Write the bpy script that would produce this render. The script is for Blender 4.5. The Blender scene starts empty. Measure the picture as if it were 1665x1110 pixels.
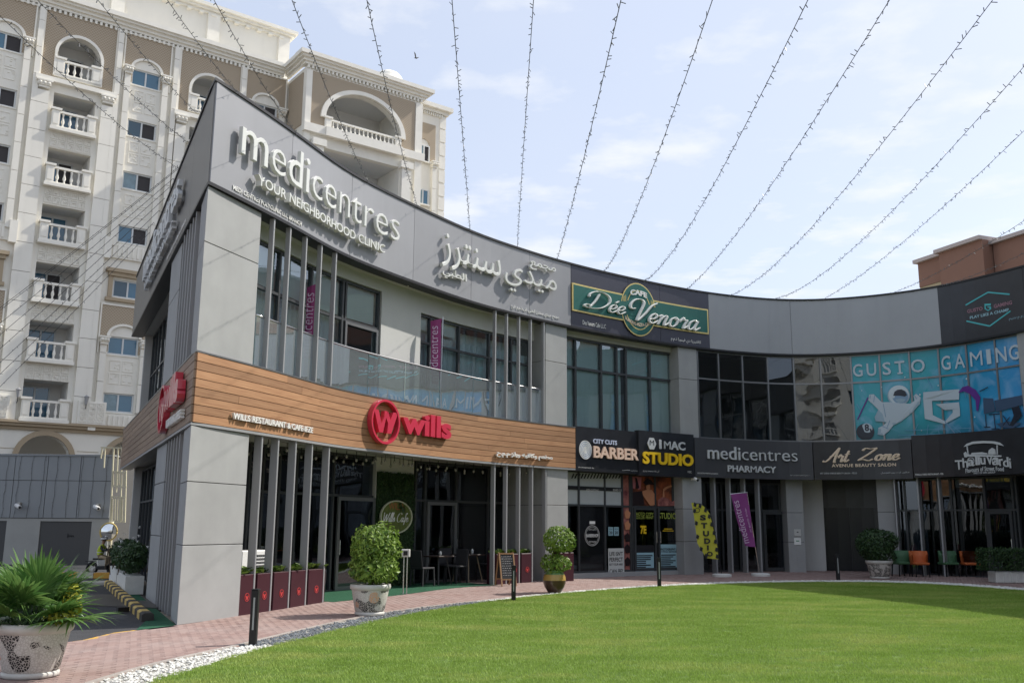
import bpy, bmesh, math, random
from mathutils import Vector, Matrix, noise
random.seed(7)
PI = math.pi
SC = bpy.context.scene
COL = SC.collection

# ------------------------------------------------------------------ camera
IW, IH, FPX, PITCH, ROLL, EYE = 1665., 1110., 1550., math.radians(10.96), math.radians(.435), 1.65
FW = Vector((0, math.cos(PITCH), math.sin(PITCH)))
_u = Vector((0, -math.sin(PITCH), math.cos(PITCH))); _r = Vector((1, 0, 0))
RT = _r * math.cos(ROLL) + _u * math.sin(ROLL)
UP = _u * math.cos(ROLL) - _r * math.sin(ROLL)
cam = bpy.data.cameras.new('camera'); cam.lens = FPX / IW * 36; cam.sensor_width = 36
cam.clip_start = .1; cam.clip_end = 2000
co = bpy.data.objects.new('camera', cam); COL.objects.link(co)
co.matrix_world = Matrix(((RT.x, UP.x, -FW.x, 0), (RT.y, UP.y, -FW.y, 0), (RT.z, UP.z, -FW.z, EYE), (0, 0, 0, 1)))
SC.camera = co

# ------------------------------------------------------------------ light
SUN_AZ, SUN_EL = math.radians(26), math.radians(46)      # azimuth from +x towards +y
sd = Vector((math.cos(SUN_AZ) * math.cos(SUN_EL), math.sin(SUN_AZ) * math.cos(SUN_EL), math.sin(SUN_EL)))
sl = bpy.data.lights.new('sun', 'SUN'); sl.energy = 3.9; sl.angle = math.radians(.6); sl.color = (1, .95, .87)
so = bpy.data.objects.new('sun', sl); COL.objects.link(so)
so.rotation_euler = sd.to_track_quat('Z', 'Y').to_euler()
w = bpy.data.worlds.new('World'); SC.world = w; w.use_nodes = True
nt = w.node_tree; nt.nodes.clear(); N = nt.nodes.new; LK = nt.links.new
out = N('ShaderNodeOutputWorld'); bg = N('ShaderNodeBackground'); bg.inputs[1].default_value = .15
sky = N('ShaderNodeTexSky'); sky.sky_type = 'NISHITA'; sky.sun_disc = False
sky.sun_elevation = SUN_EL; sky.sun_rotation = PI / 2 - SUN_AZ
sky.air_density = 1.0; sky.dust_density = 2.0; sky.ozone_density = 1.0
tc = N('ShaderNodeTexCoord')
sep = N('ShaderNodeSeparateXYZ'); LK(tc.outputs['Generated'], sep.inputs[0])
# clouds lie on a level sheet high above: direction / height
mz = N('ShaderNodeMath'); mz.operation = 'MAXIMUM'; mz.inputs[1].default_value = .06; LK(sep.outputs[2], mz.inputs[0])
dx = N('ShaderNodeMath'); dx.operation = 'DIVIDE'; LK(sep.outputs[0], dx.inputs[0]); LK(mz.outputs[0], dx.inputs[1])
dy = N('ShaderNodeMath'); dy.operation = 'DIVIDE'; LK(sep.outputs[1], dy.inputs[0]); LK(mz.outputs[0], dy.inputs[1])
cb = N('ShaderNodeCombineXYZ'); LK(dx.outputs[0], cb.inputs[0]); LK(dy.outputs[0], cb.inputs[1])
n1 = N('ShaderNodeTexNoise'); n1.inputs['Scale'].default_value = 2.3; n1.inputs['Detail'].default_value = 8; n1.inputs['Roughness'].default_value = .55
LK(cb.outputs[0], n1.inputs['Vector'])
r1 = N('ShaderNodeValToRGB'); r1.color_ramp.elements[0].position = .52; r1.color_ramp.elements[1].position = .66
LK(n1.outputs[0], r1.inputs[0])
n2 = N('ShaderNodeTexNoise'); n2.inputs['Scale'].default_value = .55; n2.inputs['Detail'].default_value = 5
LK(cb.outputs[0], n2.inputs['Vector'])
r2 = N('ShaderNodeValToRGB'); r2.color_ramp.elements[0].position = .3; r2.color_ramp.elements[1].position = .75
r2.color_ramp.elements[0].color = (.58, .58, .58, 1); r2.color_ramp.elements[1].color = (.85, .85, .85, 1)
LK(n2.outputs[0], r2.inputs[0])
veil = N('ShaderNodeMix'); veil.data_type = 'RGBA'; LK(r2.outputs[0], veil.inputs[0])
LK(sky.outputs[0], veil.inputs[6]); veil.inputs[7].default_value = (3.8, 4.12, 4.85, 1)
cm = N('ShaderNodeMath'); cm.operation = 'MULTIPLY'; cm.inputs[1].default_value = .65; LK(r1.outputs[0], cm.inputs[0])
cl = N('ShaderNodeMix'); cl.data_type = 'RGBA'; LK(cm.outputs[0], cl.inputs[0])
LK(veil.outputs[2], cl.inputs[6]); cl.inputs[7].default_value = (4.9, 5.0, 5.15, 1)
LK(cl.outputs[2], bg.inputs[0]); LK(bg.outputs[0], out.inputs[0])
SC.view_settings.view_transform = 'Standard'; SC.view_settings.look = 'None'
SC.view_settings.exposure = 0.45; SC.view_settings.gamma = 1; SC.view_settings.use_curve_mapping = False
SC.cycles.max_bounces = 8; SC.cycles.transparent_max_bounces = 16; SC.cycles.diffuse_bounces = 4
SC.cycles.caustics_reflective = False; SC.cycles.caustics_refractive = False
SC.cycles.sample_clamp_indirect = 6

# ------------------------------------------------------------------ picture -> place
def ray(x, y): return FW * FPX + RT * (x - IW / 2) + UP * (IH / 2 - y)
def zg(y): return .0094 * (min(max(y, 16.), 36.) - 16.)
def gnd(x, y):
    d = ray(x, y); z = 0.
    for _ in range(8):
        t = (z - EYE) / d.z; Y = d.y * t; z = zg(Y)
    return Vector((d.x * t, d.y * t, z))
def aty(x, y, Y):
    d = ray(x, y); t = Y / d.y
    return Vector((d.x * t, Y, EYE + d.z * t))

class Planar:
    def __init__(s, P0, d):
        s.P0 = Vector((P0[0], P0[1])); s.d = Vector(d).normalized(); s.n = Vector((s.d.y, -s.d.x)); s.curved = False
    def P(s, u, z, o=0.):
        q = s.P0 + s.d * u + s.n * o; return Vector((q.x, q.y, z))
    def N(s, u): return s.n
    def hit(s, x, y, o=0.):
        d = ray(x, y); q = s.P0 + s.n * o; t = q.dot(s.n) / Vector((d.x, d.y)).dot(s.n)
        p = Vector((d.x * t, d.y * t)); return (p - q).dot(s.d), EYE + d.z * t
class Curved:
    def __init__(s, ctrl):
        pts = [Vector(c) for c in ctrl]; out = []
        for i in range(len(pts) - 1):
            a = pts[max(i - 1, 0)]; b = pts[i]; c = pts[i + 1]; e = pts[min(i + 2, len(pts) - 1)]
            n = max(2, int((c - b).length / .25))
            for k in range(n):
                t = k / n
                out.append(.5 * ((2 * b) + (c - a) * t + (2 * a - 5 * b + 4 * c - e) * t * t + (3 * b - a - 3 * c + e) * t ** 3))
        out.append(pts[-1])
        for _ in range(12):
            out = [out[0]] + [(out[i - 1] + out[i] * 2 + out[i + 1]) / 4 for i in range(1, len(out) - 1)] + [out[-1]]
        s.p = out; s.s = [0.]
        for i in range(1, len(out)): s.s.append(s.s[-1] + (out[i] - out[i - 1]).length)
        s.nn = []
        for i in range(len(out)):
            t = (out[min(i + 1, len(out) - 1)] - out[max(i - 1, 0)]).normalized(); s.nn.append(Vector((t.y, -t.x)))
        s.curved = True; s.L = s.s[-1]
    def _i(s, u):
        lo, hi = 0, len(s.s) - 2
        while lo < hi:
            m = (lo + hi + 1) // 2
            if s.s[m] <= u: lo = m
            else: hi = m - 1
        return lo, (u - s.s[lo]) / (s.s[lo + 1] - s.s[lo])
    def N(s, u):
        i, t = s._i(u); return (s.nn[i] * (1 - t) + s.nn[i + 1] * t).normalized()
    def P(s, u, z, o=0.):
        i, t = s._i(u); q = s.p[i] * (1 - t) + s.p[i + 1] * t + s.N(u) * o
        return Vector((q.x, q.y, z))
    def hit(s, x, y, o=0.):
        d = ray(x, y)
        for i in range(len(s.p) - 1):
            a = s.p[i] + s.nn[i] * o; b = s.p[i + 1] + s.nn[i + 1] * o; e = b - a
            den = d.x * e.y - d.y * e.x
            if abs(den) < 1e-9: continue
            t = (a.x * e.y - a.y * e.x) / den; v = (a.x * d.y - a.y * d.x) / den
            if t > 0 and (0 <= v < 1 or (i == 0 and -6 < v < 0)):
                return s.s[i] + v * (s.s[i + 1] - s.s[i]), EYE + d.z * t
        raise ValueError('no hit %s %s' % (x, y))

# ------------------------------------------------------------------ materials
MATS = {}
def mat(name, col, rough=.6, metal=0., spec=.4, noise=0., nscale=8., bump=0., bscale=60., emis=None, coat=0., col2=None, stretch=None, vary=0.):
    if name in MATS: return MATS[name]
    m = bpy.data.materials.new(name); m.use_nodes = True; t = m.node_tree; b = t.nodes['Principled BSDF']
    b.inputs['Base Color'].default_value = (*col, 1); b.inputs['Roughness'].default_value = rough
    b.inputs['Metallic'].default_value = metal; b.inputs['Specular IOR Level'].default_value = spec
    if coat: b.inputs['Coat Weight'].default_value = coat
    if noise or bump or col2:
        tc = t.nodes.new('ShaderNodeTexCoord'); vec = tc.outputs['Object']
        if stretch:
            mp = t.nodes.new('ShaderNodeMapping'); mp.inputs['Scale'].default_value = stretch
            t.links.new(vec, mp.inputs[0]); vec = mp.outputs[0]
    if noise or col2:
        n = t.nodes.new('ShaderNodeTexNoise'); n.inputs['Scale'].default_value = nscale; n.inputs['Detail'].default_value = 6
        n.inputs['Roughness'].default_value = .6
        t.links.new(vec, n.inputs['Vector'])
        r = t.nodes.new('ShaderNodeMapRange'); r.inputs[1].default_value = .3; r.inputs[2].default_value = .7
        t.links.new(n.outputs[0], r.inputs[0])
        mx = t.nodes.new('ShaderNodeMix'); mx.data_type = 'RGBA'; t.links.new(r.outputs[0], mx.inputs[0])
        c2 = col2 if col2 else tuple(c * (1 + noise) for c in col)
        c1 = col if col2 else tuple(c * (1 - noise) for c in col)
        mx.inputs[6].default_value = (*c1, 1); mx.inputs[7].default_value = (*c2, 1)
        t.links.new(mx.outputs[2], b.inputs['Base Color'])
    if bump:
        n = t.nodes.new('ShaderNodeTexNoise'); n.inputs['Scale'].default_value = bscale; n.inputs['Detail'].default_value = 4
        t.links.new(vec, n.inputs['Vector'])
        bp = t.nodes.new('ShaderNodeBump'); bp.inputs['Strength'].default_value = bump; bp.inputs['Distance'].default_value = .01
        t.links.new(n.outputs[0], bp.inputs['Height']); t.links.new(bp.outputs[0], b.inputs['Normal'])
    if vary:
        oi = t.nodes.new('ShaderNodeObjectInfo'); mr = t.nodes.new('ShaderNodeMapRange'); mr.inputs[3].default_value = 1 - vary; mr.inputs[4].default_value = 1 + vary; t.links.new(oi.outputs['Random'], mr.inputs[0])
        m2 = t.nodes.new('ShaderNodeMix'); m2.data_type = 'RGBA'; m2.blend_type = 'MULTIPLY'; m2.inputs[0].default_value = 1; m2.inputs[6].default_value = (*col, 1)
        src = b.inputs['Base Color'].links[0].from_socket if b.inputs['Base Color'].links else None
        if src: t.links.new(src, m2.inputs[6])
        t.links.new(mr.outputs[0], m2.inputs[7])
        # streaks of rain and dust run down the face
        tc2 = t.nodes.new('ShaderNodeTexCoord'); mp2 = t.nodes.new('ShaderNodeMapping'); mp2.inputs['Scale'].default_value = (1.1, 1.1, .16); n3 = t.nodes.new('ShaderNodeTexNoise'); n3.inputs['Scale'].default_value = 1.7; n3.inputs['Detail'].default_value = 7
        t.links.new(tc2.outputs['Object'], mp2.inputs[0]); t.links.new(mp2.outputs[0], n3.inputs['Vector']); r3 = t.nodes.new('ShaderNodeMapRange'); r3.inputs[1].default_value = .5; r3.inputs[2].default_value = .8; r3.inputs[3].default_value = 1; r3.inputs[4].default_value = .93
        t.links.new(n3.outputs[0], r3.inputs[0]); m3 = t.nodes.new('ShaderNodeMix'); m3.data_type = 'RGBA'; m3.blend_type = 'MULTIPLY'; m3.inputs[0].default_value = 1; t.links.new(m2.outputs[2], m3.inputs[6]); t.links.new(r3.outputs[0], m3.inputs[7])
        t.links.new(m3.outputs[2], b.inputs['Base Color'])
    if emis: b.inputs['Emission Color'].default_value = (*emis[:3], 1); b.inputs['Emission Strength'].default_value = emis[3]
    MATS[name] = m; return m
def glass(name, tint, refl=.12, rough=.0, haze=0.):
    if name in MATS: return MATS[name]
    m = bpy.data.materials.new(name); m.use_nodes = True; t = m.node_tree; t.nodes.clear()
    o = t.nodes.new('ShaderNodeOutputMaterial'); tr = t.nodes.new('ShaderNodeBsdfTransparent'); tr.inputs[0].default_value = (*tint, 1)
    gl = t.nodes.new('ShaderNodeBsdfGlossy'); gl.inputs['Roughness'].default_value = rough; gl.inputs[0].default_value = (.85, .92, 1, 1)
    lw = t.nodes.new('ShaderNodeFresnel'); lw.inputs[0].default_value = 1.5
    a = t.nodes.new('ShaderNodeMath'); a.operation = 'MULTIPLY_ADD'; a.inputs[1].default_value = .8; a.inputs[2].default_value = refl
    t.links.new(lw.outputs[0], a.inputs[0])
    # panes are never quite flat
    tc = t.nodes.new('ShaderNodeTexCoord'); n = t.nodes.new('ShaderNodeTexNoise'); n.inputs['Scale'].default_value = .9; n.inputs['Detail'].default_value = 1
    bp = t.nodes.new('ShaderNodeBump'); bp.inputs['Strength'].default_value = .35; bp.inputs['Distance'].default_value = .02
    t.links.new(tc.outputs['Object'], n.inputs['Vector']); t.links.new(n.outputs[0], bp.inputs['Height']); t.links.new(bp.outputs[0], gl.inputs['Normal'])
    mx = t.nodes.new('ShaderNodeMixShader'); t.links.new(a.outputs[0], mx.inputs[0]); t.links.new(tr.outputs[0], mx.inputs[1]); t.links.new(gl.outputs[0], mx.inputs[2])
    last = mx.outputs[0]
    if haze:  # pale diffuse haze mixed into the pane to lighten its look
        df = t.nodes.new('ShaderNodeBsdfDiffuse'); df.inputs[0].default_value = (.6, .64, .64, 1)
        m2 = t.nodes.new('ShaderNodeMixShader'); m2.inputs[0].default_value = haze
        t.links.new(last, m2.inputs[1]); t.links.new(df.outputs[0], m2.inputs[2]); last = m2.outputs[0]
    t.links.new(last, o.inputs[0]); MATS[name] = m; return m

# ------------------------------------------------------------------ objects
def top_of(o):
    while o.parent: o = o.parent
    return o
def mobj(name, verts, faces, m=None, parent=None, smooth=False, mods=None, label=None):
    off = top_of(parent).location if parent else Vector((0, 0, 0))
    me = bpy.data.meshes.new(name); me.from_pydata([tuple(Vector(v) - off) for v in verts], [], faces); me.update()
    if m:
        me.materials.append(m)
    if smooth: me.polygons.foreach_set('use_smooth', [True] * len(me.polygons))
    o = bpy.data.objects.new(name, me); COL.objects.link(o)
    if parent: o.parent = parent
    if label: o['label'] = label
    return o
def tag(o, label=None, cat=None, group=None, kind=None):
    if label: o['label'] = label
    if cat: o['category'] = cat
    if group: o['group'] = group
    if kind: o['kind'] = kind
    return o
def thing(name, label, cat, loc=(0, 0, 0), group=None):
    o = bpy.data.objects.new(name, None); o.empty_display_size = .2; COL.objects.link(o); o.location = loc
    return tag(o, label, cat, group)
def copy_tree(o, parent=None):
    c = o.copy(); COL.objects.link(c); c.parent = parent
    for ch in list(o.children): copy_tree(ch, c)
    return c
class MB:
    def __init__(s): s.v = []; s.f = []
    def add(s, vs, fs):
        k = len(s.v); s.v += [Vector(v) for v in vs]; s.f += [tuple(i + k for i in f) for f in fs]; return s
    def quad(s, a, b, c, d): return s.add([a, b, c, d], [(0, 1, 2, 3)])
    def box(s, x0, x1, y0, y1, z0, z1, M=None):
        vs = [Vector((x, y, z)) for z in (z0, z1) for y in (y0, y1) for x in (x0, x1)]
        if M: vs = [M @ v for v in vs]
        return s.add(vs, [(0, 2, 3, 1), (4, 5, 7, 6), (0, 1, 5, 4), (2, 6, 7, 3), (0, 4, 6, 2), (1, 3, 7, 5)])
    def bar(s, a, b, wx, wy=None, up=(0, 0, 1)):
        a = Vector(a); b = Vector(b); wy = wy or wx; d = (b - a).normalized(); u = Vector(up)
        if abs(d.dot(u)) > .98: u = Vector((1, 0, 0))
        x = d.cross(u).normalized(); y = x.cross(d).normalized(); vs = []
        for p in (a, b):
            for sx, sy in ((-1, -1), (1, -1), (1, 1), (-1, 1)): vs.append(p + x * sx * wx / 2 + y * sy * wy / 2)
        return s.add(vs, [(3, 2, 1, 0), (4, 5, 6, 7), (0, 1, 5, 4), (1, 2, 6, 5), (2, 3, 7, 6), (3, 0, 4, 7)])
    def tube(s, pts, r, n=8, cap=True, rs=None):
        pts = [Vector(p) for p in pts]; k = len(s.v); m = len(pts)
        up = Vector((0, 0, 1))
        for i, p in enumerate(pts):
            d = (pts[min(i + 1, m - 1)] - pts[max(i - 1, 0)])
            d = d.normalized() if d.length > 1e-9 else Vector((0, 0, 1))
            u = up if abs(d.dot(up)) < .95 else Vector((1, 0, 0))
            x = d.cross(u).normalized(); y = x.cross(d).normalized(); rr = rs[i] if rs else r
            for j in range(n):
                a = 2 * PI * j / n; s.v.append(p + x * math.cos(a) * rr + y * math.sin(a) * rr)
        for i in range(m - 1):
            for j in range(n):
                s.f.append((k + i * n + j, k + i * n + (j + 1) % n, k + (i + 1) * n + (j + 1) % n, k + (i + 1) * n + j))
        if cap:
            s.f.append(tuple(k + j for j in range(n))[::-1]); s.f.append(tuple(k + (m - 1) * n + j for j in range(n)))
        return s
    def lathe(s, prof, c=(0, 0, 0), n=24, cap=True):
        k = len(s.v); c = Vector(c)
        for r, z in prof:
            for j in range(n):
                a = 2 * PI * j / n; s.v.append(c + Vector((r * math.cos(a), r * math.sin(a), z)))
        for i in range(len(prof) - 1):
            for j in range(n): s.f.append((k + i * n + j, k + i * n + (j + 1) % n, k + (i + 1) * n + (j + 1) % n, k + (i + 1) * n + j))
        if cap:
            s.f.append(tuple(k + j for j in range(n))[::-1]); s.f.append(tuple(k + (len(prof) - 1) * n + j for j in range(n)))
        return s
    def ball(s, c, r, sz=1., n=10, m=6):
        return s.lathe([(max(r * math.sin(PI * i / m), .0005), -r * sz * math.cos(PI * i / m)) for i in range(m + 1)], c, n, False)
    def fbox(s, F, s0, s1, z0, z1, o0, o1, seg=.45):
        if s1 < s0: s0, s1 = s1, s0
        n = max(1, int(math.ceil((s1 - s0) / seg))) if F.curved else 1
        k = len(s.v)
        for i in range(n + 1):
            u = s0 + (s1 - s0) * i / n
            for z, o in ((z0, o0), (z0, o1), (z1, o1), (z1, o0)): s.v.append(F.P(u, z, o))
        for i in range(n):
            a = k + i * 4; b = a + 4
            for j in range(4): s.f.append((a + j, a + (j + 1) % 4, b + (j + 1) % 4, b + j))
        s.f.append((k + 3, k + 2, k + 1, k)); e = k + n * 4; s.f.append((e, e + 1, e + 2, e + 3))
        return s
    def fpoly(s, F, pts, o):
        return s.add([F.P(u, z, o) for u, z in pts], [tuple(range(len(pts)))])
    def fell(s, F, u, z, ru, rz, o, n=20, rot=0.):
        c, q = math.cos(rot), math.sin(rot); P = []
        for i in range(n):
            a, b = ru * math.cos(2 * PI * i / n), rz * math.sin(2 * PI * i / n); P.append((u + a * c - b * q, z + a * q + b * c))
        return s.fpoly(F, P, o)
    def fring(s, F, u, z, ru, rz, w, o0, o1, n=32, a0=0., a1=2 * PI):
        k = len(s.v)
        for i in range(n + 1):
            a = a0 + (a1 - a0) * i / n; ca, sa = math.cos(a), math.sin(a)
            for rr, o in ((0, o0), (w, o0), (w, o1), (0, o1)): s.v.append(F.P(u + (ru - rr) * ca, z + (rz - rr) * sa, o))
        for i in range(n):
            for j in range(4): s.f.append((k + i * 4 + j, k + i * 4 + (j + 1) % 4, k + i * 4 + 4 + (j + 1) % 4, k + i * 4 + 4 + j))
        return s
    def fstroke(s, F, pts, w, o):
        for (a, b), (c, d) in zip(pts, pts[1:]):
            l = math.hypot(c - a, d - b) or 1; nx, ny = -(d - b) / l * w / 2, (c - a) / l * w / 2
            s.fpoly(F, [(a + nx, b + ny), (a - nx, b - ny), (c - nx, d - ny), (c + nx, d + ny)], o)
        return s
    def build(s, name, m=None, parent=None, smooth=False, label=None, kind=None):
        o = mobj(name, s.v, s.f, m, parent, smooth, label=label)
        if kind: o['kind'] = kind
        return o
def part(F, name, m, parent, *a, **k): return MB().fbox(F, *a).build(name, m, parent, **k)
def bevel(o, w=.01, n=1):
    b = o.modifiers.new('bevel', 'BEVEL'); b.width = w; b.segments = n; b.limit_method = 'ANGLE'; return o

# ------------------------------------------------------------------ lettering
_TC = {}
def text_geo(body, bold=0., extrude=.0, bev=0., res=3, spacing=1.):
    key = (body, bold, extrude, bev, res, spacing)
    if key in _TC: return _TC[key]
    c = bpy.data.curves.new('t', 'FONT'); c.body = body; c.resolution_u = res; c.offset = bold; c.extrude = extrude
    c.bevel_depth = bev; c.bevel_resolution = 0; c.space_character = spacing
    o = bpy.data.objects.new('t', c); COL.objects.link(o)
    dg = bpy.context.evaluated_depsgraph_get(); me = bpy.data.meshes.new_from_object(o.evaluated_get(dg))
    V = [v.co.copy() for v in me.vertices]; Fa = [tuple(p.vertices) for p in me.polygons]
    bpy.data.objects.remove(o); bpy.data.curves.remove(c); bpy.data.meshes.remove(me)
    _TC[key] = (V, Fa); return V, Fa
def advance(ch, bold):
    def wd(s):
        V, _ = text_geo(s, 0, 0, 0, 2); return max(v.x for v in V)
    return wd('|' + ch + '|') - wd('||')
AR = {'ا': ('FE8D', 'FE8E', None, None), 'ب': ('FE8F', 'FE90', 'FE91', 'FE92'), 'ت': ('FE95', 'FE96', 'FE97', 'FE98'),
      'ج': ('FE9D', 'FE9E', 'FE9F', 'FEA0'), 'ح': ('FEA1', 'FEA2', 'FEA3', 'FEA4'), 'د': ('FEA9', 'FEAA', None, None), 'ذ': ('FEAB', 'FEAC', None, None),
      'ر': ('FEAD', 'FEAE', None, None), 'ز': ('FEAF', 'FEB0', None, None), 'س': ('FEB1', 'FEB2', 'FEB3', 'FEB4'), 'ش': ('FEB5', 'FEB6', 'FEB7', 'FEB8'),
      'ط': ('FEC1', 'FEC2', 'FEC3', 'FEC4'), 'ع': ('FEC9', 'FECA', 'FECB', 'FECC'), 'ف': ('FED1', 'FED2', 'FED3', 'FED4'), 'ق': ('FED5', 'FED6', 'FED7', 'FED8'),
      'ك': ('FED9', 'FEDA', 'FEDB', 'FEDC'), 'ل': ('FEDD', 'FEDE', 'FEDF', 'FEE0'), 'م': ('FEE1', 'FEE2', 'FEE3', 'FEE4'), 'ن': ('FEE5', 'FEE6', 'FEE7', 'FEE8'),
      'ه': ('FEE9', 'FEEA', 'FEEB', 'FEEC'), 'و': ('FEED', 'FEEE', None, None), 'ي': ('FEF1', 'FEF2', 'FEF3', 'FEF4'), 'آ': ('FE81', 'FE82', None, None), 'ص': ('FEB9', 'FEBA', 'FEBB', 'FEBC')}
def arab(t):
    o = []
    for i, c in enumerate(t):
        if c not in AR: o.append(c); continue
        pr = i > 0 and t[i - 1] in AR and AR[t[i - 1]][2] is not None
        nx = i < len(t) - 1 and t[i + 1] in AR and AR[c][2] is not None
        o.append(chr(int(AR[c][3] if pr and nx else AR[c][1] if pr else AR[c][2] if nx else AR[c][0], 16)))
    return ''.join(o[::-1])
def place_geo(parts, F, s0, s1, z0, z1, o0, depth, m, parent, name, shear=0., arc=0.):
    xs = [v.x + shear * v.y for V, _, dx in parts for v in V]
    xs = [v.x + dx + shear * v.y for V, _, dx in parts for v in V]; ys = [v.y for V, _, dx in parts for v in V]
    zs = [v.z for V, _, dx in parts for v in V]
    ax, bx, ay, by, az, bz = min(xs), max(xs), min(ys), max(ys), min(zs), max(zs); res = []
    for V, Fa, dx in parts:
        vs = []
        for v in V:
            tx = (v.x + dx + shear * v.y - ax) / (bx - ax); ty = (v.y - ay) / ((by - ay) or 1); tz = (v.z - az) / ((bz - az) or 1)
            vs.append(F.P(s0 + (s1 - s0) * tx, z0 + (z1 - z0) * ty + arc * 4 * tx * (1 - tx), o0 + depth * tz))
        res.append(mobj(name, vs, Fa, m, parent))
    return res
def letters(F, body, L, R, zb, zt, o, m, parent, depth=.0, bold=0., bev=0., split=True, shear=0., name='letter', spacing=1., res=3, pix=True, arc=0.):
    """L, R: picture points at the left and right end; zb, zt: picture points whose heights bound the lettering"""
    if pix:
        s0, s1, z0, z1 = F.hit(*L, o)[0], F.hit(*R, o)[0], F.hit(*zb, o)[1], F.hit(*zt, o)[1]
    else: s0, s1, z0, z1 = L, R, zb, zt
    ex = .05 if depth else 0.
    if body == 'M': bold = 0.
    if split and len(body) > 1:
        parts = []; x = 0.
        for ch in body:
            if ch != ' ':
                V, Fa = text_geo(ch, 0. if ch == 'M' else bold if not isinstance(bold, dict) else bold[ch], ex, bev, res); parts.append((V, Fa, x))
            x += advance(ch, 0) * spacing
    else:
        V, Fa = text_geo(body, bold, ex, bev, res, spacing); parts = [(V, Fa, 0.)]; name = 'lettering' if len(body) > 1 and name == 'letter' else name
    return place_geo(parts, F, s0, s1, z0, z1, o, depth, m, parent, name, shear, arc)
GL = {'e': (.72, [[(0, .35), (.45, .55), (.5, .85), (.3, 1), (.1, .75), (.08, .3), (.33, 0), (.6, .15), (.75, .4)]]),
      'é': (.72, [[(0, .35), (.45, .55), (.5, .85), (.3, 1), (.1, .75), (.08, .3), (.33, 0), (.6, .15), (.75, .4)], [(.3, 1.25), (.5, 1.55)]]),
      'n': (.9, [[(0, .8), (.12, 1), (.2, .8), (.15, .3), (.12, 0)], [(.15, .4), (.4, .95), (.58, .9), (.58, .3), (.68, 0), (.93, .35)]]),
      'o': (.8, [[(.35, 1), (.1, .75), (.1, .25), (.35, 0), (.6, .25), (.6, .75), (.35, 1), (.5, .78), (.85, .85)]]),
      'r': (.72, [[(0, .6), (.15, 1.08), (.3, .85), (.5, .88), (.45, .4), (.5, 0), (.76, .35)]]),
      'a': (.95, [[(.58, .85), (.35, 1), (.1, .7), (.1, .2), (.3, 0), (.52, .3), (.63, .98)], [(.63, .98), (.58, .3), (.72, 0), (1, .35)]]),
      'D': (1.95, [[(.6, 1.95), (.55, 1), (.35, .12)], [(-.1, 1.35), (-.15, 1.75), (.25, 2.15), (.9, 2.15), (1.5, 1.8), (1.75, 1.1), (1.4, .35), (.8, .05), (.2, .0), (-.15, .2), (.1, .42), (.45, .25)]]),
      'V': (1.6, [[(.3, 1.2), (0, 1.1), (-.2, 1.5), (.0, 2.05), (.45, 2.15), (.75, 1.8), (.75, .8), (.8, 0), (1.15, .8), (1.4, 1.7), (1.75, 2.1)]]),
      'A': (1.5, [[(-.25, .2), (0, 0), (.35, .3), (.9, 1.4), (1.25, 2.2)], [(1.25, 2.2), (1.15, 1), (1.15, 0), (1.35, .05)], [(.4, .8), (.9, .95), (1.4, .9)]]),
      't': (.6, [[(.28, 1.75), (.18, .9), (.15, .25), (.3, 0), (.62, .35)], [(-.1, 1.15), (.55, 1.22)]]),
      'Z': (1.65, [[(.05, 1.7), (.25, 2.1), (.8, 2.0), (1.4, 2.15)], [(1.4, 2.15), (.8, 1.1), (.0, .05)], [(0, .05), (.5, .2), (1.1, .0), (1.45, .3)]]),
      'W': (1.75, [[(.05, 2.1), (.15, 1), (.25, 0)], [(.25, 0), (.6, .9), (.9, 1.7)], [(.9, 1.7), (.95, .8), (1.05, 0)], [(1.05, 0), (1.4, 1.0), (1.75, 2.1)]]),
      'i': (.42, [[(0, .5), (.12, 1), (.1, .25), (.22, 0), (.42, .35)], [(.16, 1.35), (.2, 1.42)]]),
      'l': (.42, [[(0, .4), (.3, 1.5), (.32, 2.1), (.16, 1.9), (.08, .4), (.2, 0), (.42, .35)]]),
      's': (.6, [[(0, .3), (.3, 1), (.42, .5), (.35, .1), (.1, .05)], [(.35, .05), (.6, .35)]]),
      'C': (1.3, [[(1.25, 1.7), (1.0, 2.1), (.4, 1.8), (.1, .9), (.35, .1), (.85, 0), (1.25, .45)]]),
      'f': (.5, [[(.6, 1.8), (.45, 2.1), (.27, 1.6), (.15, -.4), (0, -.6)], [(-.05, .95), (.5, 1.0)]])}
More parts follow.
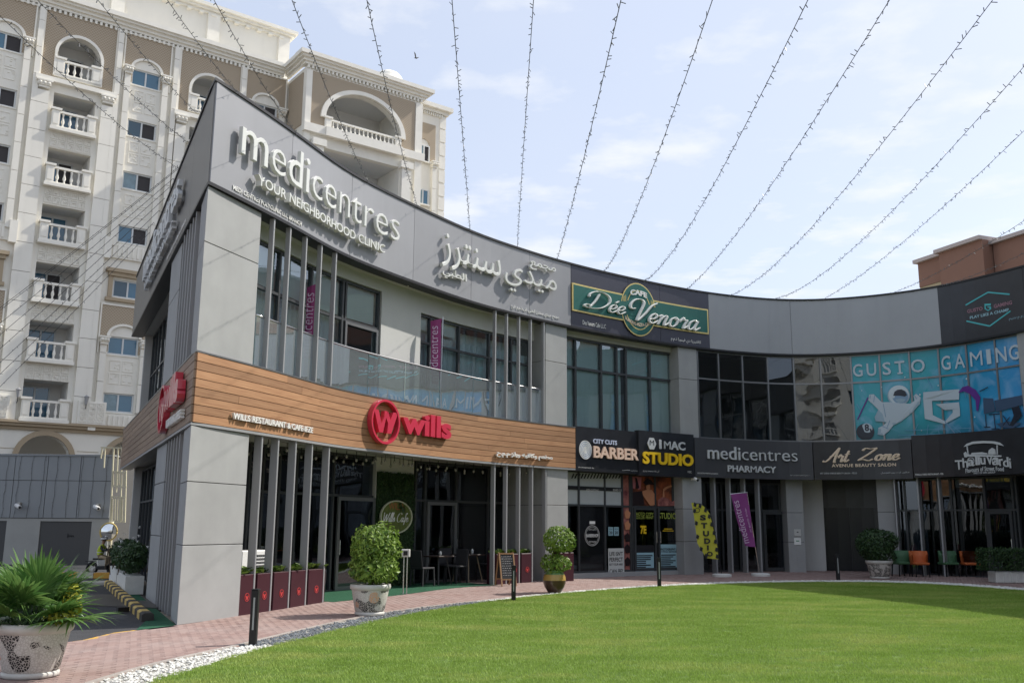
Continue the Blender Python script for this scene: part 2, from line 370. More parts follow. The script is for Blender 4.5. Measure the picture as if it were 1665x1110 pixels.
def script_letters(F, body, L, R, zb, zt, o, m, parent, depth, pen, shear=.3, pix=True):
    if pix: s0, s1, z0, z1 = F.hit(*L, o)[0], F.hit(*R, o)[0], F.hit(*zb, o)[1], F.hit(*zt, o)[1]
    else: s0, s1, z0, z1 = L, R, zb, zt
    x = 0.; parts = []
    for ch in body:
        if ch == ' ': x += .55; continue
        wd, st = GL[ch]; V = []; Fa = []
        for p in st:
            q = []
            n = len(p)
            for i in range(n - 1):
                a, b, c, d = (Vector(p[max(i - 1, 0)]), Vector(p[i]), Vector(p[i + 1]), Vector(p[min(i + 2, n - 1)]))
                for k in range(5):
                    t = k / 5; q.append(.5 * ((2 * b) + (c - a) * t + (2 * a - 5 * b + 4 * c - d) * t * t + (3 * b - a - 3 * c + d) * t ** 3))
            q.append(Vector(p[-1])); rings = []
            for i, u in enumerate(q):
                dd = (q[min(i + 1, len(q) - 1)] - q[max(i - 1, 0)]); dd = dd.normalized() if dd.length else Vector((1, 0))
                wv = pen * (.45 + .75 * abs(dd.y)) * (.55 if i in (0, len(q) - 1) else 1); nn = Vector((-dd.y, dd.x)) * wv / 2
                k = len(V)
                for sg, zz in ((1, 0), (1, .7), (0, 1), (-1, .7), (-1, 0)): V.append(Vector((u.x + nn.x * sg, u.y + nn.y * sg, zz)))
                rings.append(k)
            for a, b in zip(rings, rings[1:]):
                for j in range(5): Fa.append((a + j, a + (j + 1) % 5, b + (j + 1) % 5, b + j))
            Fa.append(tuple(rings[0] + j for j in range(5))); Fa.append(tuple(rings[-1] + j for j in range(5))[::-1])
        parts.append((V, Fa, x)); x += wd
    return place_geo(parts, F, s0, s1, z0, z1, o, depth, m, parent, 'letter', shear)
def ground_sheet(name, pts, dz, m, parent=None, kind='structure'):
    bm = bmesh.new(); bm.faces.new([bm.verts.new((p[0], p[1], 0)) for p in pts])
    for yy in (16, 20, 24, 28, 32, 36):
        bmesh.ops.bisect_plane(bm, geom=bm.verts[:] + bm.edges[:] + bm.faces[:], plane_co=(0, yy, 0), plane_no=(0, 1, 0))
    bmesh.ops.triangulate(bm, faces=bm.faces[:])
    for v in bm.verts: v.co.z = zg(v.co.y) + dz
    bmesh.ops.recalc_face_normals(bm, faces=bm.faces[:])
    if sum(f.normal.z for f in bm.faces) < 0: bmesh.ops.reverse_faces(bm, faces=bm.faces[:])
    me = bpy.data.meshes.new(name); bm.to_mesh(me); bm.free(); me.materials.append(m)
    o = bpy.data.objects.new(name, me); COL.objects.link(o); o.parent = parent
    if kind and not parent: o['kind'] = kind
    return o
def inside(p, poly):
    x, y = p[0], p[1]; c = False
    for i in range(len(poly)):
        x1, y1 = poly[i][0], poly[i][1]; x2, y2 = poly[i - 1][0], poly[i - 1][1]
        if (y1 > y) != (y2 > y) and x < (x2 - x1) * (y - y1) / (y2 - y1) + x1: c = not c
    return c
# ------------------------------------------------------------------ material set
M_conc = mat('precast_concrete', (.33, .335, .335), .75, noise=.07, nscale=1.3, bump=.25, bscale=120, vary=.04)
M_conc2 = mat('painted_plaster', (.50, .50, .485), .8, noise=.05, nscale=.8, bump=.15, bscale=90, vary=.03)
M_panel = mat('grey_metal_panel', (.29, .295, .315), .42, .1, .5, noise=.04, nscale=.7, bump=.12, bscale=1.3, vary=.05)
M_panel_b = mat('matt_grey_panel', (.34, .35, .365), .55, .1, .4, noise=.05, nscale=.5, bump=.1, bscale=1.1, vary=.05)
M_black = mat('black_edge', (.012, .012, .014), .4)
M_navy = mat('navy_panel', (.05, .052, .075), .35, .1, .5, noise=.05, nscale=.7)
M_blackp = mat('black_sign_panel', (.022, .023, .028), .3, 0, .5, noise=.2, nscale=2)
M_darkgrey = mat('charcoal_panel', (.06, .061, .068), .4, 0, .5)
M_frame = mat('window_frame', (.075, .08, .085), .4, .4)
M_frame_l = mat('silver_frame', (.22, .225, .23), .35, .6)
M_fin = mat('fin_paint', (.34, .345, .355), .45, .2)
M_steel = mat('steel', (.6, .6, .6), .22, 1.)
M_soffit = mat('soffit', (.5, .5, .48), .8)
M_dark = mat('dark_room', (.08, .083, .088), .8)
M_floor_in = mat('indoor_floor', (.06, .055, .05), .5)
M_tealblind = mat('teal_blind', (.74, .84, .84), .9, noise=.03, nscale=2)
M_blind = mat('blind_fabric', (.80, .82, .80), .9, noise=.04, nscale=3)
M_curtain = mat('sheer_curtain', (.7, .74, .76), .9)
M_gl_up = glass('upper_glass', (.84, .96, .98), .15)
M_gl_dee = glass('teal_glass', (.84, .97, .98), .18)
M_gl_dk = glass('dark_glass', (.36, .40, .44), .07)
M_gl_bal = glass('balustrade_glass', (.80, .92, .92), .0, haze=.14)
M_white = mat('white_paint', (.78, .78, .76), .5)
M_lightletter = mat('acrylic_letter', (.66, .67, .64), .28, 0, .6, coat=.3)
M_silver = mat('silver_letter', (.60, .62, .63), .4, .1)
M_red = mat('red_letter', (.55, .035, .07), .3, 0, .5, coat=.5)
M_gold = mat('gold_trim', (.68, .55, .22), .35, .4)
M_green_s = mat('green_sign', (.012, .12, .10), .4)
M_yellow = mat('yellow_letter', (.80, .52, .02), .4)
M_cream = mat('cream_letter', (.78, .62, .46), .4)
M_teal = mat('teal_print', (.08, .45, .48), .5)
M_pink = mat('dull_pink_print', (.30, .16, .20), .5)
M_purple = mat('purple_banner', (.22, .045, .20), .7)
M_text_b = mat('black_print', (.015, .015, .018), .5)
M_pale = mat('pale_blue_print', (.30, .48, .55), .5)
M_turf = mat('green_carpet', (.012, .085, .04), .9, noise=.25, nscale=40, bump=.6, bscale=300)
M_asph = mat('asphalt', (.045, .046, .05), .85, noise=.15, nscale=3, bump=.5, bscale=250)
M_mortar = mat('paver_joint', (.26, .17, .15), .9)
M_stonew = mat('white_pebble', (.62, .61, .57), .7, noise=.2, nscale=9)
M_stoned = mat('grey_pebble', (.13, .145, .16), .7, noise=.45, nscale=9)
M_soil = mat('soil', (.05, .035, .025), .95)
def paver_mat():
    m = bpy.data.materials.new('brick_paver'); m.use_nodes = True; t = m.node_tree; b = t.nodes['Principled BSDF']
    ge = t.nodes.new('ShaderNodeNewGeometry'); r = t.nodes.new('ShaderNodeValToRGB')
    r.color_ramp.elements[0].color = (.235, .15, .13, 1); r.color_ramp.elements[1].color = (.315, .22, .195, 1)
    t.links.new(ge.outputs['Random Per Island'], r.inputs[0])
    tc = t.nodes.new('ShaderNodeTexCoord'); n = t.nodes.new('ShaderNodeTexNoise'); n.inputs['Scale'].default_value = 1.1; n.inputs['Detail'].default_value = 8
    t.links.new(tc.outputs['Object'], n.inputs['Vector'])
    mp = t.nodes.new('ShaderNodeMapRange'); mp.inputs[1].default_value = .35; mp.inputs[2].default_value = .7; mp.inputs[3].default_value = .0; mp.inputs[4].default_value = .4
    t.links.new(n.outputs[0], mp.inputs[0])
    mx = t.nodes.new('ShaderNodeMix'); mx.data_type = 'RGBA'; t.links.new(mp.outputs[0], mx.inputs[0]); t.links.new(r.outputs[0], mx.inputs[6]); mx.inputs[7].default_value = (.34, .28, .26, 1)
    t.links.new(mx.outputs[2], b.inputs['Base Color']); b.inputs['Roughness'].default_value = .85
    n2 = t.nodes.new('ShaderNodeTexNoise'); n2.inputs['Scale'].default_value = 200; t.links.new(tc.outputs['Object'], n2.inputs['Vector'])
    bp = t.nodes.new('ShaderNodeBump'); bp.inputs['Strength'].default_value = .4; bp.inputs['Distance'].default_value = .003
    t.links.new(n2.outputs[0], bp.inputs['Height']); t.links.new(bp.outputs[0], b.inputs['Normal']); return m
M_paver = paver_mat()
def wood_mat(name, c1, c2):
    m = bpy.data.materials.new(name); m.use_nodes = True; t = m.node_tree; b = t.nodes['Principled BSDF']
    tc = t.nodes.new('ShaderNodeTexCoord'); mp = t.nodes.new('ShaderNodeMapping'); mp.inputs['Scale'].default_value = (1.2, 1.2, 45)
    t.links.new(tc.outputs['Object'], mp.inputs[0]); n = t.nodes.new('ShaderNodeTexNoise'); n.inputs['Scale'].default_value = 1.6; n.inputs['Detail'].default_value = 6
    t.links.new(mp.outputs[0], n.inputs['Vector']); r = t.nodes.new('ShaderNodeMapRange'); r.inputs[1].default_value = .3; r.inputs[2].default_value = .7; t.links.new(n.outputs[0], r.inputs[0])
    mx = t.nodes.new('ShaderNodeMix'); mx.data_type = 'RGBA'; t.links.new(r.outputs[0], mx.inputs[0]); mx.inputs[6].default_value = (*c1, 1); mx.inputs[7].default_value = (*c2, 1)
    ge = t.nodes.new('ShaderNodeObjectInfo'); mr = t.nodes.new('ShaderNodeMapRange'); mr.inputs[3].default_value = .8; mr.inputs[4].default_value = 1.15; t.links.new(ge.outputs['Random'], mr.inputs[0])
    m2 = t.nodes.new('ShaderNodeMix'); m2.data_type = 'RGBA'; m2.blend_type = 'MULTIPLY'; m2.inputs[0].default_value = 1
    t.links.new(mx.outputs[2], m2.inputs[6]); t.links.new(mr.outputs[0], m2.inputs[7]); t.links.new(m2.outputs[2], b.inputs['Base Color']); b.inputs['Roughness'].default_value = .55
    return m
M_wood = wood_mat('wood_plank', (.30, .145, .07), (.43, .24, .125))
M_wood_s = wood_mat('shaded_side_plank', (.20, .13, .09), (.31, .215, .15))  # same wood, greyer and darker: the side's shade put into its colour
M_ply = wood_mat('board_wood', (.34, .19, .09), (.46, .28, .14))

# ------------------------------------------------------------------ the curved front of the mall and its left side
MF = Curved([(-5.5, 16.35), (-4.95, 17.75), (-4.5, 19.02), (-3.87, 20.92), (-2.95, 22.65), (-1.18, 25.48), (.13, 27.05), (1.8, 28.75), (4.3, 30.75), (6.85, 32.4), (9.3, 33.3), (11.05, 33.3),
             (12.9, 32.55), (14.38, 31.3), (15.2, 30.0), (15.85, 28.7), (17.0, 26), (17.9, 23), (18.4, 19), (18.4, 15), (17.8, 11), (16.6, 6)])
_c = MF.P(0, 0); _ld = Vector((-.437, .8995)); LL = 16.
LF = Planar((_c.x + _ld.x * LL, _c.y + _ld.y * LL), -_ld)          # s = LL is the corner, s = 0 the far end
ZB, ZT, WB, WT, ST = 7.7, 9.7, 3.37, 4.59, 4.62
def S(x, y, o=0.): return MF.hit(x, y, o)[0]
def Z(x, y, o=0.): return MF.hit(x, y, o)[1]
def SL(x, y, o=0.): return LF.hit(x, y, o)[0]
SEND = MF.L
def GZ(s, o=0.): return zg(MF.P(s, 0, o).y)

# ------------------------------------------------------------------ ground
gm = MB()
ys = [-60, 16, 36, 400]; xs = [-300, 300]
for a, b in zip(ys, ys[1:]): gm.quad((xs[0], a, zg(a) - .05), (xs[1], a, zg(a) - .05), (xs[1], b, zg(b) - .05), (xs[0], b, zg(b) - .05))
tag(gm.build('ground', mat('sandy_ground', (.26, .23, .19), .95, noise=.15, nscale=.6)), kind='structure')
E2 = [gnd(x, y) for x, y in [(235, 1110), (320, 1084), (430, 1052), (520, 1030), (620, 1006), (740, 985), (870, 968), (1000, 957), (1110, 951), (1230, 947), (1350, 945.5), (1460, 946.5), (1560, 951), (1665, 960)]]
E3 = [gnd(x, y) for x, y in [(145, 1110), (250, 1078), (390, 1048), (500, 1021), (640, 993), (800, 974), (940, 960), (1100, 949), (1230, 944.5), (1350, 943), (1460, 943.5), (1560, 948), (1665, 956)]]
def smooth2(pts, n=10, it=10):
    c = Curved([(p[0], p[1]) for p in pts]); q = c.p
    return [Vector((a.x, a.y)) for a in q]
pre = [(-2.6, 3.5), (-3.4, 6.5)]
tail = [(15.1, 24), (15.6, 20), (15.2, 15), (13.5, 10)]
LE = smooth2([(-3.2, 4), (-3.8, 8)] + [(p.x, p.y) for p in E2] + tail)            # lawn edge
GE = smooth2([(-3.9, 4), (-4.45, 8)] + [(p.x, p.y) for p in E3] + [(t[0] + .35, t[1]) for t in tail])      # outer edge of the pebble strip
lawn_poly = LE + [Vector((10, 5)), Vector((5, 2)), Vector((0, 1.5))]
M_lawn = mat('lawn_soil', (.07, .13, .02), .95, col2=(.12, .19, .035), nscale=1.1, bump=.8, bscale=90)
ground_sheet('lawn', lawn_poly, -.004, M_lawn)
ground_sheet('pebble_bed', GE + LE[::-1], -.012, mat('grit', (.35, .34, .31), .95, noise=.3, nscale=60))
# pavement between the pebbles and the buildings, and round the corner to the road
RE = [gnd(x, y) for x, y in [(60, 1057), (101, 1045), (139, 1040), (189, 1028), (221, 1024), (290, 1018)]]
bl = [Vector((_c.x, _c.y + .05, 0)), MF.P(1.2, 0, -.4)] + [MF.P(s, 0, -1.9) for s in [i * .8 for i in range(4, int(SEND / .8))]]
pave_poly = GE + [Vector((13.9, 9.7)), Vector((16, 10))] + [Vector((p.x, p.y)) for p in bl[::-1]] + [Vector((p.x, p.y)) for p in RE[::-1]] + [Vector((-9.5, 13.0)), Vector((-9.8, 4))]
ground_sheet('pavement_base', pave_poly, -.02, M_mortar)
pv = thing('pavement', 'red brick paved footpath between the curved shop fronts and the lawn', 'pavement'); pv['kind'] = 'structure'; del pv['category']; del pv['label']
cells = []
ang = math.radians(66); ca, sa = math.cos(ang), math.sin(ang); pw, pl = .1, .2
def inpoly_fast(p):
    return inside(p, pave_poly)
for i in range(-60, 260):
    for j in range(-160, 330):
        u = i * pl + (pl / 2 if j % 2 else 0); v = -j * pw * 1.0
        x, y = u * ca - v * sa - 8, u * sa + v * ca + 8
        if y < 7.5 or y > 35 or x < -10 or x > 17 or abs(x) > y * .62 + 1: continue
        if inpoly_fast((x, y)): cells.append((x * x + y * y, x, y))
cells.sort()
def paver(mb, x, y, local=False):
    hx, hy = pl / 2 - .004, pw / 2 - .004; dz = random.uniform(-.0015, .0015); c = .006
    z0 = 0 if local else zg(y); X, Y = (0, 0) if local else (x, y); vs = []
    for zz, k in ((-.018, 0), (-.002, 0), (.002, c)):
        for sx, sy in ((-1, -1), (1, -1), (1, 1), (-1, 1)):
            a, b = sx * (hx - k), sy * (hy - k); vs.append((X + a * ca - b * sa, Y + a * sa + b * ca, z0 + zz + dz))
    mb.add(vs, [(0, 1, 5, 4), (1, 2, 6, 5), (2, 3, 7, 6), (3, 0, 4, 7), (4, 5, 9, 8), (5, 6, 10, 9), (6, 7, 11, 10), (7, 4, 8, 11), (8, 9, 10, 11)])
near = [c for c in cells if abs(c[1] - 0) < 100][:300]
one = None
for _, x, y in near:
    if one is None:
        mb = MB(); paver(mb, 0, 0, True); one = mb.build('paver', M_paver, pv); o = one
    else:
        o = one.copy(); COL.objects.link(o)
    o.location = (x, y, zg(y) + random.uniform(-.002, .002))
mb = MB()
for _, x, y in cells[300:]: paver(mb, x, y)
mb.build('distant_pavers', M_paver, pv, kind='stuff')
# road on the left, seen between the corner and the palm pot
road = [(-60, 5), (-9.9, 5), (-9.55, 13.0)] + [(p.x, p.y) for p in RE] + [(_c.x - .1, _c.y)] + [(_c.x + _ld.x * 20, _c.y + _ld.y * 20), (-14, 46), (-60, 46)]
ground_sheet('road', road, -.012, M_asph)
# pale concrete edging beside the pebbles
def strip(name, pts, w, dz, h, m, parent=None, kind='structure'):
    mb = MB(); k = None
    for i, p in enumerate(pts):
        a = pts[max(i - 1, 0)]; b = pts[min(i + 1, len(pts) - 1)]; t = Vector((b[0] - a[0], b[1] - a[1])).normalized(); n = Vector((t.y, -t.x)) * w / 2
        z = zg(p[1]) + dz
        mb.v += [Vector((p[0] - n.x, p[1] - n.y, z)), Vector((p[0] + n.x, p[1] + n.y, z)), Vector((p[0] + n.x, p[1] + n.y, z + h)), Vector((p[0] - n.x, p[1] - n.y, z + h))]
        if i:
            k = len(mb.v) - 8
            for j in range(4): mb.f.append((k + j, k + 4 + j, k + 4 + (j + 1) % 4, k + (j + 1) % 4))
    mb.f.append((0, 1, 2, 3)); L = len(mb.v); mb.f.append((L - 1, L - 2, L - 3, L - 4))
    o = mb.build(name, m, parent)
    if kind and not parent: o['kind'] = kind
    return o
M_edge = mat('edging_concrete', (.36, .32, .29), .85, noise=.15, nscale=6)
strip('pavement_edging', GE, .07, -.02, .032, M_edge)
strip('yellow_road_line', [(p.x, p.y) for p in RE[:5]], .09, -.006, .006, mat('yellow_road_paint', (.62, .36, .05), .8, noise=.25, nscale=8))
# green carpets: round the left corner and in front of the restaurant door
cp = [(_c.x - .02, _c.y + .02), (RE[4].x, RE[4].y), ] + [(p.x, p.y) for p in [gnd(238, 1008), gnd(212, 980), gnd(204, 962)]] + [tuple(LF.P(LL - 7.5, 0, .0))[:2]]
ground_sheet('green_carpet', cp, .004, M_turf)
sA, sB = S(535, 983), S(806, 957)
cp = [MF.P(sA + (sB - sA) * i / 12, 0, .12 + .15 * math.sin(i * .5)) for i in range(13)] + [MF.P(sB - (sB - sA) * i / 12, 0, -1.8) for i in range(13)]
ground_sheet('green_carpet', [(p.x, p.y) for p in cp], .006, M_turf)
# pebbles: white, with a stretch of dark grey ones
def pebbles(name, m, cond, dens, label):
    rnd = random.Random(3); V = []; Fc = []
    base = [(1, 0, 0), (0, 1, 0), (-1, 0, 0), (0, -1, 0), (0, 0, 1), (.7, .7, .45), (-.7, .7, .45), (-.7, -.7, .45), (.7, -.7, .45)]
    fc = [(0, 5, 8), (0, 1, 5), (1, 6, 5), (1, 2, 6), (2, 7, 6), (2, 3, 7), (3, 8, 7), (3, 0, 8), (4, 5, 6), (4, 6, 7), (4, 7, 8), (4, 8, 5)]
    L = Curved([(p.x, p.y) for p in LE[::6]]); G = Curved([(p.x, p.y) for p in GE[::6]])
    for i in range(int(G.L / .02)):
        s = i * .02; p = G.P(s, 0); q = L.P(min(s * L.L / G.L, L.L - .01), 0)
        if p.y < 7 or p.x > 16.5 or (p.x > 14 and p.y < 25): continue
        k = max(1, int(dens * (p - q).length))
        for _ in range(k):
            t = rnd.random() ** .9 * 1.04 - .02; c = p.lerp(q, t); px = c.x + rnd.uniform(-.02, .02)
            if not cond(c.y): continue
            r = rnd.uniform(.014, .032) * (1 if c.y < 22 else 1.25); a = rnd.uniform(0, PI); sx, sy, sz = rnd.uniform(.8, 1.4), rnd.uniform(.6, 1), rnd.uniform(.5, .9); b = len(V)
            z0 = zg(c.y) - .012 + rnd.uniform(0, .012)
            for x, y, z in base:
                x, y = x * sx * r, y * sy * r; V.append((px + x * math.cos(a) - y * math.sin(a), c.y + x * math.sin(a) + y * math.cos(a), z0 + z * sz * r))
            Fc += [tuple(j + b for j in f) for f in fc]
    o = mobj(name, V, Fc, m); tag(o, label, 'pebbles', kind='stuff'); return o
ya, yb = gnd(425, 1050).y, gnd(790, 977).y
wob = lambda y: .5 * math.sin(y * 7)
pebbles('white_pebbles', M_stonew, lambda y: y < ya + .1 * wob(y) or y > yb + wob(y) * .3, 7.5, 'white pebbles along the edge of the lawn')
pebbles('grey_pebbles', M_stoned, lambda y: ya + .1 * wob(y) <= y <= yb + wob(y) * .3, 7.5, 'dark grey pebbles in the middle stretch of the lawn edge')
# grass
def grass():
    me = bpy.data.meshes.new('grass'); src = bpy.data.objects['lawn'].data
    rg = random.Random(21); C_ = Curved([(p.x, p.y) for p in LE[::4]]); jag = []
    for i in range(int(C_.L / .09)): q = C_.P(i * .09, 0, 0) + Vector((C_.N(i * .09).x, C_.N(i * .09).y, 0)) * (rg.uniform(-.05, .035) + .03 * math.sin(i * .37)); jag.append((q.x, q.y))
    tmp = ground_sheet('grass_sheet', jag + [(p.x, p.y) for p in lawn_poly[len(LE):]], -.002, M_lawn); src = tmp.data; bpy.data.objects.remove(tmp)
    o = bpy.data.objects.new('grass', src.copy()); COL.objects.link(o); o.location.z = 0
    m = bpy.data.materials.new('grass_blade'); m.use_nodes = True; t = m.node_tree; b = t.nodes['Principled BSDF']
    oi = t.nodes.new('ShaderNodeNewGeometry')
    tcn = t.nodes.new('ShaderNodeNewGeometry'); n = t.nodes.new('ShaderNodeTexNoise'); n.inputs['Scale'].default_value = .8; n.inputs['Detail'].default_value = 8; n.inputs['Roughness'].default_value = .65
    mp = t.nodes.new('ShaderNodeMapping'); mp.inputs['Scale'].default_value = (.55, 1.2, 1); t.links.new(tcn.outputs['Position'], mp.inputs[0]); t.links.new(mp.outputs[0], n.inputs['Vector'])
    r = t.nodes.new('ShaderNodeValToRGB'); r.color_ramp.elements[0].position = .36; r.color_ramp.elements[1].position = .64
    r.color_ramp.elements[0].color = (.23, .35, .055, 1); r.color_ramp.elements[1].color = (.39, .455, .12, 1); e_ = r.color_ramp.elements.new(.5); e_.color = (.28, .40, .08, 1)
    t.links.new(n.outputs[0], r.inputs[0])
    r2 = t.nodes.new('ShaderNodeMapRange'); r2.inputs[3].default_value = .6; r2.inputs[4].default_value = 1.35; t.links.new(oi.outputs['Random Per Island'], r2.inputs[0])
    mx = t.nodes.new('ShaderNodeMix'); mx.data_type = 'RGBA'; mx.blend_type = 'MULTIPLY'; mx.inputs[0].default_value = 1
    t.links.new(r.outputs[0], mx.inputs[6]); t.links.new(r2.outputs[0], mx.inputs[7]); t.links.new(mx.outputs[2], b.inputs['Base Color'])
    b.inputs['Roughness'].default_value = .6; b.inputs['Specular IOR Level'].default_value = .25
    tl = t.nodes.new('ShaderNodeBsdfTranslucent'); t.links.new(mx.outputs[2], tl.inputs[0]); ms = t.nodes.new('ShaderNodeMixShader'); ms.inputs[0].default_value = .3
    t.links.new(b.outputs[0], ms.inputs[1]); t.links.new(tl.outputs[0], ms.inputs[2]); t.links.new(ms.outputs[0], t.nodes['Material Output'].inputs[0])
    o.data.materials.clear(); o.data.materials.append(m)
    tufts = []
    for q in range(3):
        rnd = random.Random(q); V = []; Fc = []
        for _ in range(16):
            x, y = rnd.uniform(-.06, .06), rnd.uniform(-.06, .06); a = rnd.uniform(0, 2 * PI); h = rnd.uniform(.010, .034); l = rnd.uniform(.2, .9) * h; wd = rnd.uniform(.0022, .004); k = len(V)
            dx, dy = math.cos(a), math.sin(a)
            V += [(x - dy * wd, y + dx * wd, -.004), (x + dy * wd, y - dx * wd, -.004), (x + dx * l, y + dy * l, h)]; Fc.append((k, k + 1, k + 2))
        m2 = bpy.data.meshes.new('grass_tuft'); m2.from_pydata(V, [], Fc); m2.materials.append(m); tufts.append(m2)
    # geometry nodes: scatter the tufts
    col = bpy.data.collections.new('grass_tufts')
    for m2 in tufts: col.objects.link(bpy.data.objects.new('grass_tuft', m2))
    ng = bpy.data.node_groups.new('grass_scatter', 'GeometryNodeTree')
    ng.interface.new_socket('Geometry', in_out='INPUT', socket_type='NodeSocketGeometry'); ng.interface.new_socket('Geometry', in_out='OUTPUT', socket_type='NodeSocketGeometry')
    gi = ng.nodes.new('NodeGroupInput'); go = ng.nodes.new('NodeGroupOutput'); dp = ng.nodes.new('GeometryNodeDistributePointsOnFaces'); dp.inputs['Density'].default_value = 420
    ip = ng.nodes.new('GeometryNodeInstanceOnPoints'); ci = ng.nodes.new('GeometryNodeCollectionInfo'); ci.inputs['Collection'].default_value = col; ci.inputs['Separate Children'].default_value = True
    ci.inputs['Reset Children'].default_value = True; ip.inputs['Pick Instance'].default_value = True
    rv = ng.nodes.new('FunctionNodeRandomValue'); rv.data_type = 'FLOAT_VECTOR'; rv.inputs[0].default_value = (0, 0, 0); rv.inputs[1].default_value = (0, 0, 6.28)
    rs = ng.nodes.new('FunctionNodeRandomValue'); rs.inputs[2].default_value = .7; rs.inputs[3].default_value = 1.3
    # only where it can be told from the soil: thinner with distance
    L = ng.links.new; L(gi.outputs[0], dp.inputs[0]); L(dp.outputs[0], ip.inputs['Points']); L(ci.outputs[0], ip.inputs['Instance']); L(rv.outputs[0], ip.inputs['Rotation']); L(rs.outputs[1], ip.inputs['Scale'])
    L(ip.outputs[0], go.inputs[0]); md = o.modifiers.new('scatter', 'NODES'); md.node_group = ng
    tag(o, 'short mown green grass of the curved lawn', 'grass', kind='stuff')
grass()
# ------------------------------------------------------------------ the mall
MALL = thing('mall_building', 'two storey curved grey shopping building with wood band and dark signs', 'building', MF.P(0, 0))
def slabs(F, name, s0, s1, o0, o1, zs, m=M_conc, parent=MALL, gap=.014, w=.006):
    """a pillar: a dark core and the precast slabs that clad it, joints open"""
    core = MB().fbox(F, s0 + .02, s1 - .02, zs[0], zs[-1], o0, o1 - .03).build(name, M_dark if False else mat('joint_dark', (.09, .09, .09), .9), parent)
    for a, b in zip(zs, zs[1:]):
        o = MB().fbox(F, s0, s1, a + gap / 2, b - gap / 2, o0 - .02, o1).build('slab', m, core); bevel(o, w)
    return core
def prism(name, pts, z0, z1, m, parent=MALL):
    pts = [Vector((p[0], p[1])) for p in pts]; n = len(pts)
    A = sum(pts[i].x * pts[(i + 1) % n].y - pts[(i + 1) % n].x * pts[i].y for i in range(n))
    if A < 0: pts = pts[::-1]
    bm = bmesh.new(); f = bm.faces.new([bm.verts.new((p.x, p.y, z0)) for p in pts]); r = bmesh.ops.extrude_face_region(bm, geom=[f])
    for v in [v for v in r['geom'] if isinstance(v, bmesh.types.BMVert)]: v.co.z = z1
    bmesh.ops.triangulate(bm, faces=bm.faces[:]); bmesh.ops.recalc_face_normals(bm, faces=bm.faces[:])
    V = [v.co.copy() for v in bm.verts]; Fc = [tuple(v.index for v in f.verts) for f in bm.faces] if not bm.verts.index_update() else 0
    bm.free(); return mobj(name, V, Fc, m, parent)
def prism_slabs(name, pts, zs, inset=.02, m=M_conc, gap=.014):
    c = sum((Vector((p[0], p[1])) for p in pts), Vector((0, 0))) / len(pts)
    core = prism(name, [Vector((p[0], p[1])).lerp(c, inset * 2) for p in pts], zs[0], zs[-1], mat('joint_dark', (.09, .09, .09), .9))
    for a, b in zip(zs, zs[1:]): bevel(prism('slab', pts, a + gap / 2, b - gap / 2, m, core), .006)
    return core
def window(F, s0, s1, z0, z1, o, cols, rows, glass_m, fr=.06, dep=.1, parent=MALL, fm=M_frame, name='window', panes=True, pane_m=None):
    """frame with mullions and transoms; every pane a sub-part"""
    mb = MB(); cs = [s0] + sorted(cols) + [s1]; rs = [z0] + sorted(rows) + [z1]
    for c in cs:
        a = max(s0, c - fr / 2); b = min(s1, c + fr / 2)
        if c == s0: a, b = s0, s0 + fr
        if c == s1: a, b = s1 - fr, s1
        mb.fbox(F, a, b, z0, z1, o - dep, o)
    for r in rs:
        a = max(z0, r - fr / 2); b = min(z1, r + fr / 2)
        if r == z0: a, b = z0, z0 + fr
        if r == z1: a, b = z1 - fr, z1
        for i in range(len(cs) - 1): mb.fbox(F, cs[i] + fr * .5 + (.5 * fr if i == 0 else 0) + .001, cs[i + 1] - fr * .5 - (.5 * fr if i == len(cs) - 2 else 0) - .001, a, b, o - dep + .004, o - .004)
    w_ = mb.build(name, fm, parent); k = 0
    for j in range(len(rs) - 1):
        for i in range(len(cs) - 1):
            a0 = cs[i] + fr * .5; a1 = cs[i + 1] - fr * .5; b0 = rs[j] + fr * .4; b1 = rs[j + 1] - fr * .4
            gm_ = pane_m(i, j) if pane_m else glass_m
            q = MB(); t = random.uniform(-.006, .006); t2 = random.uniform(-.006, .006)
            q.quad(F.P(a0, b0, o - dep / 2 + t), F.P(a1, b0, o - dep / 2 - t), F.P(a1, b1, o - dep / 2 - t + t2), F.P(a0, b1, o - dep / 2 + t + t2))
            q.build('pane', gm_, w_)
    return w_
def fin(F, s, z0, z1, o0=-.02, d=.17, w=.05, parent=MALL):
    return bevel(part(F, 'fin', M_fin, parent, s - w / 2, s + w / 2, z0, z1, o0 - d, o0), .006)
s928, s1153, s1527 = S(928, 480), S(1153, 520), S(1527, 510)
# --- parapet: cladding panels on a core, dark coping above and below
def parapet(F, s0, s1, joints, m, lab=None):
    js = [s0] + joints + [s1]
    for a, b in zip(js, js[1:]):
        o = part(F, 'parapet_panel', m, MALL, a + (.006 if a > s0 else 0), b - (.006 if b < s1 else 0), ZB + .03, ZT - .03, -.05, 0.)
part(MF, 'parapet_core', mat('core_dark', (.05, .05, .055), .8), MALL, .4, SEND, ZB + .035, ZT - .035, -.35, -.055)
j = []; a = 0.
while a < s928 - 2.6: a += 2.55; j.append(a)
parapet(MF, .05, s928, j, M_panel)
parapet(MF, s928 + .02, s1153, [(s928 + s1153) / 2 - .55, (s928 + s1153) / 2 + .9], M_navy)
j = []; a = s1153
while a < s1527 - 2: a += 3.3; j.append(a)
parapet(MF, s1153 + .001, s1527, j[:-1], M_panel_b)
j = []; a = s1527
while a < SEND - 3: a += 3.0; j.append(a)
parapet(MF, s1527 + .001, SEND, j, M_blackp)
part(MF, 'coping', M_black, MALL, .42, SEND, ZT - .03, ZT + .03, -.4, .03)
part(MF, 'lower_trim', M_black, MALL, .38, SEND, ZB - .035, ZB + .03, -.35, .012)
j = [LL - 2.55 * k for k in range(6, 0, -1)]
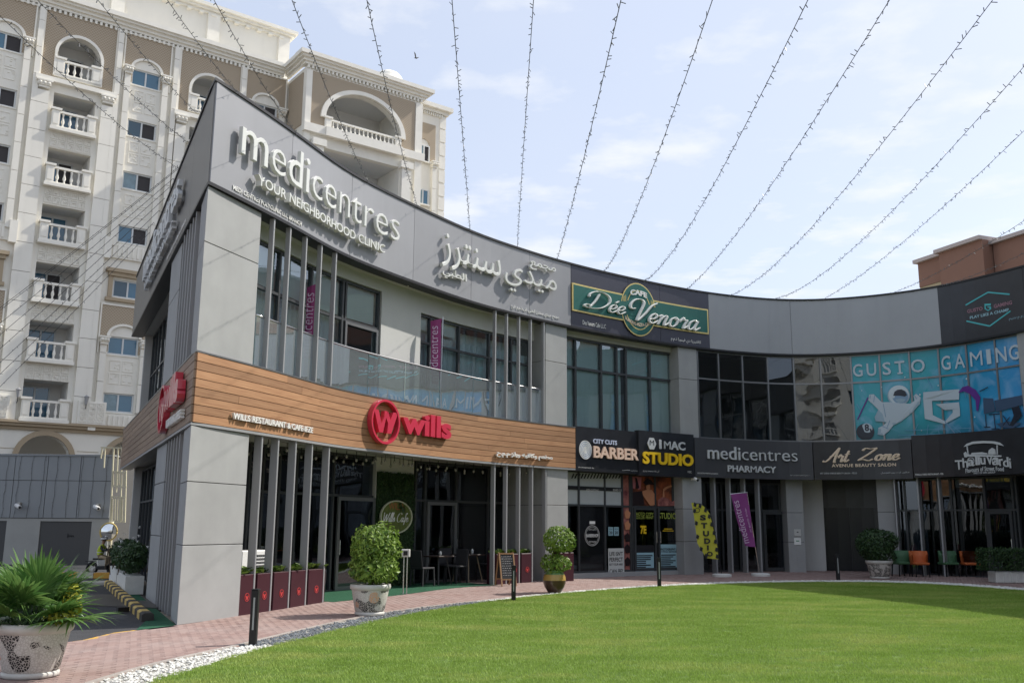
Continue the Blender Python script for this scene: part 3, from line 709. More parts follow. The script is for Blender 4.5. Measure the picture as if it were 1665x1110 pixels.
parapet(LF, 0., LL - .05, j, mat('side_metal_panel', (.16, .155, .15), .4, .3, noise=.06, nscale=.9))
part(LF, 'coping', M_black, MALL, -.02, LL - .421, ZT - .031, ZT + .029, -.4, .03)
part(LF, 'lower_trim', M_black, MALL, -.02, LL - .381, ZB - .036, ZB + .029, -.35, .012)
part(LF, 'parapet_core', mat('core_dark', (.05, .05, .055), .8), MALL, 0.02, LL - .4, ZB + .035, ZT - .035, -.35, -.055)
for nm, z0, z1, k, o_ in (('coping', ZT - .0295, ZT + .0295, .419, .03), ('lower_trim', ZB - .0345, ZB + .0295, .379, .012)):
    prism(nm, [MF.P(0, 0, o_ * .9) + (LF.P(LL, 0, o_ * .9) - LF.P(LL, 0, 0)), MF.P(k, 0, o_), MF.P(k, 0, -.3), LF.P(LL - k, 0, -.3), LF.P(LL - k, 0, o_)], z0, z1, M_black)
# roof, middle floor, soffits and the dark back of the rooms
RP = [MF.P(1. + (SEND - 1) * i / 70, 0, -.37) for i in range(71)] + [MF.P(SEND - (SEND - 17) * i / 30, 0, -7.4) for i in range(31)] + [LF.P(.4, 0, -.4), LF.P(LL - 1., 0, -.37)]
prism('roof', RP, 9.1, 9.2, M_panel_b); prism('middle_floor', RP, 4.2, 4.37, M_soffit)
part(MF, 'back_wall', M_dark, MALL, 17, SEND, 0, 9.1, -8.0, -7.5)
part(LF, 'end_wall', M_conc2, MALL, .1, .35, 0, 9.1, -6, -.4)
part(MF, 'soffit', M_soffit, MALL, 2.1, s928 + .3, ZB - .02, ZB + .025, -1.9, -.36)
part(MF, 'soffit', M_soffit, MALL, s928 + .31, SEND, ZB - .021, ZB + .02, -1.2, -.36)
part(MF, 'soffit', M_soffit, MALL, 2.6, SEND, WB + .05, WB + .09, -2.4, -.31)
part(LF, 'soffit', M_soffit, MALL, .1, LL - 1.4, ZB - .022, ZB + .02, -1.3, -.36)
part(LF, 'soffit', M_soffit, MALL, .1, LL - 2.1, WB + .052, WB + .088, -2.0, -.31)
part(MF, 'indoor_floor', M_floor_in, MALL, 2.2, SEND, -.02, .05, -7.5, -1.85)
# --- pillars
p0a, p0b = .02, S(388, 1004)
pu = S(415, 520, -.06); pl_ = S(403, 760, -.02)
prism_slabs('pillar', [MF.P(.0, 0, -.0), MF.P(pl_, 0, -.03), MF.P(pl_, 0, -.7), LF.P(LL - 1.15, 0, -.3), LF.P(LL - 1.15, 0, -.035)], [0, Z(350, 885), Z(350, 785), WB - .052])
prism_slabs('pillar', [MF.P(.05, 0, -.04), MF.P(pu, 0, -.06), MF.P(pu, 0, -.75), LF.P(LL - 1.2, 0, -.3), LF.P(LL - 1.2, 0, -.06)], [WT + .035, Z(380, 410), ZB - .036])
p1 = (S(892, 870), S(926, 870)); g = GZ(p1[0])
slabs(MF, 'pillar', p1[0], p1[1], -1.9, -.06, [g - .1, Z(909, 821), WB + .06])
slabs(MF, 'pillar', p1[0] - .05, p1[1], -1.8, -.08, [WT - .1, Z(906, 588), ZB - .03])
p2 = (S(1111, 860, -.1), S(1142, 860, -.1)); g = GZ(p2[0])
slabs(MF, 'pillar', p2[0], p2[1], -1.6, -.08, [g - .1, Z(1126, 880), Z(1126, 827), WB + .06])
slabs(MF, 'pillar', S(1104, 640, -.1), S(1134, 640, -.1), -.9, -.08, [ST - .1, Z(1120, 616), ZB - .03])
p3 = (S(1281, 860, -.5), S(1308, 860, -.5)); g = GZ(p3[0])
slabs(MF, 'pillar', p3[0], p3[1], -2.2, -.5, [g - .1, Z(1290, 881, -.5), Z(1290, 833, -.5), WB + .06])
p4 = (S(1429, 860, -.5), S(1457, 860, -.5)); g = GZ(p4[0])
slabs(MF, 'pillar', p4[0], p4[1], -2.2, -.5, [g - .1, Z(1440, 832, -.5), WB + .06])
slabs(MF, 'pillar', S(1659, 600, -.1), S(1659, 600, -.1) + .8, -.9, -.08, [ST - .1, 6.1, ZB - .03])
for k in range(2):
    s_ = S(1659, 600, -.1) + .4 + 5.2 * (k + 1)
    slabs(MF, 'pillar', s_, s_ + .8, -.9, -.08, [ST - .1, 6.1, ZB - .03]); slabs(MF, 'pillar', s_, s_ + .8, -1.9, -.3, [0, 1.2, 2.3, WB + .06])
# --- wood band: planks in rows with staggered butt joints
def planks(F, s0, s1, z0, z1, rows, o, side=''):
    core = part(F, 'plank_backing', mat('band_core', (.04, .03, .025), .9), MALL, s0 + (.35 if F is MF else .01), s1 - (.35 if F is LF else 0), z0 + .01, z1 - .01, -.3, o - .035)
    h = (z1 - z0) / rows
    for r in range(rows):
        a = s0; first = True
        while a < s1 - .01:
            b = min(s1, a + (random.uniform(1.2, 4.2) if first else random.uniform(3.2, 4.4))); first = False
            if s1 - b < .6: b = s1
            oo = o + random.uniform(-.002, .002)
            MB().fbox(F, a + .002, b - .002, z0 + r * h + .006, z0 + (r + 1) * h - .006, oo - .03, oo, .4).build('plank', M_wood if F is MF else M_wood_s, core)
            a = b
sW = S(935, 730)
planks(MF, .02, sW, WB, WT, 8, .02)
planks(LF, 0., LL - .01, WB, WT, 8, .02)
part(MF, 'band_cap', M_frame_l, MALL, .33, sW, WT, WT + .03, -.3, .03); part(LF, 'band_cap', M_frame_l, MALL, .0, LL - .33, WT + .001, WT + .029, -.3, .03)
for nm, z0, z1, o_, m_ in (('band_cap', WT + .002, WT + .028, .03, M_frame_l), ('band_soffit', WB - .049, WB - .004, .015, M_fin)):
    prism(nm, [MF.P(0, 0, o_ * .9) + (LF.P(LL, 0, o_ * .9) - LF.P(LL, 0, 0)), MF.P(.329, 0, o_), MF.P(.329, 0, -.3), LF.P(LL - .329, 0, -.3), LF.P(LL - .329, 0, o_)], z0, z1, m_)
part(MF, 'band_soffit', M_fin, MALL, .33, sW, WB - .05, WB - .002, -.3, .015)
part(LF, 'band_soffit', M_fin, MALL, .0, LL - .33, WB - .05, WB - .003, -.3, .015)
part(MF, 'shop_sign_backing', M_black, MALL, sW + .01, SEND, WB + .02, ST, -.3, -.12)
# --- balcony of the clinic
UO = -.62
part(MF, 'balcony_floor', M_soffit, MALL, 2.2, s928, 4.38, 4.5, UO, -.3)
zt1 = Z(618, 474, UO); a0 = S(404, 500, UO); a1 = S(618, 500, UO); tr = Z(600, 531, UO)
wA = window(MF, a0, a1, 4.5, zt1, UO, [S(452, 520, UO), S(505, 520, UO), S(557, 520, UO), S(562, 520, UO) + .0], [tr], M_gl_up)
a2, a3 = S(681, 560, UO), S(889, 560, UO); zt2 = Z(690, 511, UO)
wB = window(MF, a2, a3, 4.5, zt2, UO, [S(x, 560, UO) for x in (700, 747, 796, 832, 862)], [Z(747, 571, UO)], M_gl_up)
bevel(part(MF, 'door_frame', M_frame_l, MALL, S(560, 540, UO), S(560, 540, UO) + .07, 4.5, tr - .03, UO + .001, UO + .03), .003)
part(MF, 'door_frame', M_frame_l, MALL, a1 - .13, a1 - .06, 4.5, tr - .03, UO + .001, UO + .03)
part(MF, 'door_frame', M_frame_l, MALL, S(560, 540, UO) + .07, a1 - .13, tr - .1, tr - .031, UO + .001, UO + .03)
mb = MB(); mb.fbox(MF, 2.2, a0, 4.5, ZB, UO - .25, UO + .05); mb.fbox(MF, a0, a1, zt1 + .003, ZB, UO - .25, UO + .05); mb.fbox(MF, a1, a2, 4.5, ZB, UO - .25, UO + .05)
mb.fbox(MF, a2, a3, zt2 + .003, ZB, UO - .25, UO + .05); mb.fbox(MF, a3, s928, 4.5, ZB, UO - .25, UO + .05); mb.build('balcony_wall', M_conc2, MALL)
b1 = MB(); b1.fbox(MF, a0 + .1, a1 - .1, tr + .1, zt1 - .02, UO - .14, UO - .13); b1.fbox(MF, a2 + .1, a2 + (a3 - a2) * .35, tr + .35, zt2 - .02, UO - .14, UO - .13); b1.build('roller_blind', M_blind, MALL)
def curtain(F, s0, s1, z0, z1, o, m, name='curtain', parent=MALL, amp=.03):
    mb = MB(); n = int((s1 - s0) / .05) + 1; k = 0
    for i in range(n + 1):
        u = s0 + (s1 - s0) * i / n; oo = o + amp * math.sin(i * 1.9) * (1 + .4 * math.sin(i * .31))
        mb.v += [F.P(u, z0, oo), F.P(u, z1, oo)]
        if i: k = len(mb.v) - 4; mb.f.append((k, k + 2, k + 3, k + 1))
    return mb.build(name, m, parent)
curtain(MF, a0, a1 - 1.0, 4.5, tr + .05, UO - .2, M_curtain)
curtain(MF, a2 + .1, a3 - .1, 4.5, tr + .3, UO - .22, M_curtain)
part(MF, 'room_back', mat('room_wall', (.25, .27, .27), .9), MALL, 8, s1527 + 12, 4.4, 9.0, -5.2, -5.1)
curtain(MF, a2 + .1, a3 - .1, tr + .3, zt2 - .1, UO - .5, M_blind)
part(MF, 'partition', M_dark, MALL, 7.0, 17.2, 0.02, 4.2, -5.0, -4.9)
# balustrade
rz = Z(700, 598, -.1)
js = [S(414, 560, -.12)]
while js[-1] < p1[1] - 1.6: js.append(js[-1] + 1.45)
js[-1] = p1[1] - .02
for a, b in zip(js, js[1:]):
    part(MF, 'glass_panel', M_gl_bal, MALL, a + .012, b - .012, WT + .02, rz - .02, -.135, -.12)
mb = MB(); mb.tube([MF.P(js[0] + (js[-1] - js[0]) * i / 60, rz, -.127) for i in range(61)], .024, 8); mb.build('handrail', M_steel, MALL, True)
mb = MB()
for a in js: mb.fbox(MF, a - .008, a + .008, WT, rz, -.16, -.14)
mb.build('rail_post', M_steel, MALL)
# --- fins
for x, y in ((440, 500), (467, 510), (494, 520), (519, 530), (543, 540)): fin(MF, S(x - 1, y, -.02), WT + .03, ZB - .03, d=.11)
for x in (806, 825, 845, 864, 885): fin(MF, S(x, 570, -.02), WT + .03, ZB - .03, d=.11)
for x, y in ((421, 820), (448, 820), (477, 820), (504, 820), (532, 820)): fin(MF, S(x, y, -.02), 0., WB - .05)
for x in (804, 824, 845, 866, 888): fin(MF, S(x, 850, -.02), .05, WB - .05, d=.14)
# --- the restaurant behind the fins
LO = -1.8
t_ = Z(575, 806, LO); q0 = S(400, 850, LO); q1 = S(610, 850, LO); q2 = S(674, 850, LO); q3 = S(893, 870, LO)
window(MF, q0, q1, .05, WB + .04, LO, [S(x, 840, LO) for x in (425, 452, 480, 541)], [t_], M_gl_dk)
window(MF, q2, q3, .05, WB + .04, LO, [S(x, 850, LO) for x in (691, 742, 794, 829, 862)], [Z(740, 815, LO)], M_gl_dk)
def door(F, s0, s1, z0, z1, o, m, parent=MALL, fm=M_frame, hside=1, hl=.35, fr=.09):
    mb = MB(); mb.fbox(F, s0, s0 + fr, z0, z1, o - .05, o); mb.fbox(F, s1 - fr, s1, z0, z1, o - .05, o)
    mb.fbox(F, s0 + fr, s1 - fr, z1 - fr, z1, o - .05, o); mb.fbox(F, s0 + fr, s1 - fr, z0, z0 + fr * 1.3, o - .05, o)
    d = mb.build('door', fm, parent)
    MB().quad(F.P(s0 + fr, z0 + fr, o - .02), F.P(s1 - fr, z0 + fr, o - .02), F.P(s1 - fr, z1 - fr, o - .02), F.P(s0 + fr, z1 - fr, o - .02)).build('pane', m, d)
    hs = s1 - fr * .5 if hside > 0 else s0 + fr * .5; hz = z0 + 1.05
    MB().tube([F.P(hs, hz - hl / 2, o), F.P(hs, hz - hl / 2, o + .06), F.P(hs, hz + hl / 2, o + .06), F.P(hs, hz + hl / 2, o)], .012, 6).build('handle', M_steel, d)
    return d
door(MF, S(546, 850, LO), S(607, 850, LO), .06, t_ - .03, LO + .06, M_gl_dk, fm=M_frame_l, hside=-1)
door(MF, S(691, 850, LO) + .03, S(742, 850, LO) - .03, .06, Z(740, 815, LO) - .03, LO + .06, M_gl_dk, fm=M_frame_l)
gw0, gw1 = S(611, 850, LO + .1), S(673, 850, LO + .1)
part(MF, 'pier', M_soffit, MALL, gw0, gw1, 0, WB + .04, LO - .4, LO + .05)
def leaves_on(F, s0, s1, z0, z1, o, n, size, seed=1, depth=.1):
    rnd = random.Random(seed); mb = MB()
    for _ in range(n):
        u, z = rnd.uniform(s0, s1), rnd.uniform(z0, z1); oo = o + rnd.uniform(0, depth); p = F.P(u, z, oo); a = Vector((rnd.gauss(0, 1), rnd.gauss(0, 1), rnd.gauss(0, 1))).normalized(); b = a.orthogonal().normalized(); l = size * rnd.uniform(.6, 1.4)
        mb.add([p - a * l, p + b * l * .35, p + a * l, p - b * l * .35], [(0, 1, 2, 3)])
    return mb
def leaf_mat(name, c1, c2, tr=.25, rough=.45):
    m = bpy.data.materials.new(name); m.use_nodes = True; t = m.node_tree; b = t.nodes['Principled BSDF']; g = t.nodes.new('ShaderNodeNewGeometry'); r = t.nodes.new('ShaderNodeValToRGB')
    r.color_ramp.elements[0].color = (*c1, 1); r.color_ramp.elements[1].color = (*c2, 1); t.links.new(g.outputs['Random Per Island'], r.inputs[0]); t.links.new(r.outputs[0], b.inputs['Base Color'])
    b.inputs['Roughness'].default_value = rough; b.inputs['Specular IOR Level'].default_value = .35
    tl = t.nodes.new('ShaderNodeBsdfTranslucent'); t.links.new(r.outputs[0], tl.inputs[0]); ms = t.nodes.new('ShaderNodeMixShader'); ms.inputs[0].default_value = tr
    t.links.new(b.outputs[0], ms.inputs[1]); t.links.new(tl.outputs[0], ms.inputs[2]); t.links.new(ms.outputs[0], t.nodes['Material Output'].inputs[0]); return m
M_leaf = leaf_mat('bush_leaf', (.045, .10, .018), (.15, .23, .045)); M_leafd = leaf_mat('dark_leaf', (.018, .05, .02), (.06, .11, .035)); M_leafp = leaf_mat('palm_leaf', (.06, .15, .035), (.17, .29, .08), .3, .3)
gwall = thing('green_wall', 'vertical plant wall of dark leaves beside the restaurant door', 'plant wall', MF.P((gw0 + gw1) / 2, 0, LO))
part(MF, 'backing', mat('moss', (.02, .045, .015), .95, noise=.4, nscale=20), gwall, gw0 + .03, gw1 - .03, .02, WB - .35, LO + .055, LO + .1)
leaves_on(MF, gw0 + .02, gw1 - .02, .02, WB - .33, LO + .1, 5200, .035, 2, .07).build('foliage', M_leafd, gwall)['kind'] = 'stuff'
mb = MB(); rnd = random.Random(9)
for cu, cz in ((.35, 2.75), (.62, 2.2), (.7, 2.9), (.2, .9)):
    for _ in range(16):
        a = rnd.uniform(PI, 2 * PI); l = rnd.uniform(.2, .38); u = gw0 + (gw1 - gw0) * cu; p = MF.P(u, cz, LO + .18); e = MF.P(u + math.cos(a) * l, cz + math.sin(a) * l, LO + .3); m_ = p.lerp(e, .5) + Vector((0, 0, .05)); sd_ = (e - p).cross(Vector((0, 0, 1))).normalized() * .018
        mb.add([p, m_ + sd_, e, m_ - sd_], [(0, 1, 2, 3)])
mb.build('fern_tuft', M_leafd, gwall)
# round cafe sign on the plant wall
cs_, cz_ = MF.hit(643.5, 840, LO + .22); rr = MF.hit(669.5, 840, LO + .22)[0] - cs_; rzz = abs(Z(643, 813, LO + .22) - cz_)
cafe = thing('cafe_sign', 'round green cafe sign with script lettering on the plant wall', 'sign', MF.P(cs_, cz_ - rzz, LO + .2))
MB().fring(MF, cs_, cz_, rr, rzz, .03, LO + .2, LO + .25).build('ring', mat('pale_ring', (.5, .52, .38), .4), cafe)
mb = MB(); mb.fell(MF, cs_, cz_, rr - .03, rzz - .03, LO + .215, 32); mb.build('disc', mat('moss_disc', (.10, .13, .03), .8, noise=.3, nscale=12), cafe)
script_letters(MF, 'Wills Cafe', cs_ - rr * .8, cs_ + rr * .78, cz_ - .2, cz_ + .12, LO + .22, M_white, cafe, .02, .11, .25, pix=False)
letters(MF, 'WILLS', cs_ - rr * .45, cs_ + rr * .5, cz_ + rr * .3, cz_ + rr * .6, LO + .218, mat('rust_print', (.35, .09, .04), .6), cafe, pix=False, split=False)
# --- wall parts under the balcony (bulb strings)
mb = MB(); mbb = MB(); rnd = random.Random(4)
bs = thing('bulb_garland', 'garland of clear bulbs hung under the wood band of the restaurant', 'light string', MF.P(q1, WB, -1.))
u = q0 + .2
for oo in (-.6, -1.3):
    pts = []; u = p0b
    while u < p1[0]:
        if u < 2.4: u += .12; continue
        pts.append(MF.P(u, WB + .03 - .06 * abs(math.sin(u * 1.1)), oo)); u += .12
    mb.tube(pts, .006, 4); 
    for i in range(3, len(pts), 3):
        p = pts[i]; l = rnd.uniform(.08, .22); mb.tube([p, p - Vector((0, 0, l))], .008, 4); mbb.ball(p - Vector((0, 0, l + .05)), .032, 1.3, 7, 5); mb.tube([p - Vector((0, 0, l)), p - Vector((0, 0, l + .03))], .018, 6)
mb.build('cable', M_black, bs); mbb.build('bulbs', mat('clear_bulb', (.30, .29, .26), .1, 0, .8, coat=1), bs, True)['kind'] = 'stuff'
# ------------------------------------------------------------------ left side of the mall
LU = -.55
def sl(x, y, o=LU): return LF.hit(x, y, o)
lw0 = .5; lpA, lpB = sl(284, 560, -.06)[0], sl(269, 560, -.06)[0]
for zz in ((WT + .03, 6.6, ZB - .04), (0, 1.4, 2.5, WB - .05)):
    slabs(LF, 'pillar', min(lpA, lpB), max(lpA, lpB), -.6, -.06, list(zz))
lA, lB = min(lpA, lpB), max(lpA, lpB)
for z0, z1, rr_ in ((WT + .04, ZB - .04, 6.3), (.02, WB - .06, 2.3)):
    n = 10; window(LF, .4, lA - .02, z0, z1, -.62, [.4 + (lA - .42) * k / n for k in range(1, n)], [rr_], M_gl_up if z0 > 3 else M_gl_dk, .05, .08)
    window(LF, lB + .02, LL - 1.45, z0, z1, LU, [lB + (LL - 1.45 - lB) * k / 3 for k in (1, 2)], [rr_], M_gl_up if z0 > 3 else M_gl_dk, .05, .08)
    for k in range(5):
        s_ = lB + .55 + (LL - 1.5 - lB - .55) * k / 4.4; fin(LF, s_, z0, z1, -.03, .15, .05)
part(LF, 'roller_blind', M_blind, MALL, lB + .2, LL - 1.9, 5.2, ZB - .1, LU - .3, LU - .28)

# ------------------------------------------------------------------ middle part: upper windows
DO = -.5
dz = Z(936, 549, DO); d0, d1 = p1[1] + .02, S(1098, 640, DO)
window(MF, d0, d1, ST, dz, DO, [S(x, 640, DO) for x in (936.5, 978.5, 1004, 1019, 1058)], [Z(1000, 607, DO)], M_gl_dee, .07)
part(MF, 'lintel', M_conc2, MALL, d0, S(1106, 640, -.1), dz + .003, ZB - .022, DO - .2, DO + .05)
part(MF, 'pier', M_conc2, MALL, d1 + .002, S(1106, 640, -.3), ST, dz, DO - .3, DO + .04)
curtain(MF, d0 + .1, d1 - .05, ST, dz, DO - .14, M_tealblind, 'roller_blind', amp=.002)
part(MF, 'dark_gap', M_dark, MALL, S(1007, 640, DO - .2), S(1016, 640, DO - .2), ST, dz, DO - .13, DO - .12)
GO = -.15
gx = [1170.5, 1209.5, 1250.5, 1293, 1337, 1387, 1434, 1483, 1531, 1577, 1625]
g0, g1 = S(1134.5, 650, GO) + .02, S(1659, 600, -.1)
gtr = Z(1319, 624, GO)
def poster_mat():
    m = bpy.data.materials.new('poster_print'); m.use_nodes = True; t = m.node_tree; b = t.nodes['Principled BSDF']; tc = t.nodes.new('ShaderNodeTexCoord'); sp = t.nodes.new('ShaderNodeSeparateXYZ'); t.links.new(tc.outputs['Object'], sp.inputs[0])
    a = t.nodes.new('ShaderNodeMapRange'); a.inputs[1].default_value = 15.5; a.inputs[2].default_value = 11.5; t.links.new(sp.outputs[1], a.inputs[0])
    r = t.nodes.new('ShaderNodeValToRGB'); e = r.color_ramp.elements; e[0].color = (.035, .36, .42, 1); e[1].color = (.28, .38, .68, 1); k = e.new(.35); k.color = (.03, .30, .54, 1); k = e.new(.7); k.color = (.08, .33, .66, 1)
    t.links.new(a.outputs[0], r.inputs[0])
    c = t.nodes.new('ShaderNodeMapRange'); c.inputs[1].default_value = 4.6; c.inputs[2].default_value = 6.2; t.links.new(sp.outputs[2], c.inputs[0]); rc = t.nodes.new('ShaderNodeValToRGB'); q = rc.color_ramp.elements
    q[0].color = (.15, .15, .2, 1); q[1].color = (.55, .85, .9, 1); k = q.new(.35); k.color = (.55, .75, .8, 1); k = q.new(.65); k.color = (1, 1.05, 1.1, 1); t.links.new(c.outputs[0], rc.inputs[0])
    mx = t.nodes.new('ShaderNodeMix'); mx.data_type = 'RGBA'; mx.blend_type = 'MULTIPLY'; mx.inputs[0].default_value = .6; t.links.new(r.outputs[0], mx.inputs[6]); t.links.new(rc.outputs[0], mx.inputs[7])
    n = t.nodes.new('ShaderNodeTexNoise'); n.inputs['Scale'].default_value = 1.2; n.inputs['Detail'].default_value = 6; n.inputs['Distortion'].default_value = 1.5; t.links.new(tc.outputs['Object'], n.inputs['Vector'])
    p = t.nodes.new('ShaderNodeMapRange'); p.inputs[1].default_value = .5; p.inputs[2].default_value = .75; p.inputs[4].default_value = .6; t.links.new(n.outputs[0], p.inputs[0])
    m2 = t.nodes.new('ShaderNodeMix'); m2.data_type = 'RGBA'; t.links.new(p.outputs[0], m2.inputs[0]); t.links.new(mx.outputs[2], m2.inputs[6]); m2.inputs[7].default_value = (.28, .48, .72, 1)
    t.links.new(m2.outputs[2], b.inputs['Base Color']); b.inputs['Roughness'].default_value = .25; return m
M_poster = poster_mat()
window(MF, g0, g1, ST, ZB - .035, GO, [S(x, 650, GO) for x in gx], [gtr], M_gl_dk, .055, .08, fm=M_frame_l, pane_m=lambda i, j: M_poster if i >= 6 else M_gl_dk)
s_ = g1 + .85
while s_ < SEND - 5:
    window(MF, s_, s_ + 4.3, ST, ZB - .035, GO, [s_ + 4.3 * k / 3 for k in (1, 2)], [gtr], M_gl_dk, .055, .08, fm=M_frame_l)
    window(MF, s_, s_ + 4.3, .1, WB + .04, -.9, [s_ + 4.3 * k / 3 for k in (1, 2)], [2.4], M_gl_dk, .055, .08); s_ += 5.2
# window picture: the poster's lettering and figures, a flat print just behind the reflections
wp = thing('window_poster', 'blue gaming poster with astronaut and big white letters across the upper windows', 'poster', MF.P(S(1520, 650), ST, GO))
PO = GO + .012
M_pr1 = mat('print_white', (.48, .56, .62), .35); M_pr2 = mat('print_bluewhite', (.20, .32, .46), .35); M_pr3 = mat('print_dark', (.02, .025, .04), .3); M_pr4 = mat('print_violet', (.12, .03, .25), .35); M_pr5 = mat('print_slate', (.05, .09, .16), .4)
def G6(a, b): return (1320 + a / 3.7, 440 + b / 3.7)
def sz(px, o=PO): return MF.hit(px[0], px[1], o)
for w_, xa, xb, yb, yt, xm in (('GUSTO', 247, 682, 638, 562, 260), ('GAMING', 783, 1256, 598, 512, 800)):
    xs_ = {'GUSTO': [(247, 305), (330, 388), (426, 477), (500, 560), (598, 682)], 'GAMING': [(783, 838), (862, 925), (958, 1032), (1058, 1085), (1115, 1180), (1195, 1256)]}[w_]
    z0 = sz(G6(xm, yb))[1]; z1 = sz(G6(xm, yt))[1]
    for ch, (p, q) in zip(w_, xs_):
        letters(MF, ch, sz(G6(p, 600))[0], sz(G6(q, 600))[0], z0, z1, PO, M_pr1, wp, pix=False, bold=.012, res=3)
        for zz in (z0 - .0, z1 - .05):       # slab serifs
            if ch == 'I' or (ch == 'T' and zz == z0): part(MF, 'serif', M_pr1, wp, sz(G6(p + (14 if ch == 'T' else 2), 600))[0], sz(G6(q - (14 if ch == 'T' else 2), 600))[0], zz, zz + .05, PO - .001, PO + .001)
# shield emblem with a G
def outl(pts, m, o=PO, name='emblem', w=None):
    P = [sz(G6(a, b)) for a, b in pts]; mb = MB()
    (mb.fstroke(MF, P, w, o) if w else mb.fpoly(MF, P, o)); return mb.build(name, m, wp)
for q in ([(670, 730), (888, 712), (885, 775), (722, 782), (722, 770), (670, 772)], [(670, 772), (722, 770), (728, 868), (680, 890)], [(680, 890), (728, 868), (803, 905), (800, 921)], [(800, 921), (803, 905), (848, 852), (892, 872)], [(892, 872), (848, 852), (846, 836), (890, 826)], [(745, 802), (885, 790), (890, 830), (800, 838)]):
    outl(q, M_pr1)
# astronaut, waving
def ell(cx, cy, rx, ry, m_, rot=0, o=0):
    u, z = sz(G6(cx, cy)); k = abs(sz(G6(cx + rx, cy))[0] - u); kz = abs(sz(G6(cx, cy - ry))[1] - z); MB().fell(MF, u, z, k, kz, o, 22, rot).build('astronaut_print', m_, wp)
M_pr6 = mat('print_suit_shade', (.30, .42, .50), .35); M_pr7 = mat('print_suit_light', (.56, .64, .68), .35)
o_ = GO + .014
for q in ([(462, 790), (420, 790), (372, 742), (345, 745), (340, 778), (365, 800), (400, 835), (378, 880), (385, 905), (450, 910), (432, 930), (400, 945), (396, 985), (430, 990), (462, 965), (490, 930), (540, 905), (570, 880), (605, 850), (650, 800), (655, 762), (628, 740), (612, 752), (618, 780), (592, 800)],): outl(q, M_pr1, o_, 'astronaut_print')
for q in ([(385, 905), (378, 880), (400, 835), (425, 860), (440, 910)], [(600, 850), (645, 803), (650, 785), (618, 795), (590, 830)], [(462, 880), (540, 870), (575, 868), (540, 905), (490, 930)], [(396, 985), (400, 950), (415, 950), (430, 990)]): outl(q, M_pr6, o_ + .003, 'astronaut_print')
ell(523, 750, 68, 62, M_pr6, 0, o_ + .005); ell(523, 746, 62, 57, M_pr7, 0, o_ + .008); ell(533, 757, 48, 42, M_pr2, 0, o_ + .011); outl([(490, 752), (498, 728), (515, 716), (540, 713), (562, 724), (574, 748), (560, 757), (530, 752)], M_pr3, o_ + .014, 'astronaut_print'); outl([(500, 775), (532, 768), (566, 772), (552, 790), (520, 792)], M_pr6, o_ + .014, 'astronaut_print')
for q in ([(488, 838), (560, 834), (556, 876), (494, 882)],): outl(q, M_pr6, o_ + .005, 'astronaut_print')
for x, y, m_ in ((505, 850, M_pr3), (522, 848, M_red), (540, 847, M_pr3), (508, 866, M_pr3), (536, 864, M_pr2)): ell(x, y, 6, 5, m_, 0, o_ + .008)
for a, b in (((430, 800), (445, 880)), ((600, 808), (590, 860)), ((378, 750), (372, 790)), ((470, 900), (450, 950)), ((455, 795), (475, 820)), ((618, 752), (632, 770)), ((352, 748), (350, 770)), ((425, 935), (460, 950))): outl([a, b], M_pr2, o_ + .007, 'line_print', .022)
for x, y, r_ in ((650, 745, 5), (560, 640, 4), (700, 850, 3), (930, 650, 5), (760, 690, 4), (420, 700, 3), (300, 720, 3), (980, 880, 4), (660, 960, 3)): ell(x, y, r_, r_, M_pr7, 0, GO + .012)
for a, b in (((905, 650), (925, 760)), ((270, 800), (300, 850)), ((690, 640), (720, 700))): outl([a, b], MATS.get('print_line') or mat('print_line', (.12, .34, .5), .4), GO + .011, 'line_print', .02)
PO = GO + .014
outl([(268, 912), (372, 910), (376, 1030), (266, 1030)], M_pr3, name='ball_print') if False else None
u, z = sz(G6(322, 968)); k = abs(sz(G6(376, 968))[0] - u); P = [(u + k * math.cos(a), max(z + k * math.sin(a), ST + .07)) for a in [i * 2 * PI / 28 for i in range(28)]]
P = [(max(a, S(1387.5, 650, GO) + .03), b) for a, b in P]; MB().fpoly(MF, P, PO).build('ball_print', M_pr3, wp)
MB().fell(MF, *sz(G6(332, 945)), k * .62, k * .55, PO + .002, 20, -.5).build('ball_print', M_pr1, wp)
letters(MF, '8', sz(G6(318, 950))[0], sz(G6(345, 950))[0], sz(G6(330, 965))[1], sz(G6(330, 922))[1], PO + .004, M_pr3, wp, pix=False, bold=.04, split=False)
outl([(338, 762), (275, 895)], M_pr4, PO, 'cue_print', .04)
# bow shape, steering rig
outl([(880, 735), (905, 700), (940, 690), (985, 715), (1015, 760), (1000, 845), (990, 840), (985, 780), (950, 740), (915, 725)], M_pr4, PO, 'bow_print')
outl([(1030, 765), (1090, 768), (1105, 845), (1035, 862)], M_pr5, PO, 'screen_print'); outl([(1098, 780), (1280, 745), (1285, 800), (1110, 850)], M_pr5, PO, 'screen_print')
outl([(1195, 800), (1240, 790), (1265, 870), (1210, 935), (1190, 930), (1215, 870)], M_pr3, PO + .002, 'seat_print')
outl([(1110, 920), (1180, 905), (1262, 915), (1210, 948), (1140, 940)], M_pr5, PO, 'base_print')
for a, b in (((1045, 865), (1050, 940)), ((1095, 865), (1105, 950)), ((1065, 865), (1130, 860)), ((1035, 940), (1075, 940)), ((1080, 950), (1130, 950)), ((1150, 870), (1190, 930)), ((1190, 880), (1150, 930)), ((880, 1000), (800, 905)), ((1010, 725), (1060, 700))):
    outl([a, b], M_pr3 if a[0] > 900 else M_pr2, PO + .001, 'line_print', .03)
for a, b in (((640, 920), (600, 1000)), ((700, 925), (690, 1015)), ((840, 925), (930, 1000)), ((560, 960), (960, 945)), ((520, 990), (970, 975)), ((760, 935), (770, 1015))): outl([a, b], mat('print_line', (.12, .34, .5), .4), GO + .011, 'line_print', .018)

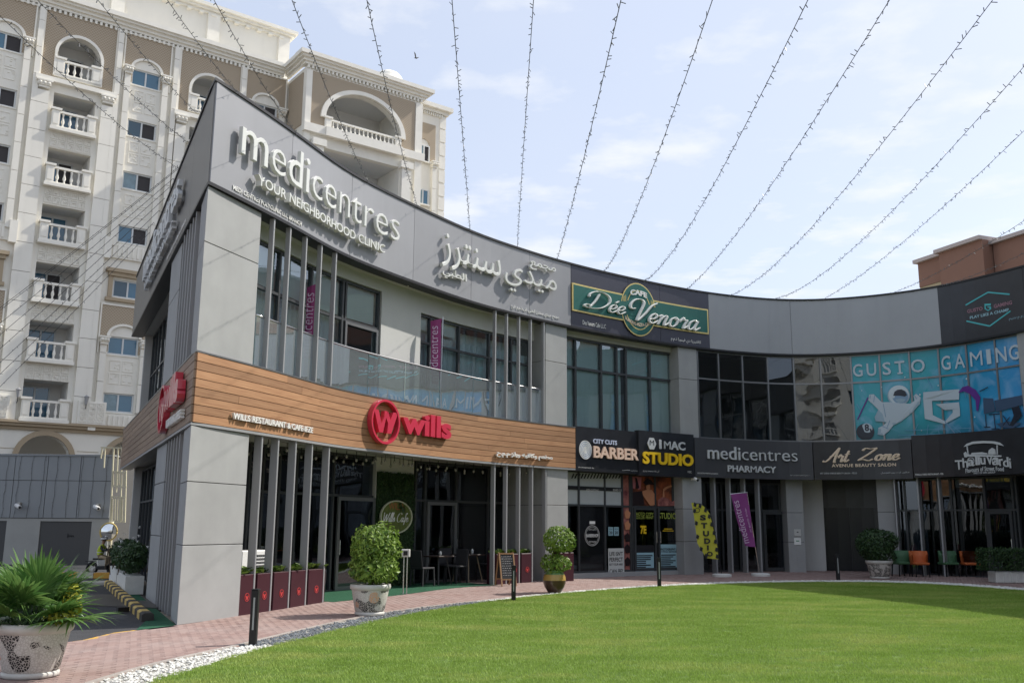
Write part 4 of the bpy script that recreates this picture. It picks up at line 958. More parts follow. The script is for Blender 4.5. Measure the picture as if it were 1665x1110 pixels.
# ------------------------------------------------------------------ ground floor shops
BO = -.5
bz = Z(1000, 768, BO); btr = Z(985, 822, BO)
g = GZ(S(1000, 930), BO)
bs0, bs1, bs2 = p1[1] + .01, S(1027, 850, BO), p2[0] - .01
part(MF, 'threshold', M_conc, MALL, bs0, bs2, g - .05, g + .14, -1.2, BO + .12)
part(MF, 'lintel', M_black, MALL, bs0, bs2, bz + .003, WB + .06, BO - .3, BO + .02)
M_frost = mat('frosted_film', (.42, .45, .46), .5, noise=.05, nscale=2); M_door_b = mat('black_door_glass', (.010, .011, .013), .06, 0, .6)
M_hot = mat('portrait_print', (.012, .008, .01), .35, 0, .5, col2=(.42, .11, .045), nscale=3.4)
M_hot2 = mat('rosy_print', (.10, .02, .03), .4, 0, .5, col2=(.55, .22, .18), nscale=3.5)
bcols = [S(x, 850, BO) for x in (942, 984.5, 1013)]
wb_ = window(MF, bs0, bs1 - .01, g + .14, bz, BO, bcols, [btr], M_gl_dk, .06, .08, pane_m=lambda i, j: (M_frost if i < 3 else M_hot2) if j == 1 else (M_gl_dk if i in (0, 2) else M_door_b if i == 1 else M_hot2))
part(MF, 'kiosk_strip', M_text_b, wb_, bs0 + .06, S(1012, 850, BO), Z(970, 797, BO), Z(970, 792, BO) + .02, BO - .02, BO - .012)
wi_ = window(MF, bs1 + .01, bs2, g + .14, bz, BO, [S(1066.7, 850, BO)], [btr], M_gl_dk, .07, .08, pane_m=lambda i, j: M_hot if j == 1 else M_gl_dk)
def C2(a, b): return (910 + a / 3.83, 690 + b / 3.83)
def bzz(px, o=BO): return MF.hit(px[0], px[1], o)
PB = BO + .012
def lets(body, a, b, zb, zt, m, parent, o=PB, conv=C2, **k):
    return letters(MF, body, conv(*a), conv(*b), conv(*zb), conv(*zt), o, m, parent, **k)
bp = thing('barber_posters', 'white slogan poster in the barber window beside the black door', 'poster', MF.P(S(1001, 912, BO), g, BO))
def sheet(root, a, b, m, o=PB - .004, conv=C2, name='sheet'):
    s0, z1 = MF.hit(*conv(*a), o); s1, z0 = MF.hit(*conv(*b), o); return MB().fbox(MF, s0, s1, z0, z1, o - .003, o).build(name, m, root)
sheet(bp, (302, 770), (403, 925), M_frost if False else mat('poster_white', (.55, .56, .54), .6))
for i, l in enumerate(("LIFE ISN'T", 'PERFECT', 'BUT YOUR HAIR', 'CAN BE!')):
    y = 790 + i * 36; h = 26 if i != 2 else 14
    lets(l, (310, y), (393, y), (350, y + h), (350, y), M_text_b, bp, split=False, bold=.015)
for x in (303, 338):
    t_p = thing('offer_poster', 'pale blue offer sheet, %s of the pair in the barber window' % ('left' if x == 303 else 'right'), 'poster', MF.P(bzz(C2(x, 660))[0], g, BO), 'pale blue offer sheets in the barber window')
    sheet(t_p, (x, 637), (x + 30, 690), M_pale); lets('20', (x + 5, 660), (x + 25, 660), (x + 10, 682), (x + 10, 662), M_text_b, t_p, split=False, bold=.03); lets('FROM', (x + 5, 650), (x + 25, 650), (x + 10, 656), (x + 10, 644), M_text_b, t_p, split=False)
# round emblem on the barber door
be = thing('barber_door_emblem', 'round white barbershop emblem on the black door glass', 'sign', MF.P(bzz(C2(203, 690))[0], g, BO))
u, z = bzz(C2(203, 690), PB); k = abs(bzz(C2(249, 690), PB)[0] - u)
MB().fring(MF, u, z, k, k, .012, PB - .002, PB, 28).build('ring', M_white, be); MB().fring(MF, u, z, k * .86, k * .86, .008, PB - .002, PB, 28).build('ring', M_white, be)
letters(MF, 'BARBERSHOP', u - k * .8, u + k * .8, z - .05, z + .05, PB, M_white, be, pix=False, split=False, bold=.02)
letters(MF, 'CITY CUTS', u - k * .45, u + k * .45, z + k * .5, z + k * .68, PB, M_white, be, pix=False, split=False)
letters(MF, 'MOST WANTED', u - k * .45, u + k * .45, z - k * .68, z - k * .52, PB, M_white, be, pix=False, split=False)
part(MF, 'notice', M_white, be, u - k * .35, u + k * .4, z + k * 1.12, z + k * 1.4, PB - .003, PB)
for l, a, b in (('KIDS CUTTING', 167, 243), ('BEARD CUT', 333, 392)): lets(l, (a, 406), (b, 406), (a, 413), (a, 400), M_white, wb_, BO - .005, split=False)
mb = MB()
for i in range(17):
    a = 70 + i * 19.5
    P = [bzz(C2(x, y), BO - .03) for x, y in ((a, 335), (a + 9, 335), (a + 22, 305), (a + 13, 305))]
    if P[2][0] < bcols[2]: mb.fpoly(MF, P, BO - .025)
mb.build('reflection_print', M_text_b, wb_)  # slanted dark stripes paint a reflection into the upper panes
# studio doors
for k_, (xa, xb) in enumerate(((1028.5, 1066), (1067.5, 1106))):
    door(MF, S(xa, 850, BO) + .04, S(xb, 850, BO) - .02, g + .15, btr - .03, BO + .05, M_gl_dk, fm=M_frame_l if False else M_frame, hside=1 if k_ == 0 else -1, fr=.07)
PS = BO + .062
stp = thing('studio_door_poster', 'photo copy and colour print notice with pale blue price list on the left studio door', 'poster', MF.P(bzz(C2(530, 800))[0], g, BO))
sheet(stp, (470, 797), (588, 912), M_pale, PS - .02); lets('PHOTO COPY', (468, 560), (585, 560), (470, 566), (470, 545), mat('lime_print', (.35, .42, .08), .5), stp, PS - .015, split=False, bold=.004)
lets('COLOR PRINT', (468, 580), (585, 580), (470, 586), (470, 568), MATS['lime_print'], stp, PS - .015, split=False, bold=.004)
lets('7E', (503, 655), (540, 655), (503, 680), (503, 628), M_yellow, stp, PS - .015, split=False, bold=.05)
sheet(stp, (470, 750), (588, 793), M_text_b, PS - .02); lets('050 000 0000', (495, 765), (575, 765), (495, 770), (495, 760), M_white, stp, PS - .015, split=False) if False else None
for i in range(8): sheet(stp, (478, 812 + i * 12), (478 + random.choice((60, 75, 90, 100)), 817 + i * 12), M_text_b, PS - .014, name='print_line')
stp = thing('studio_door_poster', 'studio notice above a pale blue typing services list on the right studio door', 'poster', MF.P(bzz(C2(680, 800))[0], g, BO))
sheet(stp, (622, 745), (740, 910), M_pale, PS - .02); lets('STUDIO', (616, 570), (726, 570), (620, 586), (620, 548), MATS['lime_print'], stp, PS - .015, split=False, bold=.01)
for i, (a, b) in enumerate(((650, 702), (642, 710))): sheet(stp, (a, 646 + i * 12), (b, 651 + i * 12), M_yellow, PS - .014, name='print_line')
lets('PHOTOGRAPHY &', (628, 775), (734, 775), (628, 783), (628, 768), M_text_b, stp, PS - .014, split=False, bold=.03); lets('TYPING SERVICES', (632, 790), (728, 790), (632, 796), (632, 786), M_text_b, stp, PS - .014, split=False, bold=.02)
for i in range(8): sheet(stp, (632, 808 + i * 12), (632 + random.choice((60, 75, 90, 97)), 813 + i * 12), M_text_b, PS - .014, name='print_line')
M_skinp = mat('skin_print', (.50, .22, .12), .4); M_hatp = mat('dark_print', (.02, .012, .014), .4); M_rosep = mat('rose_print', (.45, .16, .18), .4)
fg = thing('studio_portraits', 'dark red and orange portrait prints in the studio windows above the doors', 'poster', MF.P(S(1070, 790, BO), 2.4, BO))
def fig(pts, m, dz2=0, name='portrait_print'): MB().fpoly(MF, [bzz(C2(a, b), PB) for a, b in pts], PB - .01 + dz2).build(name, m, fg)
fig([(455, 325), (512, 325), (505, 400), (490, 405), (478, 345), (470, 400), (458, 395)], M_rosep); fig([(470, 330), (482, 332), (498, 395), (478, 400)], M_hatp, .003)
fig([(520, 360), (545, 335), (570, 345), (590, 375), (560, 372), (540, 378)], M_hatp, .006); fig([(540, 372), (562, 370), (566, 398), (552, 410), (540, 398)], M_skinp, .003); fig([(515, 415), (545, 402), (575, 405), (592, 430), (592, 500), (565, 505), (520, 440)], M_skinp, .002); fig([(455, 420), (515, 412), (530, 500), (455, 505)], M_hatp, .002)
fig([(645, 400), (665, 385), (695, 376), (702, 384), (672, 398), (652, 412), (655, 450), (642, 452)], M_skinp, .002); fig([(612, 470), (640, 450), (668, 455), (700, 480), (742, 460), (742, 505), (612, 505)], M_hot2, .002)
for y in (545, 615, 690, 760, 840): fig([(405, y), (425, y - 18), (442, y + 5), (436, y + 38), (412, y + 40)], M_skinp if y % 2 else M_hatp, .002)
# pharmacy
PHO = -1.0; g = GZ(S(1200, 930), PHO)
pz = Z(1200, 784, PHO); ptr = Z(1200, 829, PHO)
ph0, ph1 = p2[1] + .01, p3[0] - .01
window(MF, ph0, ph1, g, pz, PHO, [S(x, 850, PHO) for x in (1175, 1203, 1239)], [ptr], M_gl_dk, .06, .1)
part(MF, 'lintel', M_black, MALL, ph0, ph1, pz + .003, WB + .06, PHO - .3, PHO + .02)
door(MF, S(1240, 850, PHO), S(1277, 850, PHO), g + .02, ptr - .04, PHO + .06, M_gl_dk, hside=-1)
for xt in (1165, 1190, 1214, 1237): fin(MF, S(xt, 870, -.25), g - .03, WB - .02, -.25, .25, .06)
# recess between the pharmacy and the restaurant: black cladding, plain door
g = GZ(S(1380, 930), -2)
part(MF, 'recess_wall', M_blackp, MALL, p3[1], p4[0], g - .1, WB + .04, -2.4, -2.2)
part(MF, 'return_wall', M_conc2, MALL, p3[1], p3[1] + .72, g - .1, WB + .04, -2.19, -1.5)
mb = MB()
for k in range(5): mb.fbox(MF, p3[1] + .8 + k * .62, p3[1] + .8 + k * .62 + .6, g, 2.4 if k != 2 else 2.4, -2.19, -2.16)
mb.build('cladding_panel', M_darkgrey if False else mat('black_cladding', (.02, .021, .025), .25), MALL)
hb = p4[0] - .55
mb = MB(); mb.tube([MF.P(hb, 1.05, -2.16), MF.P(hb, 1.05, -2.1), MF.P(hb, 1.4, -2.1), MF.P(hb, 1.4, -2.16)], .012, 6); mb.build('door_pull', M_steel, MALL)
# right hand restaurant
RO = -.9; g = GZ(S(1600, 930), RO)
r0_, r1_ = p4[1] + .01, S(1659, 860, RO)
rtr = Z(1550, 829, RO)
window(MF, r0_, r1_, g - .02, WB - .02, RO, [S(x, 850, RO) for x in (1474, 1500, 1528, 1549, 1604, 1650)], [rtr], M_gl_dk, .06, .1)
for xt in (1458, 1496, 1530): fin(MF, S(xt, 850, -.2), g - .03, WB - .02, -.2, .25, .05)
door(MF, S(1607, 850, RO), S(1648, 850, RO), g, rtr - .04, RO + .06, M_gl_dk, hside=1)
curtain(MF, r0_ + .1, S(1503, 850, RO), g, rtr - .1, RO - .35, mat('grey_curtain', (.22, .26, .3), .9))
part(MF, 'roller_blind', M_blind, MALL, S(1555, 850, RO), S(1603, 850, RO), WB - .32, WB - .06, RO - .2, RO - .19)
part(MF, 'roller_blind', M_blind, MALL, S(1606, 850, RO), S(1645, 850, RO), WB - .2, WB - .06, RO - .2, RO - .19)
# ------------------------------------------------------------------ signs
def C5(a, b): return (300 + a / 3.083, 130 + b / 3.083)
def C6(a, b): return (640 + a / 3.083, 330 + b / 3.083)
def C4(a, b): return (1380 + a / 3.965, 700 + b / 3.965)
def C3(a, b): return (1100 + a / 4.11, 700 + b / 4.11)
def CD(a, b): return (910 + a / 3.826, 430 + b / 3.826)
def txt(F, body, conv, a, b, zb, zt, o, m, parent, **k): return letters(F, body, conv(*a), conv(*b), conv(*zb), conv(*zt), o, m, parent, **k)
bold_medi = {c: b for c, b in zip('medicntrs', (.012,) * 9)}
cl = thing('clinic_sign', 'large raised clinic lettering high on the sunlit grey parapet', 'sign', MF.P(S(520, 320), ZB, 0))
txt(MF, 'medicentres', C5, (270, 300), (1066, 760), (283, 378), (600, 383), .06, M_lightletter, cl, depth=.09, bold={'m': -.002, 'e': -.016, 'd': -.004, 'i': -.002, 'c': -.018, 'n': -.018, 't': -.018, 'r': -.018, 's': -.018}, bev=.007)
txt(MF, 'YOUR NEIGHBORHOOD CLINIC', C5, (345, 500), (987, 820), (365, 538), (345, 475), .05, M_lightletter, cl, depth=.12, bold=.0, bev=.005)
txt(MF, 'MEDI CENTRES POLYCLINIC LLC BRANCH', C5, (242, 540), (586, 712), (242, 549), (242, 525), .006, M_white, cl, depth=.012, bold=.004, split=False)
ca_ = thing('arabic_clinic_sign', 'raised arabic clinic lettering on the right half of the grey parapet', 'sign', MF.P(S(800, 430), ZB, 0))
txt(MF, arab('سنترز'), C6, (230, 300), (527, 350), (300, 345), (262, 158), .06, M_lightletter, ca_, depth=.09, bold=-.006, bev=.006, split=False)
txt(MF, arab('ميدي'), C6, (548, 400), (808, 430), (600, 448), (600, 320), .06, M_lightletter, ca_, depth=.09, bold=-.006, bev=.006, split=False)
txt(MF, arab('مجمع'), C6, (675, 320), (805, 345), (690, 335), (690, 292), .05, M_lightletter, ca_, depth=.08, bold=.012, bev=.006, split=False)
txt(MF, arab('الطبي'), C6, (234, 360), (356, 375), (270, 385), (270, 328), .05, M_lightletter, ca_, depth=.08, bold=.01, bev=.006, split=False)
txt(MF, arab('مجمع ميدي سنترز الطبي ش.ذ.م.م فرع'), C6, (588, 520), (829, 570), (590, 532), (590, 506), .006, M_white, ca_, depth=.012, bold=.008, split=False)
# the same clinic sign along the left side
M_side_l = M_silver
cs2 = thing('side_clinic_sign', 'raised grey clinic lettering on the shaded side parapet, seen edge on', 'sign', LF.P(8, ZB, 0))
letters(LF, 'medicentres', LL - 11.5, LL - 3.6, 8.45, 9.25, .05, M_side_l, cs2, depth=.1, bold=.012, bev=.006, pix=False)
letters(LF, 'YOUR NEIGHBORHOOD CLINIC', LL - 10.9, LL - 4.4, 8.05, 8.27, .04, M_side_l, cs2, depth=.1, bold=.02, pix=False)
letters(LF, 'MEDI CENTRES POLYCLINIC LLC BRANCH', LL - 6.3, LL - 3.0, 7.82, 7.9, .006, M_white, cs2, depth=.01, pix=False, split=False)
# wills
def C7(a, b): return (380 + a / 3.083, 400 + b / 3.083)
ws = thing('restaurant_sign', 'red raised restaurant name and ringed W emblem on the sunlit wood band', 'sign', MF.P(S(660, 700), WB, 0))
u, z = MF.hit(*C7(757, 880), .12); ru = abs(MF.hit(*C7(828, 890), .12)[0] - u); rz_ = MF.hit(*C7(757, 768), .12)[1] - z
MB().fring(MF, u, z, ru, rz_, .055, .03, .16, 40).build('ring', M_red, ws)
def solidpoly(F, P, o0, o1, m, parent, name='letter'):
    n = len(P); V = [F.P(a, b, o) for o in (o0, o1) for a, b in P]; Fc = [tuple(range(n, 2 * n)), tuple(range(n))[::-1]] + [(i, (i + 1) % n, n + (i + 1) % n, n + i) for i in range(n)]
    return mobj(name, V, Fc, m, parent)
def wmark(F, u, z, ru, rz, o0, o1, parent, m):
    # two leaning strokes of a split W
    for q in ([(-.82, .48), (-.52, .48), (-.28, -.1), (-.1, .22), (-.1, .48), (.1, .48), (-.16, -.5), (-.42, -.5)], [(.0, .22), (.16, .48), (.32, .1), (.52, .48), (.85, .48), (.42, -.5), (.12, -.5), (.18, -.05)]):
        solidpoly(F, [(u + a * ru, z + b * rz) for a, b in q], o0, o1, m, parent)
wmark(MF, u, z, ru, rz_, .05, .15, ws, M_red)
M_white_side = M_white
txt(MF, 'wills', C7, (832, 900), (1076, 950), (840, 938), (930, 838), .04, M_red, ws, depth=.10, bold=.035)
txt(MF, 'WILLS RESTAURANT & CAFE-IFZE', C7, (-12, 860), (388, 920), (0, 868), (0, 836), .04, M_white, ws, depth=.05, bold=.006)
def CW(a, b): return (660 + a / 3.7, 680 + b / 3.7)
txt(MF, arab('مطعم وكافيه ويلز-م.م.ح'), CW, (540, 215), (876, 240), (600, 236), (600, 198), .04, M_white, ws, depth=.05, bold=.02, split=False)
w2 = thing('side_restaurant_sign', 'red restaurant sign on the shaded left side of the wood band', 'sign', LF.P(LL - 2.5, WB, 0))
ua, ub = SL(270, 690, .1), SL(284, 670, .1)
u = LL - 3.55; z = 3.95
MB().fring(LF, u, z, .55, .5, .06, .03, .16, 32).build('ring', M_red, w2); wmark(LF, u, z, .55, .5, .05, .15, w2, M_red)
letters(LF, 'wills', LL - 2.9, LL - .75, 3.8, 4.4, .04, M_red, w2, depth=.14, bold=.055, pix=False)
letters(LF, 'WILLS RESTAURANT & CAFE-IFZE', LL - 2.9, LL - .7, 3.5, 3.66, .03, M_white, w2, depth=.08, bold=.02, pix=False)
# cafe sign on the navy panels
dv = thing('green_cafe_sign', 'long green cafe sign with gold border and white script on the navy parapet', 'sign', MF.P(S(1040, 500), ZB, 0))
OD = .05
def dz_(a, b, o=OD): return MF.hit(*CD(a, b), o)
L0 = dz_(80, 200)[0]; R0 = dz_(926, 350)[0]; zt_ = dz_(80, 115)[1]; zb_ = dz_(85, 290)[1]
zt_r = dz_(918, 275)[1]; zb_r = dz_(926, 430)[1]; zt_ = (zt_ + zt_r) / 2; zb_ = (zb_ + zb_r) / 2
part(MF, 'border', M_gold, dv, L0, R0, zb_, zt_, .005, .045); part(MF, 'face', M_green_s, dv, L0 + .05, R0 - .05, zb_ + .05, zt_ - .05, .04, OD)
cu, _ = dz_(490, 285); cz = (zt_ + zb_) / 2 + .02; rr = (R0 - L0) * .118
mb = MB(); mb.fell(MF, cu, cz, rr + .07, rr + .17, OD + .004, 40); mb.build('medallion_border', M_gold, dv)
mb = MB(); mb.fell(MF, cu, cz, rr + .03, rr + .13, OD + .008, 40); mb.build('medallion', M_green_s, dv)
MB().fring(MF, cu, cz, rr - .18, rr - .08, .03, OD + .008, OD + .014, 30, PI * .12, PI * .88).build('arc', M_gold, dv)
MB().fring(MF, cu, cz, rr - .14, rr - .04, .03, OD + .008, OD + .014, 30, PI * 1.12, PI * 1.88).build('arc', M_gold, dv)
part(MF, 'face', M_green_s, dv, cu - rr - .2, cu + rr + .2, zb_ + .22, zt_ - .25, OD + .008, OD + .016)
mb = MB()
for sg in (-1, 1):
    for k in range(3):
        u_ = cu + sg * (rr * .80 + k * .055); mb.fbox(MF, u_ - .01, u_ + .01, zt_ - .24, zt_ - .02 - k * .03, OD + .008, OD + .013)
mb.build('ray', M_gold, dv)
letters(MF, 'CAFE', cu - .38, cu + .38, zt_ + .0, zt_ + .18, OD + .012, M_white, dv, pix=False, bold=.04, depth=.02, arc=.05)
letters(MF, 'BURGERS-PIZZA-CAKES', cu - .62, cu + .62, zb_ + .06, zb_ + .17, OD + .012, M_cream, dv, pix=False, bold=.02, depth=.01, arc=-.16)
script_letters(MF, 'Dée', CD(140, 260), CD(408, 310), CD(210, 280), CD(220, 165), OD + .03, M_lightletter, dv, .07, .17, .35)
script_letters(MF, 'Venora', CD(428, 300), CD(872, 380), CD(540, 365), CD(530, 222), OD + .03, M_lightletter, dv, .07, .17, .35)
txt(MF, 'Dee Venora Cafe L.L.C', CD, (143, 362), (287, 392), (143, 372), (143, 345), .008, M_white, dv, split=False, depth=.006)
txt(MF, arab('كافتيريا دي فينورا ذ.م.م'), CD, (692, 460), (879, 480), (720, 480), (720, 452), .008, M_white, dv, split=False, depth=.006)
# shop signs on black panels
def board(root, xa, xb, y, m, o=.0, z0=WB - .06, z1=ST + .03):
    a, b = S(xa, y, o), S(xb, y, o); MB().fbox(MF, a + .01, b - .01, z0, z1, -.115, o).build('panel', m, root); return a, b
C2_ = C2
bb = thing('barber_sign', 'black barber shop sign with white and peach letters and a spiral oval', 'sign', MF.P(S(987, 740), WB, 0))
board(bb, 936, 1038, 740, M_blackp)
txt(MF, 'CITY CUTS', C2_, (206, 105), (354, 115), (206, 116), (206, 88), .02, M_pr1 if False else mat('cool_white', (.62, .68, .85), .35), bb, depth=.03, bold=.012)
txt(MF, 'BARBER', C2_, (207, 165), (488, 195), (207, 205), (207, 132), .02, mat('peach_letter', (.80, .58, .46), .35), bb, depth=.05, bold=.028)
u, z = MF.hit(*C2_(160, 157), .02); k = abs(MF.hit(*C2_(199, 157), .02)[0] - u); kz = abs(MF.hit(*C2_(160, 99), .02)[1] - z)
MB().fell(MF, u, z, k, kz, .016, 30).build('oval', mat('cool_white2', (.35, .42, .55), .35), bb)
for i in range(5): MB().fring(MF, u, z, k * (1 - .2 * i), kz * (1 - .2 * i), k * .08, .012, .03, 28).build('ring', M_white, bb)
letters(MF, '1', u - .05, u + .05, z - .12, z + .1, .02, M_white, bb, pix=False, split=False)
txt(MF, 'CITY CUTS GENTS SALON - FZC', C2_, (116, 265), (214, 270), (116, 268), (116, 261), .006, M_white, bb, split=False)
txt(MF, arab('سيتي كاتس للحلاقة' if False else 'سيتي كاتس'), C2_, (392, 280), (488, 285), (392, 287), (392, 278), .006, M_white, bb, split=False)
im = thing('studio_sign', 'black studio sign with grey upper word and big yellow word below', 'sign', MF.P(S(1083, 740), WB, 0))
board(im, 1038.5, 1129, 740, M_blackp, .07, WB - .1, ST + .08)
txt(MF, 'i', C2_, (617, 120), (632, 120), (617, 150), (617, 92), .09, M_silver, im, depth=.03, bold=.05, split=False)
txt(MF, 'MAC', C2_, (648, 120), (779, 130), (648, 153), (648, 100), .09, M_silver, im, depth=.03, bold=.03)
txt(MF, 'STUDIO', C2_, (514, 205), (830, 225), (516, 243), (516, 166), .09, M_yellow, im, depth=.04, bold=.038)
u, z = MF.hit(*C2_(573, 118), .09); k = abs(MF.hit(*C2_(600, 118), .09)[0] - u)
solidpoly(MF, [(u + k * math.cos(a), z + k * 1.1 * math.sin(a)) for a in [i * PI / 3 for i in range(6)]], .075, .1, M_silver, im, 'hexagon')
letters(MF, 'M', u - k * .5, u + k * .5, z - k * .3, z + k * .55, .103, M_text_b, im, pix=False, split=False, bold=.03)
txt(MF, arab('آي ماك ستوديو م.م.ح'), C2_, (520, 287), (620, 290), (520, 294), (520, 280), .075, M_white, im, split=False)
txt(MF, 'FZC', C2_, (798, 295), (822, 297), (798, 300), (798, 289), .075, M_white, im, split=False)
ph = thing('pharmacy_sign', 'dark grey pharmacy sign with silver letters above the fins', 'sign', MF.P(S(1225, 745), WB, 0))
board(ph, 1129.5, 1322, 745, M_darkgrey, .0, WB - .06, ST + .0)
txt(MF, 'medicentres', C3, (204, 170), (806, 180), (206, 186), (430, 110), .03, M_silver, ph, depth=.05, bold={'m': .006, 'e': -.004, 'd': .004, 'i': .006, 'c': -.012, 'n': -.012, 't': -.012, 'r': -.012, 's': -.012})
txt(MF, 'PHARMACY', C3, (340, 250), (664, 260), (341, 273), (341, 229), .03, M_silver, ph, depth=.04, bold=.018)
txt(MF, 'MEDI CENTRES PHARMACY LLC BRANCH', C3, (140, 282), (276, 284), (140, 286), (140, 277), .006, M_white, ph, split=False)
txt(MF, arab('صيدلية ميدي سنترز ش.ذ.م.م'), C3, (760, 296), (888, 298), (760, 302), (760, 291), .006, M_white, ph, split=False)
az = thing('salon_sign', 'black beauty salon sign with cream script lettering', 'sign', MF.P(S(1403, 745), WB, 0))
board(az, 1322.5, 1483, 745, M_blackp, .0, WB - .06, ST + .0)
script_letters(MF, 'Art', C3(972, 200), C3(1165, 200), C3(1000, 215), C3(1090, 112), .02, M_cream, az, .04, .26, .3)
script_letters(MF, 'Zone', C4(55, 190), C4(336, 180), C4(100, 196), C4(100, 110), .02, M_cream, az, .04, .26, .3)
letters(MF, 'AVENUE BEAUTY SALON', S(*C3(1037, 232), .02), S(*C4(306, 225), .02), Z(*C3(1040, 243), .02), Z(*C3(1040, 222), .02), .02, M_cream, az, pix=False, depth=.02, bold=.025, spacing=1.1)
txt(MF, 'ART ZONE AVENUE BEAUTY SALON - FZCO', C3, (960, 284), (1205, 286), (960, 289), (960, 279), .006, M_silver, az, split=False)
txt(MF, arab('صالون ارت زون للتجميل'), C4, (207, 270), (392, 272), (210, 277), (210, 265), .006, M_silver, az, split=False)
tv = thing('street_food_sign', 'black street food sign with a silver food cart drawing above arched letters', 'sign', MF.P(S(1600, 740), WB, 0))
board(tv, 1483.5, 1700, 745, M_blackp, .02, WB - .03, ST + .12)
OT = .045
def t4(a, b): return MF.hit(*C4(a, b), OT)
z0 = t4(700, 225)[1]; z1 = t4(700, 178)[1]
xsT = [690, 738, 775, 812, 838, 855, 890, 930, 975, 1008, 1035]; body = 'ThalluVardi'
for i, ch in enumerate('ThalluVardi'):
    xw = {'T': 46, 'h': 34, 'a': 46, 'l': 14, 'u': 32, 'V': 44, 'r': 24, 'd': 36, 'i': 10}[ch]
    x0_ = {0: 690, 1: 738, 2: 768, 3: 822, 4: 838, 5: 855, 6: 893, 7: 930, 8: 976, 9: 1000, 10: 1040}[i]
    t = (x0_ + xw / 2 - 868) / 180; dzz = -.16 * t * t * 1.0
    h = .30 if ch in 'Thlldi' or i in (3, 4) else .22
    if ch == 'V': h = .30
    c_ = t4(x0_ + xw / 2, 230)[0]; wd = abs(t4(x0_ + xw, 230)[0] - t4(x0_, 230)[0])
    zb = t4(868, 218)[1] + dzz
    letters(MF, ch, c_ - wd / 2, c_ + wd / 2, zb, zb + h, OT, M_silver, tv, pix=False, depth=.03, bold=.015, split=False, name='letter')
for x in (790, 950):
    u, z = t4(x, 195); MB().fring(MF, u, z, .12, .12, .02, OT, OT + .03, 20).build('wheel', M_silver, tv); MB().fring(MF, u, z, .05, .05, .012, OT, OT + .03, 14).build('hub', M_silver, tv)
letters(MF, 'Flavours of Street Food', t4(752, 250)[0], t4(1000, 245)[0], t4(868, 268)[1], t4(868, 238)[1], OT, M_silver, tv, pix=False, bold=.02, arc=.04, split=False)
letters(MF, 'PART OF WFS GROUP', t4(805, 265)[0], t4(945, 262)[0], t4(868, 272)[1] - .02, t4(868, 260)[1] - .02, OT, M_silver, tv, pix=False, bold=.02, split=False)
txt(MF, 'THALLU VARDI RESTAURANT - FZE', C4, (428, 283), (610, 280), (430, 288), (430, 277), .026, M_white, tv, split=False, bold=.02)
def cart(P, name, oo=.0): solidpoly(MF, [t4(a, b) for a, b in P], OT - .01, OT + .02 + oo, M_silver, tv, name)
cart([(742, 104), (762, 84), (800, 70), (870, 65), (940, 68), (975, 76), (1000, 98), (978, 92), (930, 82), (870, 80), (800, 86), (765, 98)], 'cart_roof')
cart([(765, 152), (985, 158), (985, 168), (762, 166)], 'cart_deck'); cart([(760, 100), (767, 99), (775, 152), (768, 152)], 'cart_post'); cart([(955, 92), (961, 92), (962, 152), (956, 152)], 'cart_post')
cart([(742, 145), (755, 135), (768, 150), (762, 172), (748, 170)], 'cart_seat'); cart([(900, 152), (905, 125), (925, 110), (945, 120), (950, 152)], 'cart_goods'); cart([(790, 152), (795, 142), (860, 138), (895, 145), (895, 152)], 'cart_goods')
# gaming sign on the black parapet
gg = thing('gaming_sign', 'thin teal hexagon lines with faint gaming lettering on the black parapet', 'sign', MF.P(S(1600, 500), ZB, 0))
def s6(a, b, o=.012): return MF.hit(1320 + a / 3.7, 440 + b / 3.7, o)
for P in ([(925, 207), (1060, 130)], [(1060, 130), (1190, 142)], [(930, 303), (1070, 333)], [(1070, 333), (1195, 242)]):
    MB().fstroke(MF, [s6(*p) for p in P], .045, .012).build('line', M_teal, gg)
G6_ = lambda a, b: (1320 + a / 3.7, 440 + b / 3.7)
txt(MF, 'GUSTO', G6_, (934, 240), (1028, 230), (936, 256), (936, 234), .012, M_pink, gg, bold=.03, split=False)
txt(MF, 'GAMING', G6_, (1094, 210), (1204, 190), (1096, 226), (1096, 203), .012, M_pink, gg, bold=.03, split=False)
txt(MF, 'PLAY LIKE A CHAMP', G6_, (950, 275), (1186, 240), (955, 286), (955, 268), .012, MATS['cool_white'], gg, bold=.03, split=True, depth=.004) if False else txt(MF, 'PLAY LIKE A CHAMP', G6_, (950, 275), (1186, 240), (1068, 268), (1068, 250), .012, M_pale, gg, bold=.03, split=False)
for q in ([(1038, 200), (1078, 197), (1076, 210), (1046, 210)], [(1038, 200), (1046, 210), (1048, 228), (1040, 230)], [(1040, 230), (1048, 228), (1062, 236), (1060, 243)], [(1060, 243), (1062, 236), (1072, 226), (1080, 230)], [(1056, 217), (1078, 215), (1080, 230), (1070, 228), (1068, 222), (1058, 222)]):
    MB().fpoly(MF, [s6(a, b) for a, b in q], .014).build('emblem', M_teal, gg)
txt(MF, arab('ج م م-جنيم'), G6_, (1186, 295), (1290, 278), (1190, 302), (1190, 284), .012, M_pale, gg, split=False)
